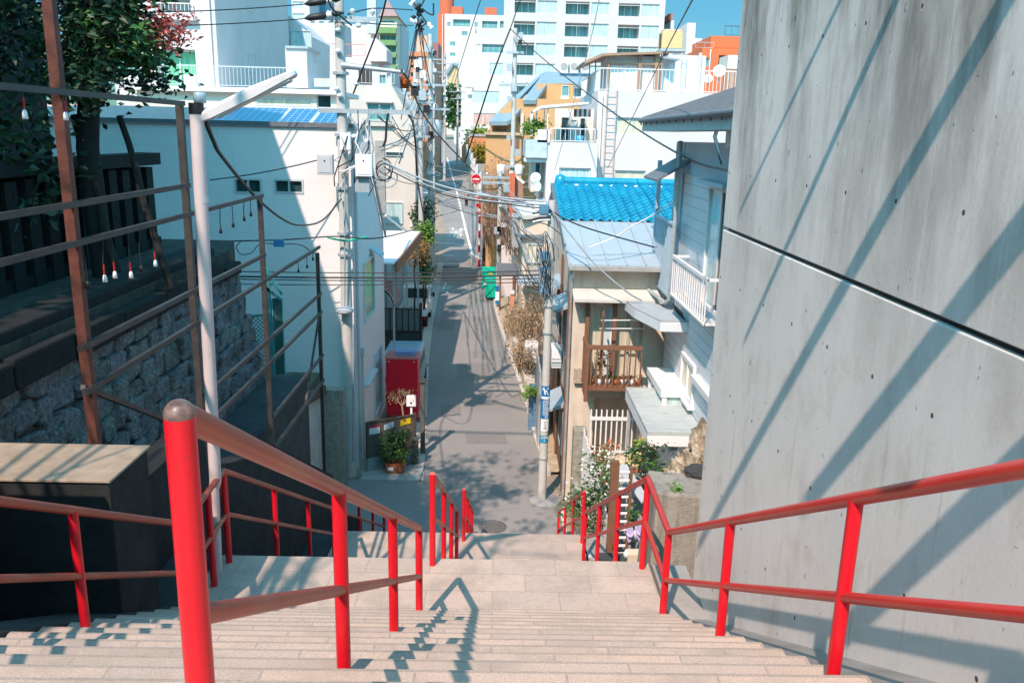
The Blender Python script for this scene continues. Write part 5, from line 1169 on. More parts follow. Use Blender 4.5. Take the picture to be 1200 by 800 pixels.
potted(758, 560, 13.6, .55, 'pots of dark leaves in front of the blue door', 'leaf dark', 160, 'grey plastic', sp=.17)
potted(775, 556, 13.4, .6, 'potted plant with pink tips at the top of the red rail bend', 'leaf green', 60, flower=mat('pink petals', (.55, .20, .16), var=.3), sp=.1)
potted(744, 600, 12.5, .5, 'small grey pot and plant hanging beside the brown rack', 'leaf green', 50, 'grey plastic', sp=.08)
q = PY(752, 536, 14.0); mb = MB(); mb.box(q.x-.35, q.x+.9, 13.5, 14.6, 1.0, q.z-.55); one('bench', mb, MT['grey concrete'], 'low concrete bench carrying the pots in the little yard', 'bench')
# flowering bush along the lower rail
fb = thing('flowering_bush', 'straggly green bush dotted with white flowers behind the lowest red handrail', 'bush', (2.0, 15.0, .0))
mb = MB(); Cb = []
for px, py in ((700, 545), (708, 560), (690, 575), (700, 580), (712, 575), (684, 590), (696, 600), (706, 600), (678, 600), (672, 590), (715, 545), (702, 615), (690, 615), (712, 595)):
    e = PY(px, py, random.uniform(14.0, 15.6)); Cb.append((e, .2)); limb(mb, (1.85+random.uniform(-.1, .25), 14.6+random.uniform(-.5, .6), .4), e, .014, .004, .08, 5)
mb.build('stems', mat('pale stems', (.30, .22, .12), var=.3), fb)
mb = MB(); foliage(mb, Cb, 1500, .085, .75); mb.build('foliage', mat('bush leaf', (.06, .14, .035), rough=.5, var=.6, scale=3), fb)
mb = MB(); foliage(mb, Cb[:6]+Cb[10:11]+[(PY(712, 530, 15), .2)], 260, .06, .8, .9); mb.build('flowers', wf, fb)
mb = MB(); foliage(mb, [(PY(676, 607, 14.8), .12)], 30, .05, .8, .9); mb.build('orange_flowers', of, fb)

# ---- telecom pole with its signs on the right
px_, py_ = 1.27, 20.5
p2 = thing('utility_pole', 'grey concrete pole with blue sign plates standing alone at the right road edge', 'utility pole', (px_, py_, 0), 'utility poles')
MB().tube([(px_, py_, 0), (px_, py_, 7.95)], [.115, .09], 22).build('shaft', MT['pole concrete'], p2)
MB().lathe((px_+.1, py_, 0), [(.42, 0), (.40, .02), (0, .035)], 20).build('footing', MT['grey concrete'], p2)
def wrap(z0, z1, m, name, parent, r=.121, span=2.3, a0=-math.pi/2+.06):
    mb = MB(); n = 14; V = []
    for i in range(n+1):
        a = a0-span/2+span*i/n
        for z in (z0, z1): V.append((px_+math.cos(a)*r, py_+math.sin(a)*r, z))
    mb.add(V, [(2*i, 2*i+2, 2*i+3, 2*i+1) for i in range(n)], True); return mb.build(name, m, parent)
zz = lambda y: PY(635, y, py_-.1).z
sg = mat('sign blue', (.01, .16, .38), rough=.4, var=.05); sg2 = mat('sign cyan', (.02, .27, .45), rough=.4, var=.05); wh = MT['white plastic']
s1 = wrap(zz(490), zz(452), sg, 'sign_plate', p2)
wrap(zz(467.2), zz(464.5), wh, 'white_band', p2, .1225)
mb = MB()                                    # the white emblem at the top of the plate
def onpole(u_, z, r=.1235): a = -math.pi/2+.06+u_/r; return Vector((px_+math.cos(a)*r, py_+math.sin(a)*r, z))
zc = zz(458)
for (u0, v0), (u1, v1) in (((-.06, .09), (-.02, -.09)), ((-.02, -.0), (.06, .09)), ((.0, .02), (.06, -.1)), ((-.09, .02), (-.06, .1))):
    mb.bar(onpole(u0, zc+v0), onpole(u1, zc+v1), .03, .004, up=(0, -1, 0))
mb.build('emblem', wh, p2)
def vtext(txt, u_, zc, size, m, name='lettering', rot=False):
    o_ = onpole(u_, zc, .1245); n_ = Vector((o_.x-px_, o_.y-py_, 0)).normalized(); t_ = Vector((-n_.y, n_.x, 0))
    if rot: return text_mesh(name, txt, size, m, o_, (0, 0, -1), t_, p2, .003)
    return text_mesh(name, txt, size, m, o_, t_, (0, 0, 1), p2, .003)
vtext('新\n宿\n区\n須\n賀\n町', .035, zz(478), .105, wh); vtext('SUGACHO', -.045, zz(477.5), .085, wh, rot=True)
wrap(zz(505), zz(491), wh, 'white_plate', p2, .1215, 1.9)
vtext('四\n谷\n線', .0, zz(498), .085, mat('grey ink', (.3, .3, .32)))
wrap(zz(518.5), zz(510), sg2, 'small_plate', p2)
vtext('須賀町', 0, zz(512.5), .07, wh); vtext('6', 0, zz(516), .055, wh)
mb = MB()
for z in (1.2, 4.6, 5.3): mb.cyl((px_, py_, z), .128, .04, 18)
mb.build('band', MT['galvanised'], p2)
rg = random.Random(9)
for k in range(18):
    a = PY(637+rg.gauss(0, 8), rg.uniform(300, 350), 20.3+rg.uniform(-.3, .3)); b = PY(637+rg.gauss(0, 5), rg.uniform(270, 355), 20.4+rg.uniform(-.3, .2)); c_ = PY(637+rg.gauss(0, 9), rg.uniform(300, 360), 20.3+rg.uniform(-.3, .3))
    mb = MB(); mb.tube([a, a.lerp(b, .5)+Vector((rg.gauss(0, .06), 0, rg.gauss(0, .05))), b, b.lerp(c_, .5)+Vector((rg.gauss(0, .06), 0, rg.gauss(0, .06))), c_], rg.choice((.009, .012, .016)), 6)
    mb.build('cable_knot', MT[rg.choice(('pale cable', 'cable', 'pale cable', 'galvanised'))], p2)
for py0 in (245, 300, 318, 338): 
    c_ = PY(637, py0, 20.35); mb = MB(); mb.box(c_.x-.11, c_.x+.12, 20.26, 20.38, c_.z-.12, c_.z+.12); mb.build('terminal_box', mat('telecom blue', (.09, .22, .33), rough=.5, var=.2), p2, bevel=.01)
for k in range(5):
    c_ = PY(635, 246+k*3.2, 20.36); mb = MB(); mb.tube([c_+Vector((-.22, 0, -.03)), c_+Vector((-.05, -.06, .02)), c_+Vector((.2, -.02, .03))], .022, 6); mb.build('clamp', MT['cable' if k % 2 else 'white plastic'], p2)
# ================================================================ BUILDINGS BEYOND
WW, PW, CW = MT['white wall'], MT['pink white wall'], MT['cream wall']
def gate_rail(root, px0, py0, px1, py1, Y, name='railing', m=None, step=.16):
    a = PY(px0, py1, Y); b = PY(px1, py1, Y); z = PY((px0+px1)/2, py1, Y).z; h = PY((px0+px1)/2, py0, Y).z-z
    return railing(root, [(a.x, Y, z), (b.x, Y, z)], h, m or MT['alu'], step, name)
def pprism(pts, Y, depth, name, m, root):
    mb = MB(); mb.prism([PY(x, y, Y) for x, y in pts], (0, 0, 0), (0, depth, 0)); return mb.build(name, m, root)
def pbox(root, name, m, px0, py0, px1, py1, Y, dep, bevel=0):
    a = PY(px0, (py0+py1)/2, Y).x; b = PY(px1, (py0+py1)/2, Y).x; mm = (px0+px1)/2
    return MB().box(a, b, Y, Y+dep, PY(mm, py1, Y).z, PY(mm, py0, Y).z).build(name, m, root, bevel)
def pwin(root, r, Y, k='teal', mull=1, fw=.06):
    x0, y0, x1, y1 = r; a = PY(x0, (y0+y1)/2, Y).x; b = PY(x1, (y0+y1)/2, Y).x; mm = (x0+x1)/2; z0 = PY(mm, y1, Y).z; z1 = PY(mm, y0, Y).z
    return face_win(root, (0, Y, 0), (1, 0, 0), (0, -1, 0), a+fw, b-fw, z0+fw, z1-fw, k, None, fw, mull, .05, .05)
# ---- left
A = block('apartment_building', 'pale apartment block at the upper left with a green curtained balcony door', 'building', 120, 247, -70, 38, 9, CW if 0 else PW,
  [(183, -6, 223, 14, 'pale', 2, .9), (184, 58, 230, 104, 'green', 1, .5), (130, 10, 165, 40, 'teal', 1), (130, 60, 165, 90, 'teal', 1)])
gate_rail(A, 180, 4, 226, 17, 37.9, 'balcony_rail', MT['white paint']); pbox(A, 'balcony_slab', PW, 178, 17.5, 228, 23, 37.7, .29); pbox(A, 'pipe', MT['white paint'], 243.5, -60, 246, 103, 37.88, .1)
q = PY(224, 102, 37.6); MB().box(q.x-.25, q.x+.25, 37.45, 37.75, q.z, q.z+.5).build('air_conditioner', MT['white plastic'], A, bevel=.02)
B = thing('apartment_building', 'tall plain building side in blue shade right of the pale apartment block', 'building', (-12, 44, 0))
a = PY(247.5, 50, 38.6); b = PY(338, 30, 47.5); zt = PY(290, -60, 42).z
mb = MB(); mb.prism([(a.x, 38.6, -.2), (b.x, 47.5, -.2), (b.x-6, 49.3, -.2), (a.x-5, 40.3, -.2)], (0, 0, 0), (0, 0, zt)); mb.build('wall', PW, B)
u = Vector((b.x-a.x, 8.9, 0)).normalized(); n = Vector((u.y, -u.x, 0)); L_ = math.hypot(b.x-a.x, 8.9)
def bwin(x0, y0, x1, y1, k):
    def t_of(x):
        r_ = ray(x, 40); # intersect vertical plane
        # a + u t ; ray (r0 s, r1 s)
        det = r_[0]*(-u.y)+u.x*r_[1]; s = (a.x*(-u.y)+u.x*38.6)/det; return (r_[1]*s-38.6)/u.y, s
    t0, s0 = t_of(x0); t1, s1 = t_of(x1); s = (s0+s1)/2
    z0 = HC+ray((x0+x1)/2, y1)[2]*s; z1 = HC+ray((x0+x1)/2, y0)[2]*s
    face_win(B, (a.x, 38.6, 0), u, n, t0, t1, z0, z1, k, None, .05, 0)
bwin(291, -8, 300, 13, 'dark'); bwin(290, 64, 298, 83, 'dark')
C_ = thing('roof_house', 'lit white penthouse gable beyond the shaded building side at the upper left', 'building', PY(343, 100, 48))
pprism([(320, 11), (341, 20), (365, 43), (365, 140), (320, 140)], 48, 5, 'wall', PW, C_); pwin(C_, (341, 36, 365, 56), 47.97, 'pale', 0, .04)  # glazed panel added in place of the gable's dark recess
T = block('terrace_building', 'cream low building with a long railed terrace and a small white hut on its roof', 'building', 160, 396, 106, 35, 2.6, CW, [(166, 131, 214, 146, 'cream', 2), (371, 111, 388, 127, 'dark', 0), (300, 114, 366, 125, 'cream', 0, .05)], parapet=0)
pbox(T, 'terrace_slab', MT['white paint'], 150, 102.5, 396, 108, 34.7, 5, 0); gate_rail(T, 185, 78, 346, 102, 34.8, 'terrace_rail', MT['alu'], .15)
pbox(T, 'parapet', MT['concrete pale'], 368, 92, 397, 102, 34.8, .2)
hut = pbox(T, 'roof_hut', MT['white wall'], 335, 57, 360, 103, 36.8, 2.4); pbox(T, 'roof_hut_cap', MT['galvanised'], 334, 54, 361, 56.8, 36.7, 2.6)
face_win(T, (PY(360, 80, 36.8).x, 36.8, 0), (0, 1, 0), (1, 0, 0), 1.2, 1.9, PY(367, 72, 38).z, PY(367, 66, 38).z, 'black', None, .04)
# beige concrete building with cut corner
D = thing('concrete_building', 'beige concrete building with a cut off top corner left of the street poles', 'building', PY(450, 300, 46))
CP = MT['concrete pale']; mb = MB()
front = [(404, 100), (459, 100), (487, 150), (486.5, 345), (404, 345)]
pprism(front, 46, 4, 'wall', mat('beige concrete', (.62, .575, .52), rough=.9, var=.08, scale=1.2, bump=.08), D)
pwin(D, (430, 121, 459, 142), 45.97, 'teal', 1, .07); pbox(D, 'window_hood', CP, 428, 118.5, 460, 120.5, 45.7, .29); pbox(D, 'window_sill', CP, 428, 143, 461, 148, 45.8, .19)
for y0, y1 in ((178, 183), (237, 262)): pwin(D, (452, y0, 472, y1), 45.97, 'dark' if y1 < 200 else 'pale', 0, .03)
pbox(D, 'recess', MT['grey concrete'], 440, 165, 451, 250, 45.9, .09)
gate_rail(D, 405, 80, 462, 99, 46.1, 'roof_rail', MT['alu'], .2)
mb = MB(); q = PY(430, 98, 34); 
for px in (424, 431): 
    q = PY(px, 99, 47); mb.box(q.x-.16, q.x+.16, 47, 47.5, q.z, q.z+.9)
mb.build('roof_unit', MT['dark steel'], D)
mb = MB(); mb.tube([PY(482.5, 260, 45.85), PY(482.5, 300, 45.85)], .1, 10); mb.build('drainpipe', MT['white paint'], D)
# long side in blue shade behind it
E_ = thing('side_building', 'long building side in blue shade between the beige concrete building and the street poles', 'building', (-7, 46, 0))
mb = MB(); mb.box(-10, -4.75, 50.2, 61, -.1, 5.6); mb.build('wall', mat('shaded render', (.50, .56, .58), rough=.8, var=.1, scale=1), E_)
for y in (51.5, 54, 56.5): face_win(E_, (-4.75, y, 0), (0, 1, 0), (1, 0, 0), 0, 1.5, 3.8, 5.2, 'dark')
# canopy house, shed, railing, tile awning
K = thing('canopy_house', 'low house with a wide flat canopy edged in brown beside the street', 'house', (-5, 33, 0))
zc = PX(493, 276, -3.6).z+.12
mb = MB(); mb.box(-7.5, -3.62, 28.6, 38.2, zc-.02, zc+.03); mb.build('canopy', MT['white paint'], K); mb = MB(); mb.box(-3.62, -3.55, 28.6, 38.2, zc-.36, zc+.05); mb.build('fascia', MT['brown paint'], K)
mb = MB(); mb.box(-9, -5.7, 33.0, 38.1, -.1, zc-.03); mb.build('wall', MT['white wall'], K)
mb = MB()
for y in (29.2, 33.4, 38.0): mb.bar((-3.75, y, 0), (-3.75, y, zc-.03), .07)
mb.build('post', MT['galvanised'], K)
mb = MB(); mb.bar(PY(452, 252, 30), PX(476, 271, -3.9), .06); mb.build('stay', MT['white paint'], K)
sh = thing('shed', 'pale shed with a rounded roof and grey corner posts under the brown edged canopy', 'shed', PY(470, 350, 31))
pbox(sh, 'wall', mat('shed pale', (.60, .64, .66), rough=.6, var=.05), 450, 306, 487, 366, 44.2, 1.5)
mb = MB(); q0 = PY(458, 305, 44.2); q1 = PY(480, 305, 44.2); m_ = (q0+q1)/2; r_ = (q1.x-q0.x)/2
mb.prism([(m_.x+math.cos(t)*r_, 44.2, m_.z+math.sin(t)*r_*.35) for t in [math.pi*i/12 for i in range(13)]], (0, 0, 0), (0, 1.5, 0)); mb.build('roof', MT['metal roof'], sh)
for px in (452, 463, 473): pbox(sh, 'post', MT['grey concrete'], px-1, 308, px+1, 362, 44.0, .14)
mb = MB(); q = PY(490, 306, 44); mb.box(q.x-.2, q.x+.22, 44, 44.5, -.1, q.z); one('gate_post', mb, CP, 'pale square gate post at the far end of the shed', 'post')
aw = thing('tile_awning', 'small curved awning of faded red tiles beside the white house wall', 'awning', PY(455, 350, 29)); mb = MB(); pts = []
for i in range(9): t = i/8; pts.append((PX(448+t*2, 340, -3.9).x, 0, 0))
za = PY(455, 337, 29.2).z; zb = PY(455, 358, 29.2).z; xa = PY(446, 345, 29.2).x; xb = PY(463, 345, 29.2).x
top_ = [(xa+(xb-xa)*math.sin(math.pi/2*i/8), za-(za-zb)*(1-math.cos(math.pi/2*i/8))) for i in range(9)]
V = [(x, 28.9, z) for x, z in top_]+[(x, 30.6, z) for x, z in top_]; mb.add(V, [(i, i+1, 10+i, 9+i) for i in range(8)], True)
V2 = [(x-.03, y, z-.05) for x, y, z in V]; mb.add(V2, [(i, i+1, 10+i, 9+i) for i in range(8)], True); mb.build('tiles', mat('faded red tile', (.42, .17, .14), rough=.7, var=.25, scale=5), aw)
mb = MB()
for i in range(6): y = 28.92+i*.33; mb.tube([(x+.01, y, z+.02) for x, z in top_], .03, 6)
mb.build('rib', mat('tile rib', (.5, .30, .27), rough=.7), aw)
bf = thing('black_fence', 'black steel railing on a dark wall above the parked pale blue van', 'fence', (-3.4, 31, 0))
za = PY(470, 362, 31.0).z; zb = PY(470, 388, 31.0).z; xa, xb = -4.6, PY(493, 375, 31).x
mb = MB(); mb.bar((xa, 31, za), (xb, 31, za), .06); mb.bar((xa, 31, zb), (xb, 31, zb), .05)
for i in range(8): x = xa+(xb-xa)*i/7; mb.bar((x, 31, zb), (x, 31, za), .045)
mb.bar((xb, 31, 0), (xb, 31, za+.25), .1); mb.build('rails', MT['black steel'], bf)
mb = MB(); mb.box(xa, xb, 31.05, 31.3, 0, zb-.02); mb.build('base_wall', MT['dark concrete'], bf)
mb = MB(); mb.box(xa, xb, 31.25, 31.28, zb, za-.1); mb.build('backing', mat('grey slats', (.16, .19, .19), var=.25, scale=20, stretch=(1, 1, 4)), bf)
# E: pinkish stepped buildings
G1 = block('roof_terrace_building', 'low pinkish white building with a red railed roof terrace in the distance', 'building', 366, 443, 67, 58, 6, PW, [(425, 76, 440, 80, 'teal', 2)])
gate_rail(G1, 372, 52, 428, 66, 58.1, 'roof_rail', mat('pink red rail', (.62, .22, .20)), .5)
block('white_building', 'blank pinkish white building with small vents behind the red roof railing', 'building', 352, 396, 31, 100, 6, PW, [(359, -2, 364, 2), (370, 36, 375, 39, 'dark', 0), (378, 36, 384, 41, 'pale', 0)])
block('white_building', 'blank pinkish white building directly right of the pole top', 'building', 396, 441, 29, 101, 6, PW, [(430, 24, 433, 28, 'dark', 0)])
g2 = thing('gable_house', 'white gabled house end below the green balconied tower', 'house', PY(446, 90, 60)); pprism([(433, 72), (433, 45), (441, 45), (453, 58), (453, 72)], 57.5, 3, 'wall', PW, g2)
q = block('rooftop_house', 'white flat roofed house with two windows behind the cut corner building', 'house', 430, 459, 82, 52, 5, WW, [(445, 88, 452, 99, 'teal', 0), (453.5, 86, 458, 92, 'pale', 0)])
gb = block('balcony_tower', 'narrow tower with green balcony bands and a brown pointed roof', 'tower', 444, 465, 19, 95, 9, mat('pale yellow wall', (.66, .62, .48), rough=.8, var=.06), [(445, 40, 464, 47, 'teal', 2, .8), (445, 53, 464, 61, 'teal', 2, .8), (445, 67, 464, 76, 'teal', 2, .8), (446, 24, 463, 27, 'dark', 1)])
gm = mat('green balcony', (.17, .30, .12), rough=.7, var=.1)
for y0, y1 in ((32, 39), (47, 53), (61, 67), (76, 81)): pbox(gb, 'balcony', gm, 443, y0, 464, y1, 94.4, .55)
mb = MB(); P4 = [PY(443, 19, 94.5), PY(466, 19, 94.5)]; P4 += [P4[1]+Vector((0, 10, 0)), P4[0]+Vector((0, 10, 0))]; ap = PY(454.5, 0, 99)
mb.add(P4+[ap], [(0, 1, 4), (1, 2, 4), (2, 3, 4), (3, 0, 4), (0, 3, 2, 1)]); mb.build('roof', mat('brown tower roof', (.34, .22, .20), rough=.7), gb)
block('grey_block', 'grey blue slab block just right of the balconied tower', 'building', 464, 471, 28, 98, 7, MT['grey tower'], [(464.5, 36, 466, 40, 'cream', 0), (464.5, 44, 466, 48, 'cream', 0), (464.5, 53, 466, 57, 'cream', 0)])
block('white_tower', 'pale tower with rows of windows at the top edge above the small hut', 'tower', 340, 361, -40, 112, 10, WW, [(343, -12, 357, -6, 'pale', 1), (343, 2, 357, 10, 'pale', 1), (343, 16, 357, 22, 'pale', 1)])
block('blue_tower', 'dark grey blue tower at the top edge between the white tower and the pole', 'tower', 361, 381, -10, 118, 10, mat('blue cladding', (.10, .24, .34), rough=.4, var=.08), [(366, 14, 367.5, 17, 'dark', 0)])
block('row_building', 'long low white building with a row of windows under the blue tower', 'building', 361, 398, 24, 80, 6, WW, [(364, 25, 369, 28, 'pale', 0), (374, 25, 380, 28, 'pale', 0), (385, 25, 391, 28, 'pale', 0)])
mb = MB(); mb.bar(PY(436, 40, 100), PY(436, -10, 100), 1.0); one('chimney_mast', mb, MT['grey tower'], 'slim grey blue mast standing against the sky left of the pointed tower roof', 'mast')
# orange-brick buildings in the middle
OB = mat('salmon brick', (.60, .24, .12), rough=.85, var=.08, scale=3)
b1 = block('brick_building', 'orange brick building with a stepped top seen between the wires', 'building', 473, 507, 61, 118, 14, OB, [(481, 76, 485, 80, 'black', 0), (499, 95, 503, 99, 'black', 0), (499, 106, 503, 110, 'black', 0), (499, 116, 503, 121, 'black', 0), (476, 66, 500, 70, 'dark', 0, .6), (481, 85, 485, 90, 'black', 0), (499, 127, 504, 137, 'black', 0)])
block('brick_tower', 'slender pale orange tower rising behind the orange brick building', 'tower', 488, 501, 42, 132, 8, mat('pale orange', (.66, .42, .30), rough=.85, var=.05), [(492, 50, 494, 53, 'cream', 0), (492, 60, 494, 63, 'cream', 0)])
rtw = thing('red_tower', 'tall red brick tower rising out of the top edge left of the grey white apartments', 'tower', PY(520, 100, 280)); zt = PY(520, -40, 280).z; zb = hill(280)-.3
q0 = PY(513, 30, 280); q1 = PY(530, 30, 280)
mb = MB(); mb.box(q0.x, q1.x-.6, 280, 297, zb, PY(520, 16, 280).z); mb.build('wall', MT['red brick'], rtw)
mb = MB(); mb.tube([((q0.x+q1.x)/2, 288, zb), ((q0.x+q1.x)/2, 288, zt)], (q1.x-q0.x)/2*1.02, 28); mb.build('round_shaft', MT['red brick'], rtw)
mb = MB(); mb.box(PY(518, 60, 279.6).x, PY(519, 60, 279.6).x, 279.6, 280, zb, PY(518, 17, 279.6).z); mb.build('corner_strip', mat('pale strip', (.7, .55, .48)), rtw)
for i in range(6): pwin(rtw, (527, 24+i*13, 529.5, 29+i*13), 279.7, 'dark', 0, .05)
block('brick_building', 'dark red block standing for the shaded left strip of the red tower', 'building', 507, 513.5, 50, 138, 8, mat('shaded tower red', (.36, .16, .15), rough=.85, var=.08), [(508.5, 60, 510, 64, 'dark', 0), (508.5, 74, 510, 78, 'dark', 0)])  # the tower's shaded side, with the shade put into the colour
# ---- right, far
ap1 = block('apartment_building', 'grey white flat topped apartment building with red roof boxes, right of the red tower', 'building', 521, 602, 17.5, 264, 16, mat('grey white wall', (.56, .545, .53), rough=.85, var=.05), [(524, 26, 528, 31), (531, 23, 551, 33, 'teal', 3, .8), (556, 26, 560, 32), (565, 25, 583, 33, 'teal', 2, .8), (523, 38, 530, 42, 'cream', 1), (586, 25, 598, 33, 'teal', 1, .8)])
pbox(ap1, 'roof_box', MT['red brick'], 529, 8, 542, 17, 266, 8); pbox(ap1, 'roof_box', MT['red brick'], 568, 9, 582, 17.6, 266, 8)
block('white_house', 'tall blank white house with four small windows below the grey white apartments', 'house', 522, 557, 31, 248, 12, WW, [(541, 37, 548, 42), (527, 49, 534, 54), (527, 62, 534, 66), (529, 76, 534, 80)])
block('stepped_building', 'white building with a deep balcony and wide glass doors behind the white street house', 'building', 556, 604, 40, 176, 12, mat('grey white wall', (.6, .6, .6)), [(565, 52, 592, 62, 'teal', 3, .6), (563, 37, 570, 40, 'dark', 1), (558, 52, 563, 60, 'cream', 0)])
gh = thing('gable_house', 'tan gabled house end beside the far street wall', 'house', PY(530, 110, 236)); pbox(gh, 'lower_wall', WW, 522, 103, 541, 158, 237, 6); pprism([(524, 84), (531, 75), (536, 78), (536, 103), (524, 103)], 236, 6, 'wall', mat('tan wall', (.62, .45, .26), rough=.85, var=.1), gh)
mb = MB(); mb.bar(PY(522.5, 88, 235.6), PY(531, 74.5, 235.6), .7); mb.bar(PY(531, 74.5, 235.6), PY(537, 77, 235.6), .7); mb.build('roof_edge', MT['slate blue roof'], gh)
ws = block('street_house', 'large white house with wide windows and pinkish shutters on the right of the climbing street', 'house', 554, 606, 62, 160, 12, WW, [(574, 74, 590, 88, 'pale', 1), (555, 107, 585, 121, 'pale', 3), (555, 133, 585, 147, 'pink', 2)])
pbox(ws, 'wing', WW, 540, 93, 554, 185, 161, 9); pbox(ws, 'upper_wing', WW, 545, 72, 554, 93, 162, 8); pbox(ws, 'ledge', MT['grey concrete'], 545, 102, 554, 103.2, 159.5, .4)
for i in range(5): pbox(ws, 'fin', MT['grey concrete'], 534, 98+i*8, 540, 99+i*8, 160.6, .8)
tw = thing('street_wall', 'row of white wall panels and posts along the right of the climbing street', 'wall', PR(545, 190)); mb = MB(); y = 98
while y < 205: x = ip(XR, y)+.4; mb.box(x, x+.3, y, y+4.2, hill(y)-.2, hill(y)+2.4+.8*((int(y)//5) % 2)); y += 5
mb.build('panels', WW, tw)
# big apartment
rows = [(2, 17), (27, 43), (52, 67), (76, 90), (100, 113)]; cols = [(602, 627, 1), (629, 652, 0), (662, 690, 1), (692, 713, 0), (724, 749, 1), (751, 772, 0)]
wl = []
for ri, (y0, y1) in enumerate(rows):
    for x0, x1, lg in cols:
        xs_ = x0-ri*1.0+1; dy = (x0-660)*.035
        wl.append((xs_, y0+dy, xs_+x1-x0, y1+dy, 'teal' if lg else 'pale', 2, *((1.1,) if lg else ())))
for x0, x1, lg in cols: wl.append((x0+1, -22+(x0-660)*.035, x1+1, -8+(x0-660)*.035, 'teal', 2))
apt = block('apartment_building', 'big white apartment block with rows of recessed balconies filling the top centre', 'building', 592, 784, -60, 85, 14, mat('apartment white', (.57, .54, .525), rough=.85, var=.05, scale=.4), wl)
pbox(apt, 'side_wing', WW, 784.2, 24, 788, 90, 88, 5); pbox(apt, 'roof_box', MT['red brick'], 784.2, 16, 788, 23.8, 88, 4)
# orange house with slate blue roofs
oh = thing('orange_house', 'orange brick house with steep slate blue roofs in the centre distance', 'house', PY(620, 250, 60)); OR = MT['orange brick']; SB = MT['slate blue roof']
pprism([(569, 158), (611, 158), (611, 330), (569, 330)], 54, 3, 'front_block', OR, oh); pbox(oh, 'coping', mat('tan coping', (.5, .36, .22)), 568, 155, 612, 158.5, 53.8, 3.3)
for x in (574, 585): 
    pprism([(x, 143), (x+3, 156), (x+9, 156), (x+9, 143)], 56.5, .4, 'alcove', mat('alcove brown', (.20, .11, .06), rough=.9), oh)
pprism([(574, 143), (600, 116), (700, 116), (700, 300), (574, 300)], 57.2, 8, 'wall', OR, oh); pprism([(631, 98), (672, 98), (672, 120), (625, 118)], 59, 6, 'upper_wall', OR, oh)
pwin(oh, (658, 100, 667, 113), 58.95, 'teal', 0, .05); pbox(oh, 'white_panel', MT['white paint'], 657, 113.3, 667, 120, 58.9, .09)
def roof(pts, th=.25):
    mb = MB(); mb.prism([PY(x, y, Y) for x, y, Y in pts], (0, 0, 0), (0, .05, -th)); mb.build('roof', SB, oh)
roof([(573, 142.5, 55.8), (594, 142.5, 55.8), (601, 139, 56), (617, 119, 58), (600, 114, 60)])
roof([(613, 117.5, 57), (628, 117.5, 57), (641, 98.5, 59), (668, 99.5, 59), (692, 99, 59), (692, 86, 63), (638, 84, 63)])
roof([(598, 118, 57.5), (607, 117, 57.5), (637, 86, 62.5), (634, 86, 62.5)])
for i, px in enumerate((656, 668, 681)):
    ac = pbox(oh, 'air_conditioner', MT['white plastic'], px, 71, px+10, 86, 61.5, .5, .03); q = PY(px+5, 78, 61.49); disc_ = MB(); disc_.prism([(q.x+math.cos(2*math.pi*k/16)*.26, 61.47, q.z+math.sin(2*math.pi*k/16)*.26) for k in range(16)], (0, 0, 0), (0, .02, 0)); disc_.build('fan', MT['grey concrete'], ac)
for x in (610, 621): pbox(oh, 'pilaster', PW, x, 133, x+3.5, 160, 57, .19); pbox(oh, 'slit_window', MT['dark steel'], x-2, 138, x-.5, 143, 57.1, .09)
pbox(oh, 'doorway', mat('door brown', (.22, .13, .08)), 604, 162, 608, 176, 53.9, .09)
# white house with sunroom on the roof
wh_ = block('white_house', 'large white house with a brown framed sunroom and white railing on its flat roof', 'house', 701, 885, 108.5, 38, 9, MT['pink white wall'], [(722, 138, 755, 159, 'cream', 1), (720, 200, 756, 222, 'cream', 1)])
X0 = PY(701, 110, 38).x; zR = PY(790, 108.5, 38).z
railing(wh_, [(PY(702, 100, 38.1).x, 38.1, zR), (PY(870, 100, 38.1).x, 38.1, zR)], .95, MT['white paint'], .16, 'roof_rail'); railing(wh_, [(X0+.08, 38.2, zR), (X0+.08, 46.9, zR)], .95, MT['white paint'], .16, 'roof_rail')
YS = 39.6; BR = mat('sunroom brown', (.36, .22, .15), rough=.6, var=.1)
def sy(px, py): return PY(px, py, YS)
sr = pbox(wh_, 'sunroom', MT['white paint'], 712, 66, 776, 108, YS+.3, 3)
z0 = zR; zt0 = sy(715, 64).z
for x in (712, 748, 750, 767, 774): pbox(wh_, 'sunroom_post', BR, x, 63, x+1.6 if x != 767 else x+5, 109, YS, .18)
pbox(wh_, 'sunroom_beam', BR, 712, 73, 775, 75.5, YS+.02, .16)
mb = MB(); a0 = sy(686, 69); mb.prism([PY(684, 72, YS-.3), PY(706, 62.5, YS-.3), PY(776, 60.5, YS-.3), PY(776, 63, YS-.3), PY(707, 65.5, YS-.3), PY(685, 75, YS-.3)], (0, 0, 0), (0, 4, 0)); mb.build('sunroom_roof', BR, wh_)
pwin(wh_, (714, 76, 731, 107), YS+.28, 'curtain', 0, .05); pwin(wh_, (731, 76, 747, 107), YS+.28, 'curtain', 0, .05); pwin(wh_, (775, 72, 790, 107), YS+.6, 'curtain', 1, .06)
mb = MB(); mb.prism([PY(774, 66, YS), PY(797, 69, YS-.5), PY(797, 70.5, YS-.5), PY(774, 68, YS)], (0, 0, 0), (0, 2, 0)); mb.build('porch_roof', MT['metal roof'], wh_)
for px in (690, 697): pbox(wh_, 'sunroom_post', BR, px, 72, px+1, 108, YS+2.5, .12)
pbox(wh_, 'stair_hut', MT['white wall'], 782, 65, 826, 110, 42.5, 3); pbox(wh_, 'hut_pipe', MT['alu'], 818, 62, 821, 110, 42.3, .15)
mb = MB(); xa = PY(709, 160, 37.9).x; xb = PY(720, 160, 37.9).x; za = PY(714, 218, 37.9).z; zb = PY(714, 98, 37.9).z
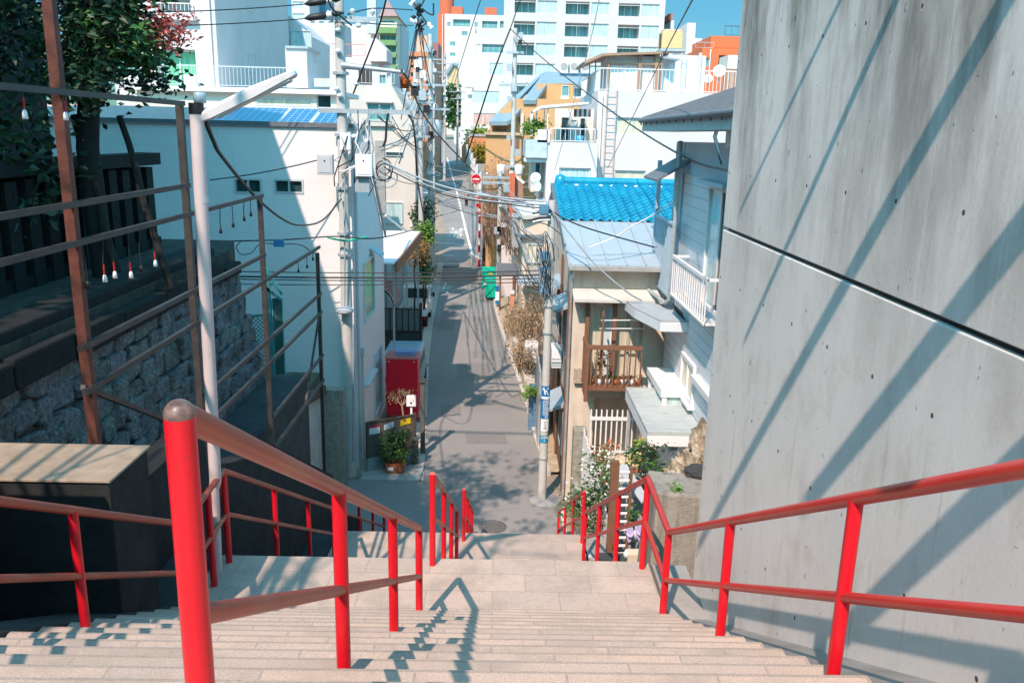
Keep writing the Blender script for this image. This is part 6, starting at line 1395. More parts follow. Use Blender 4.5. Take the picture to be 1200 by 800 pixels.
mb.bar((xa, 37.86, za), (xa, 37.86, zb), .035); mb.bar((xb, 37.86, za), (xb, 37.86, zb), .035); z = za+.1
while z < zb: mb.bar((xa, 37.86, z), (xb, 37.86, z), .022); z += .3
mb.build('ladder', mat('ladder tan', (.55, .42, .36), rough=.6), wh_)
pbox(wh_, 'drainpipe', MT['white paint'], 702.5, 110, 704, 218, 37.85, .1)
mb = MB(); xa = PY(797, 90, 42.3).x; xb = PY(803, 90, 42.3).x; mb.bar((xa, 42.3, zR), (xa, 42.3, zR+2), .03); mb.bar((xb, 42.3, zR), (xb, 42.3, zR+2), .03)
for i in range(7): mb.bar((xa, 42.3, zR+.2+.27*i), (xb, 42.3, zR+.2+.27*i), .02)
mb.build('ladder', MT['alu'], wh_)
# dishes and tank
def dish(px, py, Y, r, label, face=(-.3, -1, .35), group='satellite dishes'):
    c = PY(px, py, Y); t = thing('satellite_dish', label, 'satellite dish', c-Vector((0, 0, r*1.6)), group); f = Vector(face).normalized(); a_ = f.cross(Vector((0, 0, 1))).normalized(); b_ = a_.cross(f)
    V = []; n_ = 18
    for j in range(5):
        rr = r*j/4
        for k in range(n_): an = 2*math.pi*k/n_; V.append(c+(a_*math.cos(an)+b_*math.sin(an))*rr-f*(r*.3*(1-(j/4)**2)))
    mb = MB(); Fs = [(j*n_+k, j*n_+(k+1) % n_, (j+1)*n_+(k+1) % n_, (j+1)*n_+k) for j in range(4) for k in range(n_)]
    mb.add(V, Fs, True); mb.add([v_-f*.015 for v_ in V], Fs, True); mb.build('reflector', MT['white plastic'], t)
    mb = MB(); mb.tube([c-b_*r*.9, c+f*r*.8-b_*r*.2], .014, 6); mb.ball(c+f*r*.8-b_*r*.2, .05, 8, 5); mb.build('feed_arm', MT['grey plastic'], t)
    mb = MB(); mb.tube([c-f*(r*.3), c-f*(r*.45)-Vector((0, 0, r*.5)), c-f*(r*.45)-Vector((0, 0, r*1.7))], .03, 8); mb.build('mast', MT['galvanised'], t)
dish(830, 92, 38.6, .20, 'smaller white satellite dish on the left of two on the white house roof'); dish(843, 83, 38.8, .28, 'larger white satellite dish on the right of two on the white house roof')
tk = thing('water_tank', 'yellowish box water tank on a steel stand above the white house roof', 'water tank', PY(787, 62, 46)); pbox(tk, 'tank', mat('tank yellow', (.66, .46, .22), rough=.6, var=.1), 776, 37, 800, 57, 46, 1.1, .03); pbox(tk, 'lid', mat('tank lid', (.62, .50, .36)), 778, 34.5, 799, 36.8, 46.1, .9); pbox(tk, 'stand', MT['galvanised'], 774, 57.2, 803, 60, 45.9, 1.3)
for x in (775, 788, 801): pbox(tk, 'leg', MT['galvanised'], x, 60.2, x+1.2, 68, 46, .1)
pbox(tk, 'side_ladder', MT['dark steel'], 773.5, 40, 775.2, 57, 46.3, .2)
wt = block('white_tower', 'small white rooftop tower with one window against the sky by the water tank', 'tower', 805, 823, 45, 80, 5, WW, [(814, 51, 821, 59, 'teal', 0)]); pbox(wt, 'upper_shaft', WW, 805, 27, 815, 45, 80.5, 4)
rb = block('red_building', 'orange red stepped apartment building at the right against the sky', 'building', 823, 900, 57, 70, 10, mat('vermilion wall', (.62, .16, .06), rough=.8, var=.06), [(842, 65, 853, 79, 'teal', 1, .8), (826, 68, 831, 78, 'teal', 0), (866, 62, 880, 79, 'teal', 1, .8)])
pbox(rb, 'upper_floor', MT['vermilion wall'], 833, 43, 900, 56.8, 72, 7); gate_rail(rb, 849, 31, 880, 42.5, 72.2, 'roof_rail', MT['dark steel'], .5); gate_rail(rb, 815, 50, 836, 56.8, 70.2, 'roof_rail', MT['galvanised'], .5); pbox(rb, 'pipe', MT['white paint'], 831.5, 58, 832.5, 90, 69.8, .15)
cb = thing('roof_box_house', 'cream rooftop box above a slatted brown screen beside the concrete wall', 'building', PY(860, 105, 50)); pbox(cb, 'box', CW, 853, 65, 880, 81, 50, 2); pbox(cb, 'screen', mat('brown screen', (.40, .24, .17), var=.15), 848, 82, 880, 109, 49.8, .2)
mb = MB()
for i in range(9): q = PY(849+i*3.4, 95, 49.7); mb.box(q.x-.03, q.x+.03, 49.7, 49.79, PY(860, 108, 49.7).z, PY(860, 83, 49.7).z)
mb.build('screen_slats', mat('pale slats', (.52, .36, .28)), cb)
# lower wing of the white house with the busy balcony
lw = block('balcony_house', 'white wing with a cluttered balcony, white rail and slanting canopy left of the sunroom house', 'house', 641, 701, 167, 36.5, 9, MT['pink white wall'], [(655, 197, 692, 224, 'pale', 2)])
zB = PY(670, 167, 36.5).z; gate_rail(lw, 645, 151, 697, 167, 36.6, 'balcony_rail', MT['white paint'], .2)
pbox(lw, 'balcony_floor', mat('blue grey slab', (.45, .54, .60), rough=.7), 616, 164, 641, 185, 36.4, 5); pbox(lw, 'side_parapet', MT['white paint'], 630, 152, 644, 167, 36.4, .12)
mb = MB(); mb.prism([PY(624, 130, 36.2), PY(634, 124, 36.2), PY(690, 119.5, 36.2), PY(690, 122, 36.2), PY(634, 127, 36.2), PY(625, 132, 36.2)], (0, 0, 0), (0, 2.5, 0)); mb.build('canopy', MT['white paint'], lw)
for x in (641, 628, 637): pbox(lw, 'canopy_post', MT['white paint'], x, 126, x+1.2, 167, 36.4 if x == 641 else 38.6, .08)
pbox(lw, 'back_wall', MT['cream wall'], 650, 128, 701, 167, 39.5, .2)
for i in range(8): pbox(lw, 'awning_stripe', MT['white paint' if i % 2 else 'brown paint'], 673+i*2.8, 128, 675.8+i*2.8, 137, 37.2, .3)
for x0, y0, x1, y1, k in ((657, 137, 667, 166, 'dark'), (679, 138, 686, 166, 'dark'), (668, 140, 676, 165, 'pale')): pwin(lw, (x0, y0, x1, y1), 39.45, k, 0, .04)
pbox(lw, 'under_wall', MT['cream wall'], 622, 186, 640, 225, 38.5, 3); pwin(lw, (626, 190, 634, 214), 38.45, 'dark', 0); pbox(lw, 'lower_slab', MT['white paint'], 614, 185.5, 641, 190, 36.6, .5)
mb = MB(); q = PY(679, 163, 36.9); mb.lathe(q-Vector((0, 0, .16)), [(0, 0), (.15, 0), (.19, .3), (.17, .3), (0, .03)], 14); one('bucket', mb, mat('bright blue', (.05, .38, .62), rough=.4), 'bright blue bucket on the cluttered balcony', 'bucket')
mb = MB(); foliage(mb, [(PY(x, y, 36.9), .22) for x, y in ((618, 150), (625, 145), (630, 148), (622, 153), (634, 146))], 420, .16, .75); one('balcony_bush', mb, MT['leaf bright'], 'bright green bush on the balcony under the slanting canopy', 'bush')
dish(627.5, 208, 35.2, .22, 'white satellite dish on the street side below the cluttered balcony, turned to the viewer'); dish(629, 218, 35.0, .22, 'blue grey shaded satellite dish just below another one', (.6, -1, .2))
# brick low wall pieces and small houses on the right of the road
bw2 = thing('brick_wall', 'brown brick wall with a white coping, rising towards the street below the balcony house', 'wall', PY(610, 240, 40)); pprism([(598, 201), (613, 214), (613, 262), (598, 262)], 38, .3, 'wall', mat('brown brick', (.36, .20, .15), rough=.9, var=.15, scale=8), bw2)
mb = MB(); mb.bar(PY(597.5, 201, 38.1), PY(614, 214.5, 38.1), .3, .12); mb.build('coping', MT['white paint'], bw2); pbox(bw2, 'pillar', MT['red brick'], 597, 203, 603, 262, 37.6, .3)
sh1 = thing('small_house', 'small beige house with a pale tin roof behind the roadside telecom pole', 'house', PY(622, 340, 31))
Xa = PY(609, 300, 31.5).x
pbox(sh1, 'upper_wall', MT['beige wall'], 609, 258, 650, 277, 31.5, 4); pbox(sh1, 'lower_wall', MT['beige wall'], 611, 279, 650, 415, 31.2, 4.4); pbox(sh1, 'eave', MT['dark roof'], 604, 276.6, 650, 279.2, 31.0, .6)
mb = MB(); mb.prism([PY(600, 239, 32.5), PY(637, 232, 36), PY(640, 236, 34), PY(640, 250, 31.4), PY(613, 253, 31.2)], (0, 0, 0), (0, 0, -.15)); mb.build('tin_roof', MT['concrete pale'], sh1)
mb = MB(); mb.prism([PY(607, 322, 30.7), PY(634, 321, 30.7), PY(634, 331, 30.1), PY(607, 332, 30.1)], (0, 0, 0), (0, 0, -.06)); mb.build('awning', MT['metal roof'], sh1)
pwin(sh1, (617, 285, 634, 308), 31.15, 'cream', 2, .05); pwin(sh1, (613, 334, 634, 343), 31.15, 'cream', 0, .04)
pbox(sh1, 'side_panel', MT['grey concrete'], 600, 258, 608.8, 290, 32.2, 3)
wb = thing('hoarding', 'blank pale pink hoarding panel standing beyond the green bins', 'hoarding', PY(597, 350, 41)); pbox(wb, 'panel', PW, 587, 288, 606, 347, 41, .12); pbox(wb, 'post', MT['brown paint'], 600.5, 322, 603, 352, 40.8, .15)
cp_ = thing('carport', 'small carport with a dark flat roof by the telecom pole with blue plates', 'carport', PY(596, 350, 36)); pbox(cp_, 'roof', MT['dark roof'], 582, 318, 609, 323.5, 36, 2.4); 
for x in (585, 606): pbox(cp_, 'post', MT['brown paint'], x, 323.6, x+2, 364, 36.1, .1)
rd = thing('red_planter', 'narrow orange red brick pier beside the dry stalks', 'pier', PY(600, 362, 33)); pbox(rd, 'pier', OB, 598, 345, 602.5, 363, 33, .5); pbox(rd, 'cap', CP, 597.5, 343, 603, 345, 32.95, .6)
# dry stalks
def stalks(name, label, x0, x1, yb, yt, Y0_, Y1_, n, m, m2=None):
    mb = MB(); rg = random.Random(hash(label) % 1000)
    for _ in range(n):
        Y = rg.uniform(Y0_, Y1_); x = rg.uniform(x0, x1); b = PY(x, rg.uniform(yb-14, yb), Y); hh = rg.uniform(.5, 1.)*(PY(x, yt, Y).z-b.z)
        pts = [b]
        for k in range(3): pts.append(pts[-1]+Vector((rg.gauss(0, .10), rg.gauss(0, .1), hh/3)))
        mb.tube(pts, [.016, .014, .01, .005], 5, False)
        for k in range(7): mb.leaf(pts[rg.randint(1, 3)]+Vector((rg.gauss(0, .12), rg.gauss(0, .1), rg.gauss(0, .1))), .2, asp=.22)
    return one(name, mb, m, label, 'dry plants', 'dry stalks along the right verge')
stalks('dry_stalks', 'tall dry brown stalks beside the telecom pole with sign plates', 604, 632, 398, 345, 29, 31, 70, MT['dry grass'])
stalks('dry_stalks', 'dry straw coloured stalks by the orange brick pier', 594, 612, 398, 356, 31, 34, 45, MT['dry grass'])
stalks('dry_stalks', 'low dry weeds at the right verge before the crate stack', 606, 622, 440, 395, 26, 27.5, 60, MT['dry grass'])
stalks('bare_shrubs', 'tall bare twigs in front of the orange brick wall by the far street corner', 566, 603, 290, 185, 52, 53.6, 170, mat('twig', (.30, .20, .14), rough=.95, var=.3))
stalks('bare_shrubs', 'bare brown twigs above the pale hoarding', 592, 616, 300, 232, 39, 40.6, 80, MT['twig'])
cr = thing('crate_stack', 'stack of white wire crates by the telecom pole', 'crates', PY(622, 420, 26.5))
for i in range(4):
    for j in range(2):
        z = PY(622, 424, 26.5).z+.17*i; x = PY(615+j*8, 410, 26.5).x; mb = MB(); mb.box(x, x+.2, 26.5, 26.8, z, z+.02); 
        for s in range(5): mb.box(x+.0475*s, x+.0475*s+.015, 26.5, 26.51, z+.02, z+.13); mb.box(x+.0475*s, x+.0475*s+.015, 26.79, 26.8, z+.02, z+.13)
        mb.box(x, x+.205, 26.495, 26.509, z+.13, z+.15); mb.box(x, x+.205, 26.79, 26.805, z+.13, z+.15); mb.build('crate', MT['white plastic'], cr)
mb = MB(); foliage(mb, [(PY(x, y, 25.6), .16) for x, y in ((622, 457), (618, 463), (627, 458))], 260, .11, .8); one('weed', mb, MT['leaf bright'], 'bright green weeds at the right road edge near the telecom pole', 'plant')
q = PY(624, 452, 25.9); mb = MB(); mb.box(q.x-.1, q.x+.25, 25.9, 26.2, 0, q.z); one('blue_bin', mb, mat('dusty blue', (.10, .20, .30), rough=.6), 'dusty blue bin behind the bright green weeds', 'bin', bevel=.02)
q = PY(618, 430, 26.2); mb = MB(); mb.box(1.3, 1.36, 24.2, 27.2, 0, q.z+.4); one('sheet_fence', mb, MT['galvanised'], 'grey sheet metal fence along the verge beside the telecom pole', 'fence')
for i in range(9):
    y = 27.6+i*1.15; x = ip(XR, y)+.22; mb = MB(); mb.box(x, x+.34, y, y+random.uniform(.45, .9), .1, .26+.05*(i % 3)); o_ = one('kerb_block', mb, pale, 'pale stone block in the row along the right verge', 'block', 'stone blocks along the verge', .02)
# trees and shrubs in the distance
ZT = PY(560, 168, 150).z; mb = MB(); a_ = PY(543, 184, 150).x; mb.box(a_, a_+9, 150.8, 172, -.2, ZT); struct('garden_ground', mb, MT['dry soil'])
def bush(name, label, pts, Y, n, size, m, r=.35, trunk=True, cat='bush', zb=None):
    c = PY(pts[0][0], pts[0][1], Y); zb = hill(Y) if zb is None else zb; t = thing(name, label, cat, (c.x, Y, zb))
    if trunk: mb = MB(); limb(mb, (c.x, Y, zb-.05), c, .05, .03, .05); mb.build('trunk', MT['bark'], t)
    mb = MB(); foliage(mb, [(PY(x, y, Y+random.uniform(-.5, .5)), r) for x, y in pts], n, size, .75); mb.build('crown', m, t)
    return t
bush('ivy_tree', 'green ivy clad tree standing at the far end of the street below the wires', [(x, y) for x in (523, 528, 533) for y in (108, 116, 124, 132, 140)], 215, 2200, 1.1, MT['leaf green'], 1.7, cat='tree')
bush('round_bush', 'round yellow green bush behind the brick wall on the right of the climbing street', [(x, y) for x in (556, 562, 567) for y in (157, 163)], 154, 800, .7, mat('leaf yellow green', (.20, .26, .04), rough=.6, var=.4), 1.0, zb=ZT)
bush('yellow_hedge', 'mustard coloured hedge panel below the round yellow green bush', [(x, y) for x in (556, 562, 568) for y in (173, 178, 184)], 149, 800, .5, mat('mustard leaf', (.36, .27, .03), rough=.7, var=.3), .8)
bush('street_shrub', 'tall bright green and rusty shrub at the left of the street beyond the canopy house', [(x, y) for x in (497, 500, 494) for y in (268, 274, 281)], 42, 700, .2, MT['leaf bright'], .3)
bush('street_shrub', 'rusty brown shrub in front of the bright green one at the left of the street', [(x, y) for x in (486, 491, 496) for y in (288, 296, 304)], 40.5, 800, .17, mat('leaf rust', (.24, .14, .04), rough=.7, var=.5), .3)
bush('street_shrub', 'dark green shrub low beside the second street pole on the left', [(x, y) for x in (496, 500) for y in (308, 318, 328)], 41, 500, .17, MT['leaf green'], .25)
bush('street_shrub', 'deep green hedge in the shade beside the arrow board', [(x, y) for x in (491, 496, 500) for y in (240, 250, 258)], 46, 600, .2, MT['leaf dark'], .35)
bush('maple_tree', 'small orange maple showing above a white board left of the street poles', [(x, y) for x in (466, 470, 474) for y in (94, 98, 102)], 57, 600, .25, mat('leaf orange', (.55, .13, .015), rough=.6, var=.4), .3, cat='tree')
wbd = thing('white_board', 'plain white board below the orange maple', 'board', PY(470, 120, 48)); pprism([(464, 103), (474, 104), (484, 128), (484, 150), (464, 150)], 55, .2, 'board', WW, wbd)
rbk = thing('brick_wall', 'low salmon brick wall with a grey top along the right of the climbing street', 'wall', PY(555, 190, 150)); pprism([(541, 172), (548, 161), (572, 159), (572, 205), (541, 205)], 150, .4, 'wall', OB, rbk); pbox(rbk, 'top', MT['grey concrete'], 547, 157, 572, 160, 149.8, .7)
# ================================================================ STREET FURNITURE, VEHICLES, WIRES
def spole(px, pyb, Y, pyt, r0, r1, label, arms=(), zt=None):
    b = PY(px, pyb, Y); z0 = hill(Y); z1 = PY(px, pyt, Y).z if zt is None else zt
    t = pole('utility_pole', label, b.x, Y, z0, z1, r0, r1)
    for py, x0, x1, ins in arms: crossarm(t, b.x, Y-r0-.05, PY(px, py, Y).z, x0, x1, ins, .12)
    rg = random.Random(int(px*7+Y))
    for k in range(8):
        z = rg.uniform(z0+(z1-z0)*.45, z1-.3); m_ = rg.choice(('galvanised', 'white plastic', 'cable', 'galvanised'))
        c = Vector((b.x+rg.uniform(-.35, .35), Y-r0-.12, z)); s = rg.uniform(.08, .2)
        MB().box(c.x-s, c.x+s, c.y-.1, c.y+.1, c.z-s*1.2, c.z+s*1.2).build('pole_fitting', MT[m_], t)
    return t
P3 = spole(504.5, 337, 51.5, 40, .19, .13, 'second utility pole on the left, rising from beside the white truck', ((128, -1.1, 1.2, (-.9, 0, .9)), (100, -1, 1, (-.8, .8)), (205, -.5, .6, ())))
tr = MB(); q = PY(504.5, 150, 51.3)
for dx in (-.42, .42): MB().lathe((q.x+dx, 51.1, q.z-.5), [(0, 0), (.24, .0), (.26, .1), (.26, .85), (.2, .95), (0, 1.0)], 16).build('transformer', MT['galvanised'], P3)
P4 = spole(493.5, 330, 44.2, 68, .15, .11, 'thin pale pole left of the second utility pole, behind the canopy house', ((120, -.7, .7, (-.5, .5)), (160, -.4, .5, ())))
P5 = spole(487.5, 330, 47.5, 82, .15, .11, 'faint pole nearest the beige concrete building beyond the canopy house', ((110, -.7, .9, (-.5, .5)),))
P6 = spole(598, 300, 50, 33, .17, .11, 'slim pole standing before the orange brick house in the centre', ((62, -.5, .5, ()), (100, -.9, .9, (-.7, .7)), (195, -.9, .7, ())))
q = PY(598, 198, 49.7)
for dx in (-1.0, .9): MB().lathe((q.x+dx*.55, 49.6, q.z-.35), [(0, 0), (.2, 0), (.24, .1), (.24, .5), (.2, .6), (0, .62)], 16).build('transformer', MT['white plastic'], P6)
P7 = spole(583, 365, 44.7, 200, .13, .10, 'telecom pole with small blue plates standing beside the green bins', ((208, -.9, .9, (-.7, .7)), (214, -1.0, .7, ())))
for y0, y1, m_ in ((335, 341, 'sign blue'), (342, 352, 'white plastic'), (352.5, 356, 'sign blue')):
    pbox(P7, 'sign_plate', MT[m_], 580.5, y0, 585, y1, 44.4, .04)
P8 = spole(521, 160, 120, 62, .2, .14, 'distant pole halfway up the climbing street on the left', ((75, -1.4, 1.4, (-1, 1)), (90, -1.2, 1.2, ())))
P9 = spole(536, 170, 140, 100, .2, .14, 'distant pole on the right near the top of the climbing street', ((108, -1.4, 1.4, (-1, 1)), (116, -1.2, 1.2, ())))
P10 = spole(508, 200, 95, 58, .18, .13, 'distant pole directly behind the second left pole', ((70, -1.2, 1.2, (-1, 1)), (85, -1.1, 1.1, ())))
# signs
def disc(mb, c, r, y0, y1, n=24): mb.prism([(c.x+math.cos(2*math.pi*i/n)*r, y0, c.z+math.sin(2*math.pi*i/n)*r) for i in range(n)], (0, 0, 0), (0, y1-y0, 0)); return mb
Ys = 60.; c = PY(558, 210, Ys); ne = thing('no_entry_sign', 'round red no entry sign with a white bar on a post above the far corner', 'road sign', (c.x, Ys, hill(Ys)))
disc(MB(), c, .34, Ys-.03, Ys).build('plate', MT['red enamel'], ne); MB().box(c.x-.24, c.x+.24, Ys-.045, Ys-.031, c.z-.06, c.z+.06).build('bar', MT['white plastic'], ne); disc(MB(), c, .37, Ys+.001, Ys+.02).build('rim', MT['white plastic'], ne)
MB().tube([(c.x, Ys+.06, hill(Ys)), (c.x, Ys+.06, c.z+.4)], .035, 10).build('post', MT['grey plastic'], ne)
Ys = 60.5; c = PY(561.5, 296, Ys); sp_ = thing('striped_post', 'red and white striped guard post at the far corner of the crossing', 'post', (c.x, Ys, hill(Ys)))
zt_ = PY(561.5, 236, Ys).z; nseg = 9
for i in range(nseg): z0 = hill(Ys)+(zt_-hill(Ys))*i/nseg; MB().cyl((c.x+.0, Ys, z0), .085, (zt_-hill(Ys))/nseg-.002, 12).build('band', MT['red enamel' if i % 2 == 0 else 'white plastic'], sp_)
for py in (233, 241, 249): pbox(sp_, 'plate', MT['red enamel'], 558, py-1.8, 563.5, py+1.8, Ys-.15, .05)
Ys = 58; ysn = thing('yellow_sign', 'yellow plates on a leaning pole beside the orange planter boxes', 'sign', PY(578, 285, Ys)); pbox(ysn, 'plate', MT['yellow paper'], 576, 242, 580, 254, Ys, .05); pbox(ysn, 'plate', MT['yellow paper'], 580.5, 251, 584, 259, Ys, .05); pbox(ysn, 'lower_plate', MT['white plastic'], 580.5, 259.5, 584, 268, Ys, .05); pbox(ysn, 'post', MT['galvanised'], 579.5, 240, 581, 290, Ys+.06, .1)
Ys = 46; ar = thing('arrow_board', 'small white diamond shaped board with an arrow on a thin post in the left hedge', 'sign', PY(496, 285, Ys)); c = PY(496, 239, Ys)
MB().prism([(c.x, Ys, c.z-.27), (c.x+.24, Ys, c.z), (c.x, Ys, c.z+.27), (c.x-.24, Ys, c.z)], (0, 0, 0), (0, .03, 0)).build('board', MT['white plastic'], ar); mb = MB(); mb.bar((c.x, Ys-.006, c.z-.1), (c.x, Ys-.006, c.z+.06), .05, .01); mb.prism([(c.x-.08, Ys-.004, c.z+.04), (c.x+.08, Ys-.004, c.z+.04), (c.x, Ys-.004, c.z+.14)], (0, 0, 0), (0, -.008, 0)); mb.build('arrow', MT['black steel'], ar); MB().tube([(c.x, Ys+.05, 0), (c.x, Ys+.05, c.z)], .03, 8).build('post', MT['white paint'], ar)
# planters at the corner
for i, (x0, y0, x1, y1, lab) in enumerate(((566, 243, 576, 252, 'upper pale wooden planter box at the far corner'), (566, 254, 577, 265, 'lower orange wooden planter box at the far corner'))):
    Yb_ = 58.6-i*.6; mb = MB(); a_ = PY(x0, y0, Yb_); b_ = PY(x1, y1, Yb_); mb.box(a_.x, b_.x, Yb_, Yb_+.5, b_.z, a_.z); o_ = one('planter_box', mb, OR, lab, 'planter', 'planter boxes', .03); 
    mb = MB(); mb.box(a_.x+.0, b_.x, Yb_+.05, Yb_+.45, 0, b_.z-.004); one('planter_stand', mb, MT['timber'], ('stand', 'low stand')[i]+' of dark timber under the '+('upper', 'lower')[i]+' planter box', 'stand')
bush('clipped_conifer', 'small clipped green conifer in a pot by the telecom pole at the far corner', [(576.5, 262), (576.5, 268), (576.5, 275), (576.5, 281)], 56, 500, .14, mat('conifer', (.02, .13, .08), rough=.6, var=.4), .13, cat='plant')
stalks('dry_grass_clump', 'clump of straw grass at the far corner below the clipped conifer', 571, 586, 296, 279, 55, 56, 60, MT['dry grass'])
# green net boxes for rubbish
TG = mat('emerald plastic', (.0, .42, .27), rough=.45, var=.08, scale=3); 
def bin_(px0, py0, px1, py1, Y, label, dep=.7):
    a_ = PY(px0, py0, Y); b_ = PY(px1, py1, Y); t = thing('rubbish_box', label, 'rubbish box', ((a_.x+b_.x)/2, Y, 0), 'green rubbish boxes'); zt_ = a_.z; zb_ = max(.02, b_.z)
    MB().box(a_.x, b_.x, Y, Y+dep, zb_+.06, zt_-.08).build('body', TG, t, bevel=.03); MB().prism([(a_.x-.03, Y-.04, zt_-.14), (b_.x+.03, Y-.04, zt_-.14), (b_.x+.03, Y+dep+.03, zt_+.02), (a_.x-.03, Y+dep+.03, zt_+.02)], (0, 0, 0), (0, 0, .06)).build('lid', TG, t, bevel=.015)
    for x in (a_.x+.08, b_.x-.1): MB().tube([(x-.04, Y+.1, zb_+.03), (x+.04, Y+.1, zb_+.03)], .05, 10).build('castor', MT['rubber'], t)
    q_ = MB(); q_.bar((a_.x+.05, Y-.02, zb_+.12), (b_.x-.05, Y-.02, zt_-.25), .03); q_.build('strap', mat('dark green', (.0, .2, .14)), t); return t
t = bin_(565, 316, 582, 339, 49.2, 'emerald green rubbish box standing behind the other one by the telecom pole'); pbox(t, 'label_plate', MT['yellow paper'], 573, 320, 577, 322, 49.15, .03)
t = bin_(568.5, 327, 583.5, 350, 47.6, 'emerald green rubbish box standing in front, nearest the telecom pole'); pbox(t, 'label_plate', MT['white plastic'], 566.5, 331, 570, 334, 47.5, .03)
# white kei truck
tr = thing('parked_truck', 'small white flatbed truck parked at the left road edge by the second pole', 'truck', (-4.25, 42, 0)); Wt = 1.42; x0, x1 = -4.95, -3.53; y = 40.2
def tbox(name, m, a, b, c_, d, e, f, bev=.02, par=None): return MB().box(a, b, c_, d, e, f).build(name, m, par or tr, bev)
wp = mat('truck white', (.74, .75, .74), rough=.3, var=.03)
MB().prism([(x0, y+2.05, .38), (x0, y+3.25, .38), (x0, y+3.27, .85), (x0, y+2.95, 1.7), (x0, y+2.8, 1.78), (x0, y+2.1, 1.78), (x0, y+2.05, 1.7)], (0, 0, 0), (Wt, 0, 0)).build('cab', wp, tr, .04)
tbox('rear_glass', glass('dark'), x0+.15, x1-.15, y+2.03, y+2.055, 1.15, 1.65, 0); tbox('side_glass', glass('teal'), x1-.006, x1+.006, y+2.25, y+2.9, 1.1, 1.6, 0)
tbox('bed_floor', MT['grey concrete'], x0, x1, y, y+2.03, .62, .68); tbox('bed_side', wp, x1-.03, x1, y, y+2.02, .681, .97); tbox('bed_side', wp, x0, x0+.03, y, y+2.02, .681, .97); tbox('tailgate', wp, x0+.032, x1-.032, y-.02, y+.015, .64, .97)
tbox('chassis', MT['black steel'], x0+.3, x1-.3, y+.1, y+3.1, .36, .61)
for yy_ in (.5, 2.75):
    for xs_ in (x0+.02, x1-.17): MB().tube([(xs_, y+yy_, .27), (xs_+.15, y+yy_, .27)], .27, 18).build('wheel', MT['rubber'], tr)
for xs_ in (x0+.05, x1-.2): tbox('tail_light', MT['red enamel'], xs_, xs_+.15, y-.035, y-.0, .48, .58, 0)
MB().box(x1+.02, x1+.14, y+3.0, y+3.06, 1.05, 1.28).build('mirror', MT['black steel'], tr)
# person walking up the street
pp = PR(546.5, 243.5); pe_b = Vector((pp.x, pp.y, hill(pp.y)+.01))
def skin(name, edges, verts, rad, m, parent=None, label=None):
    me = bpy.data.meshes.new(name); me.from_pydata([tuple(v) for v in verts], edges, []); o = bpy.data.objects.new(name, me); COL.objects.link(o)
    md = o.modifiers.new('skin', 'SKIN'); md.use_smooth_shade = True
    for i, r in enumerate(rad): me.skin_vertices[0].data[i].radius = (r, r) if not isinstance(r, tuple) else r
    me.skin_vertices[0].data[0].use_root = True; o.modifiers.new('sub', 'SUBSURF').levels = 1
    dg = bpy.context.evaluated_depsgraph_get(); m2_ = bpy.data.meshes.new_from_object(o.evaluated_get(dg)); bpy.data.objects.remove(o)
    o = bpy.data.objects.new(name, m2_); COL.objects.link(o); m2_.materials.clear(); m2_.materials.append(m)
    if parent is not None: o.parent = parent
    return o
V = [(0, 0, .92), (0, 0, 1.1), (0, 0, 1.32), (0, 0, 1.46), (0, .02, 1.6), (0, .02, 1.68), (.18, 0, 1.38), (.23, .02, 1.12), (.22, -.08, .9), (-.18, 0, 1.38), (-.23, .02, 1.12), (-.22, .1, .9), (.09, 0, .86), (.09, -.08, .47), (.09, -.02, .08), (.09, -.14, .04), (-.09, 0, .86), (-.09, .1, .48), (-.09, .2, .12), (-.09, .1, .05)]
Ed = [(0, 1), (1, 2), (2, 3), (3, 4), (4, 5), (2, 6), (6, 7), (7, 8), (2, 9), (9, 10), (10, 11), (0, 12), (12, 13), (13, 14), (14, 15), (0, 16), (16, 17), (17, 18), (18, 19)]
rad = [.13, .13, .14, .055, .10, .085, .06, .045, .035, .06, .045, .035, .085, .06, .045, .04, .085, .06, .045, .04]
pn = thing('person', 'person in a brown top and black trousers walking in the far street', 'person', pe_b)
skin('body', Ed, V, rad, mat('skin tone', (.50, .32, .24), rough=.6, var=.05), pn)
skin('trousers', [(0, 1), (1, 2), (2, 3), (0, 4), (4, 5), (5, 6)], [(0, 0, .95), (.09, 0, .86), (.09, -.08, .47), (.09, -.02, .12), (-.09, 0, .86), (-.09, .1, .48), (-.09, .2, .16)], [.15, .11, .085, .075, .11, .085, .075], mat('black cloth', (.015, .015, .018), rough=.9), pn)
skin('jacket', [(0, 1), (1, 2), (1, 3), (3, 4), (4, 5), (1, 6), (6, 7), (7, 8)], [(0, 0, .95), (0, 0, 1.33), (0, 0, 1.42), (.18, 0, 1.38), (.23, .02, 1.12), (.22, -.07, .95), (-.18, 0, 1.38), (-.23, .02, 1.12), (-.22, .09, .95)], [.165, .165, .08, .085, .07, .055, .085, .07, .055], mat('brown cloth', (.24, .14, .12), rough=.9), pn)
MB().ball(pe_b+Vector((0, .03, 1.66)), .115, 12, 8, (1, 1.05, .95)).build('hair', MT['black steel'], pn)

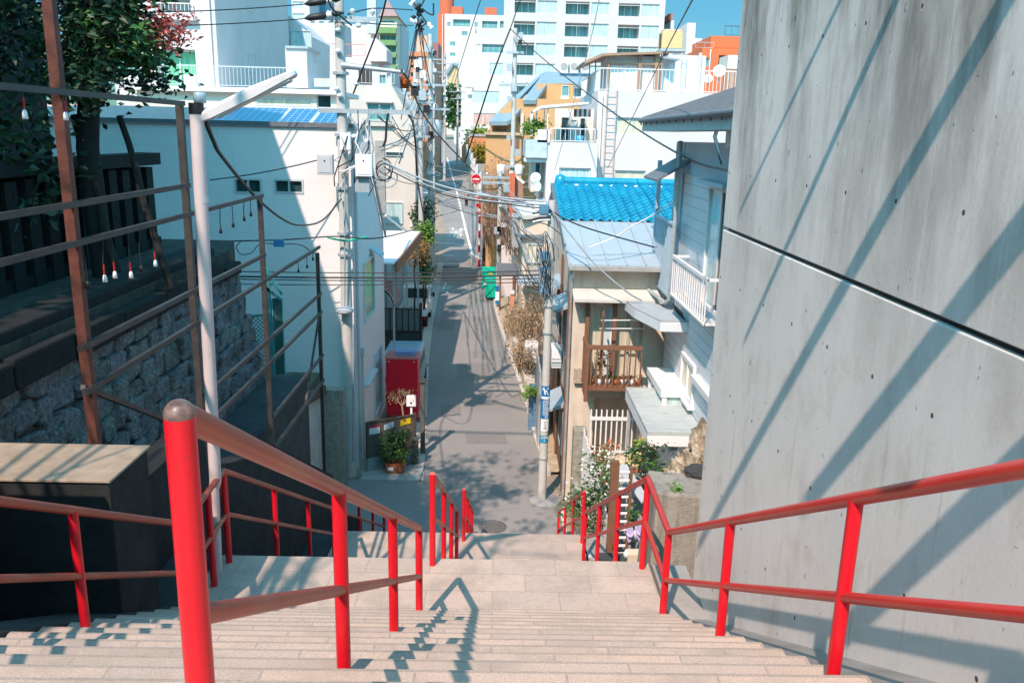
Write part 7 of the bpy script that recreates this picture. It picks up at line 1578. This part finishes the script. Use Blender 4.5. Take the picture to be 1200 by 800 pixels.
# ---- wires
def W(label, pts, r=.014, m='cable', s=0., group='overhead cables', cat='cable', n=16):
    if len(pts) == 2: pts = sag(pts[0], pts[1], s, n)
    else:
        P = [Vector(p) for p in pts]; out = []
        for i in range(len(P)-1):
            p0 = P[max(0, i-1)]; p1 = P[i]; p2_ = P[i+1]; p3 = P[min(len(P)-1, i+2)]
            for k in range(6):
                t = k/6; out.append(.5*((2*p1)+(p2_-p0)*t+(2*p0-5*p1+4*p2_-p3)*t*t+(-p0+3*p1-3*p2_+p3)*t**3))
        pts = out+[P[-1]]
    mb = MB(); mb.tube(pts, r, 6); return one('overhead_cable', mb, MT[m], label, cat, group)
q = PX(858, 201, 3.45); top6 = PY(598, 34, 49.8)
W('thick black cable running from the central pole top down right to the blue house eave', [top6, PY(640, 72, 42), PY(720, 133, 28), PY(800, 183, 19), q], .022)
W('thick black cable dropping from the central pole top down left over the street', [top6, PY(575, 95, 50), PY(545, 190, 56)], .045)
W('black cable rising from the central pole top out of the upper edge', [PY(617, -20, 42), top6], .03)
W('thin black wire crossing the sky from the upper edge above the grey white apartments', [PY(570, -20, 30), PY(548, 48, 38), PY(520, 140, 70)], .018)
W('thin black wire from the upper right edge down to the white house ladder', [PY(822, -20, 10), PY(770, 80, 22), PY(712, 197, 36.6)], .013)
W('thin grey wire dropping across the big apartment block front', [PY(706, -20, 25), PY(690, 55, 30), PY(650, 200, 33)], .012, 'pale cable')
W('thick twisted black service cable looping from the lamp post to the crowded pole', [PY(241, 142, 7.35), PY(250, 165, 7.7), PY(262, 186, 8.3), PY(300, 231, 11.5), PY(330, 256, 14.5), PY(352, 264, 17), PY(378, 258, 20), PY(400, 233, 21.7)], .02)
W('thin black wire from behind the lamp post up to the left grey box', [PY(246, 211, 20), PY(371, 188, 21.6)], .016, s=.05)
W('black cable with a small blue splice box crossing the shaded white house wall', [PY(246, 283, 20.5), PY(330, 281, 21), PY(392, 277, 21.5), PY(450, 278, 22), PY(500, 264, 40)], .018)
c = PY(327, 285, 20.95); mb = MB(); mb.box(c.x-.13, c.x+.13, 20.9, 21.0, c.z-.09, c.z+.09); one('splice_box', mb, mat('splice blue', (.05, .24, .46), rough=.5), 'small blue splice box hanging on a cable before the shaded white wall', 'box', bevel=.01)
W('slack black loop hanging under the cable with the blue splice box', [PY(282, 283, 20.5), PY(277, 290, 20.5), PY(283, 298, 20.5), PY(295, 296, 20.5), PY(305, 286, 20.8), PY(327, 286, 20.95), PY(352, 287, 21), PY(366, 296, 21.2), PY(372, 297, 21.2)], .012)
W('green sheathed cable guard clamped across the crowded pole', [PY(384, 278, 21.6), PY(396, 281, 21.55), PY(408, 282, 21.5), PY(422, 279, 21.6), PY(430, 278, 21.7)], .03, 'emerald plastic')
for y0, y1, r, lab in ((316, 317, .013, 'uppermost of the level wires crossing the street to the telecom pole'), (322, 322, .022, 'thickest of the level wires crossing the street to the telecom pole'), (325, 326, .014, 'black wire close under the thickest level wire across the street'), (331, 330, .012, 'lowest of the level wires crossing the street to the telecom pole')):
    W(lab, [PY(240, y0+1, 20.9), PY(635, y1, 20.4)], r, s=.06)
W('heavy pale cable from the crowded pole across the street to the telecom pole top', [PY(449, 189, 21.6), PY(500, 212, 21.2), PY(560, 228, 20.8), PY(637, 236, 20.4)], .026, 'pale cable')
W('pale cable just under the heavy one from the crowded pole to the telecom pole', [PY(452, 192, 21.6), PY(500, 217, 21.2), PY(560, 234, 20.8), PY(637, 240, 20.4)], .018, 'pale cable')
W('black cable between the crowded pole and the telecom pole, lowest of three', [PY(450, 196, 21.6), PY(520, 228, 21), PY(600, 240, 20.6), PY(637, 244, 20.4)], .016)
W('short thick pale cable end drooping left of the telecom pole top', [PY(560, 226, 21), PY(590, 234, 20.8), PY(626, 240, 20.5)], .03, 'pale cable')
W('pale cable from the telecom pole top over the metal roof to the brown balcony', [PY(638, 234, 20.4), PY(665, 270, 20.0), PY(700, 312, 19.6), PY(735, 342, 19.5), PY(752, 352, 19.6)], .02, 'pale cable')
W('dark cable from the telecom pole over the metal roof to the slatted screen', [PY(640, 243, 20.4), PY(665, 258, 20.0), PY(700, 271, 19.8), PX(768, 290, 3.98)], .018)
W('white rope slanting over the blue tiles to the slatted screen post', [PY(690, 290, 20.6), PY(720, 278, 20.5), PY(742, 264, 20.3), PY(765, 252, 20.1), PX(790, 235, 4.0)], .016, 'white plastic')
W('heavy black cable from the lamp arm of the crowded pole down over the street', [PY(470, 82, 21.7), PY(480, 97, 22.5), PY(495, 132, 26), PY(520, 165, 34), PY(556, 202, 48)], .03)
W('black cable falling steeply from the upper edge to the crowded pole', [PY(457, -20, 20), PY(445, 28, 20.8), PY(428, 73, 21.5), PY(414, 110, 21.7)], .022)
W('upper black wire from the left edge to the upper sleeved insulator', [PY(150, 15, 19), PY(358, 5, 21.5)], .014, s=.04)
W('lower black wire from the left edge to the lower sleeved insulator', [PY(150, 31, 19), PY(358, 22, 21.5)], .014, s=.04)
W('black wire from the crowded pole top to the hanging insulator cluster, upper', [PY(408, 17, 21.8), PY(440, 10, 26), PY(484, 12, 34)], .022)
W('black wire from the crowded pole top to the hanging insulator cluster, lower', [PY(408, 25, 21.8), PY(450, 29, 27), PY(484, 30, 34)], .018)
W('black wire slanting from the crowded pole top right edge to the upper edge', [PY(412, 30, 21.8), PY(388, 8, 21), PY(380, -20, 20.5)], .02)
W('black cable drooping from the lamp arm beside the beige concrete building', [PY(455, 133, 21.7), PY(453, 145, 21.7), PY(452, 163, 21.7), PY(449, 172, 21.7)], .03)
W('black cable arching from the crossarm end down beside the street poles', [PY(478, 134, 21.8), PY(484, 145, 21.8), PY(487, 170, 22), PY(490, 215, 24), PY(498, 262, 40)], .026)
# insulator cluster hanging over the street
ic = thing('insulator_cluster', 'cluster of black and white insulators hanging over the street at the top edge', 'insulators', PY(491, 36, 34))
rg = random.Random(4)
for k in range(10):
    c = PY(490+rg.uniform(-7, 12), rg.uniform(-6, 34), 34+rg.uniform(-.2, .2)); e = c+Vector((rg.uniform(-.3, .3), 0, rg.uniform(-.3, .3)))
    MB().tube([c, c.lerp(e, .3), c.lerp(e, .6), e], [.05, .12, .06, .1], 8).build('insulator', MT['cable' if k % 3 else 'white plastic'], ic)
for a_, b_ in (((478, -10), (492, 14)), ((502, -10), (489, 14)), ((492, 14), (487, 34)), ((492, 14), (500, 26)), ((500, 26), (487, 36)), ((495, 10), (508, 18)), ((508, 18), (508, 4))):
    MB().tube(sag(PY(*a_, 34), PY(*b_, 34), .05, 5), .03, 6).build('link', MT['cable'], ic)
for i, (x, y, Y) in enumerate(((476, 85, 44), (470, 140, 40), (483, 74, 50), (497, 80, 55), (507, 112, 52), (519, 100, 100), (500, 95, 60))):
    W('fine black wire fanning down from the hanging insulator cluster', [PY(487+i*1.3, 36, 34), PY(x, y, Y)], .022, s=.05, group='fan of fine wires')
rg = random.Random(11)
for i in range(16):
    W('thin wire in the tangle strung along the left street poles', [PY(rg.uniform(440, 484), rg.uniform(120, 210), 21.8+rg.uniform(0, 10)), PY(rg.uniform(487, 508), rg.uniform(95, 215), rg.uniform(44, 55))], rg.uniform(.014, .022), rg.choice(('cable', 'pale cable')), .25, 'tangle along the street poles')
for i in range(14):
    W('thin wire strung far up the climbing street between the distant poles', [PY(rg.uniform(486, 508), rg.uniform(80, 210), rg.uniform(44, 55)), PY(rg.uniform(507, 538), rg.uniform(66, 125), rg.uniform(95, 140))], rg.uniform(.02, .032), rg.choice(('cable', 'pale cable')), .4, 'wires up the street')
for i in range(12):
    W('thin wire crossing the street between the left poles and the poles on the right', [PY(rg.uniform(490, 507), rg.uniform(185, 270), rg.uniform(44, 52)), PY(rg.uniform(580, 640), rg.uniform(195, 262), rg.choice((44.7, 49.8, 44.7)))], rg.uniform(.014, .02), rg.choice(('pale cable', 'pale cable', 'cable')), .3, 'wires over the crossing')
for i in range(9):
    W('thin wire running between the telecom poles on the right of the street', [PY(636+rg.uniform(-2, 2), rg.uniform(238, 345), 20.4), PY(583+rg.uniform(-4, 6), rg.uniform(203, 262), 44.7)], rg.uniform(.012, .018), rg.choice(('pale cable', 'cable', 'pale cable')), .25, 'wires between the telecom poles')
for i in range(5):
    W('thin wire from the telecom pole to the small beige house', [PY(636, rg.uniform(300, 345), 20.4), PY(rg.uniform(604, 622), rg.uniform(290, 335), 31)], .013, 'cable', .2, 'wires to the small house')
W('thin black wire from the small beige house eave across to the metal roof', [PY(600, 255, 31), PY(637, 262, 20.4), PY(657, 275, 20.2)], .012)
# ================================================================ LIGHT, SKY, CAMERA
sd = Vector((.27, .70, -.83)).normalized()
W = bpy.data.worlds.new('World'); S.world = W; W.use_nodes = True; nt = W.node_tree
bg = nt.nodes['Background']; sky = nt.nodes.new('ShaderNodeTexSky'); sky.sky_type = 'NISHITA'; sky.sun_disc = False
sky.sun_elevation = math.asin(-sd.z); sky.sun_rotation = math.atan2(-sd.x, -sd.y); sky.air_density = 1.0; sky.dust_density = .5; sky.ozone_density = 6.0; sky.altitude = 20
# the sky of the photograph is a clear cyan: the sky texture, tinted, and deeper towards the horizon
tc_ = nt.nodes.new('ShaderNodeTexCoord'); sp3 = nt.nodes.new('ShaderNodeSeparateXYZ'); nt.links.new(tc_.outputs['Generated'], sp3.inputs[0])
rp_ = nt.nodes.new('ShaderNodeValToRGB'); nt.links.new(sp3.outputs[2], rp_.inputs['Fac']); e_ = rp_.color_ramp.elements
e_[0].position = 0; e_[0].color = (.15, .25, .245, 1); e_[1].position = .95; e_[1].color = (.78, 1.22, 1.0, 1)
y_ = e_.new(.36); y_.color = (.54, 1.86, 1.44, 1)
x_ = e_.new(.16); x_.color = (.16, .32, .32, 1)
mx_ = nt.nodes.new('ShaderNodeMix'); mx_.data_type = 'RGBA'; mx_.blend_type = 'MULTIPLY'; mx_.inputs[0].default_value = 1
nt.links.new(sky.outputs['Color'], mx_.inputs[6]); nt.links.new(rp_.outputs['Color'], mx_.inputs[7])
nt.links.new(mx_.outputs[2], bg.inputs['Color']); bg.inputs['Strength'].default_value = .15
su = bpy.data.lights.new('sun', 'SUN'); su.energy = 2.55; su.angle = R(.53); su.color = (1., .76, .645)
so = bpy.data.objects.new('sun', su); COL.objects.link(so); so.location = (-20, -40, 60); so.rotation_euler = sd.to_track_quat('-Z', 'Y').to_euler()
cam = bpy.data.cameras.new('camera'); co = bpy.data.objects.new('camera', cam); COL.objects.link(co)
cam.sensor_fit = 'HORIZONTAL'; cam.sensor_width = 36; cam.lens = 36*F/1200; cam.clip_end = 4000; cam.clip_start = .05
# camera axes in world: right, up, back  (RT/FW/DN hold world axes seen from the camera)
r_ = Vector((RT[0], FW[0], -DN[0])); d_ = Vector((RT[1], FW[1], -DN[1])); f_ = Vector((RT[2], FW[2], -DN[2]))
M = Matrix((( r_.x, -d_.x, -f_.x, 0), (r_.y, -d_.y, -f_.y, 0), (r_.z, -d_.z, -f_.z, HC), (0, 0, 0, 1)))
co.matrix_world = M; S.camera = co
S.render.resolution_x, S.render.resolution_y = 1024, 682
vs = S.view_settings; S.display_settings.display_device = 'sRGB'; vs.view_transform = 'Standard'; vs.look = 'None'; vs.gamma = 1; vs.use_curve_mapping = False; vs.exposure = EXPO
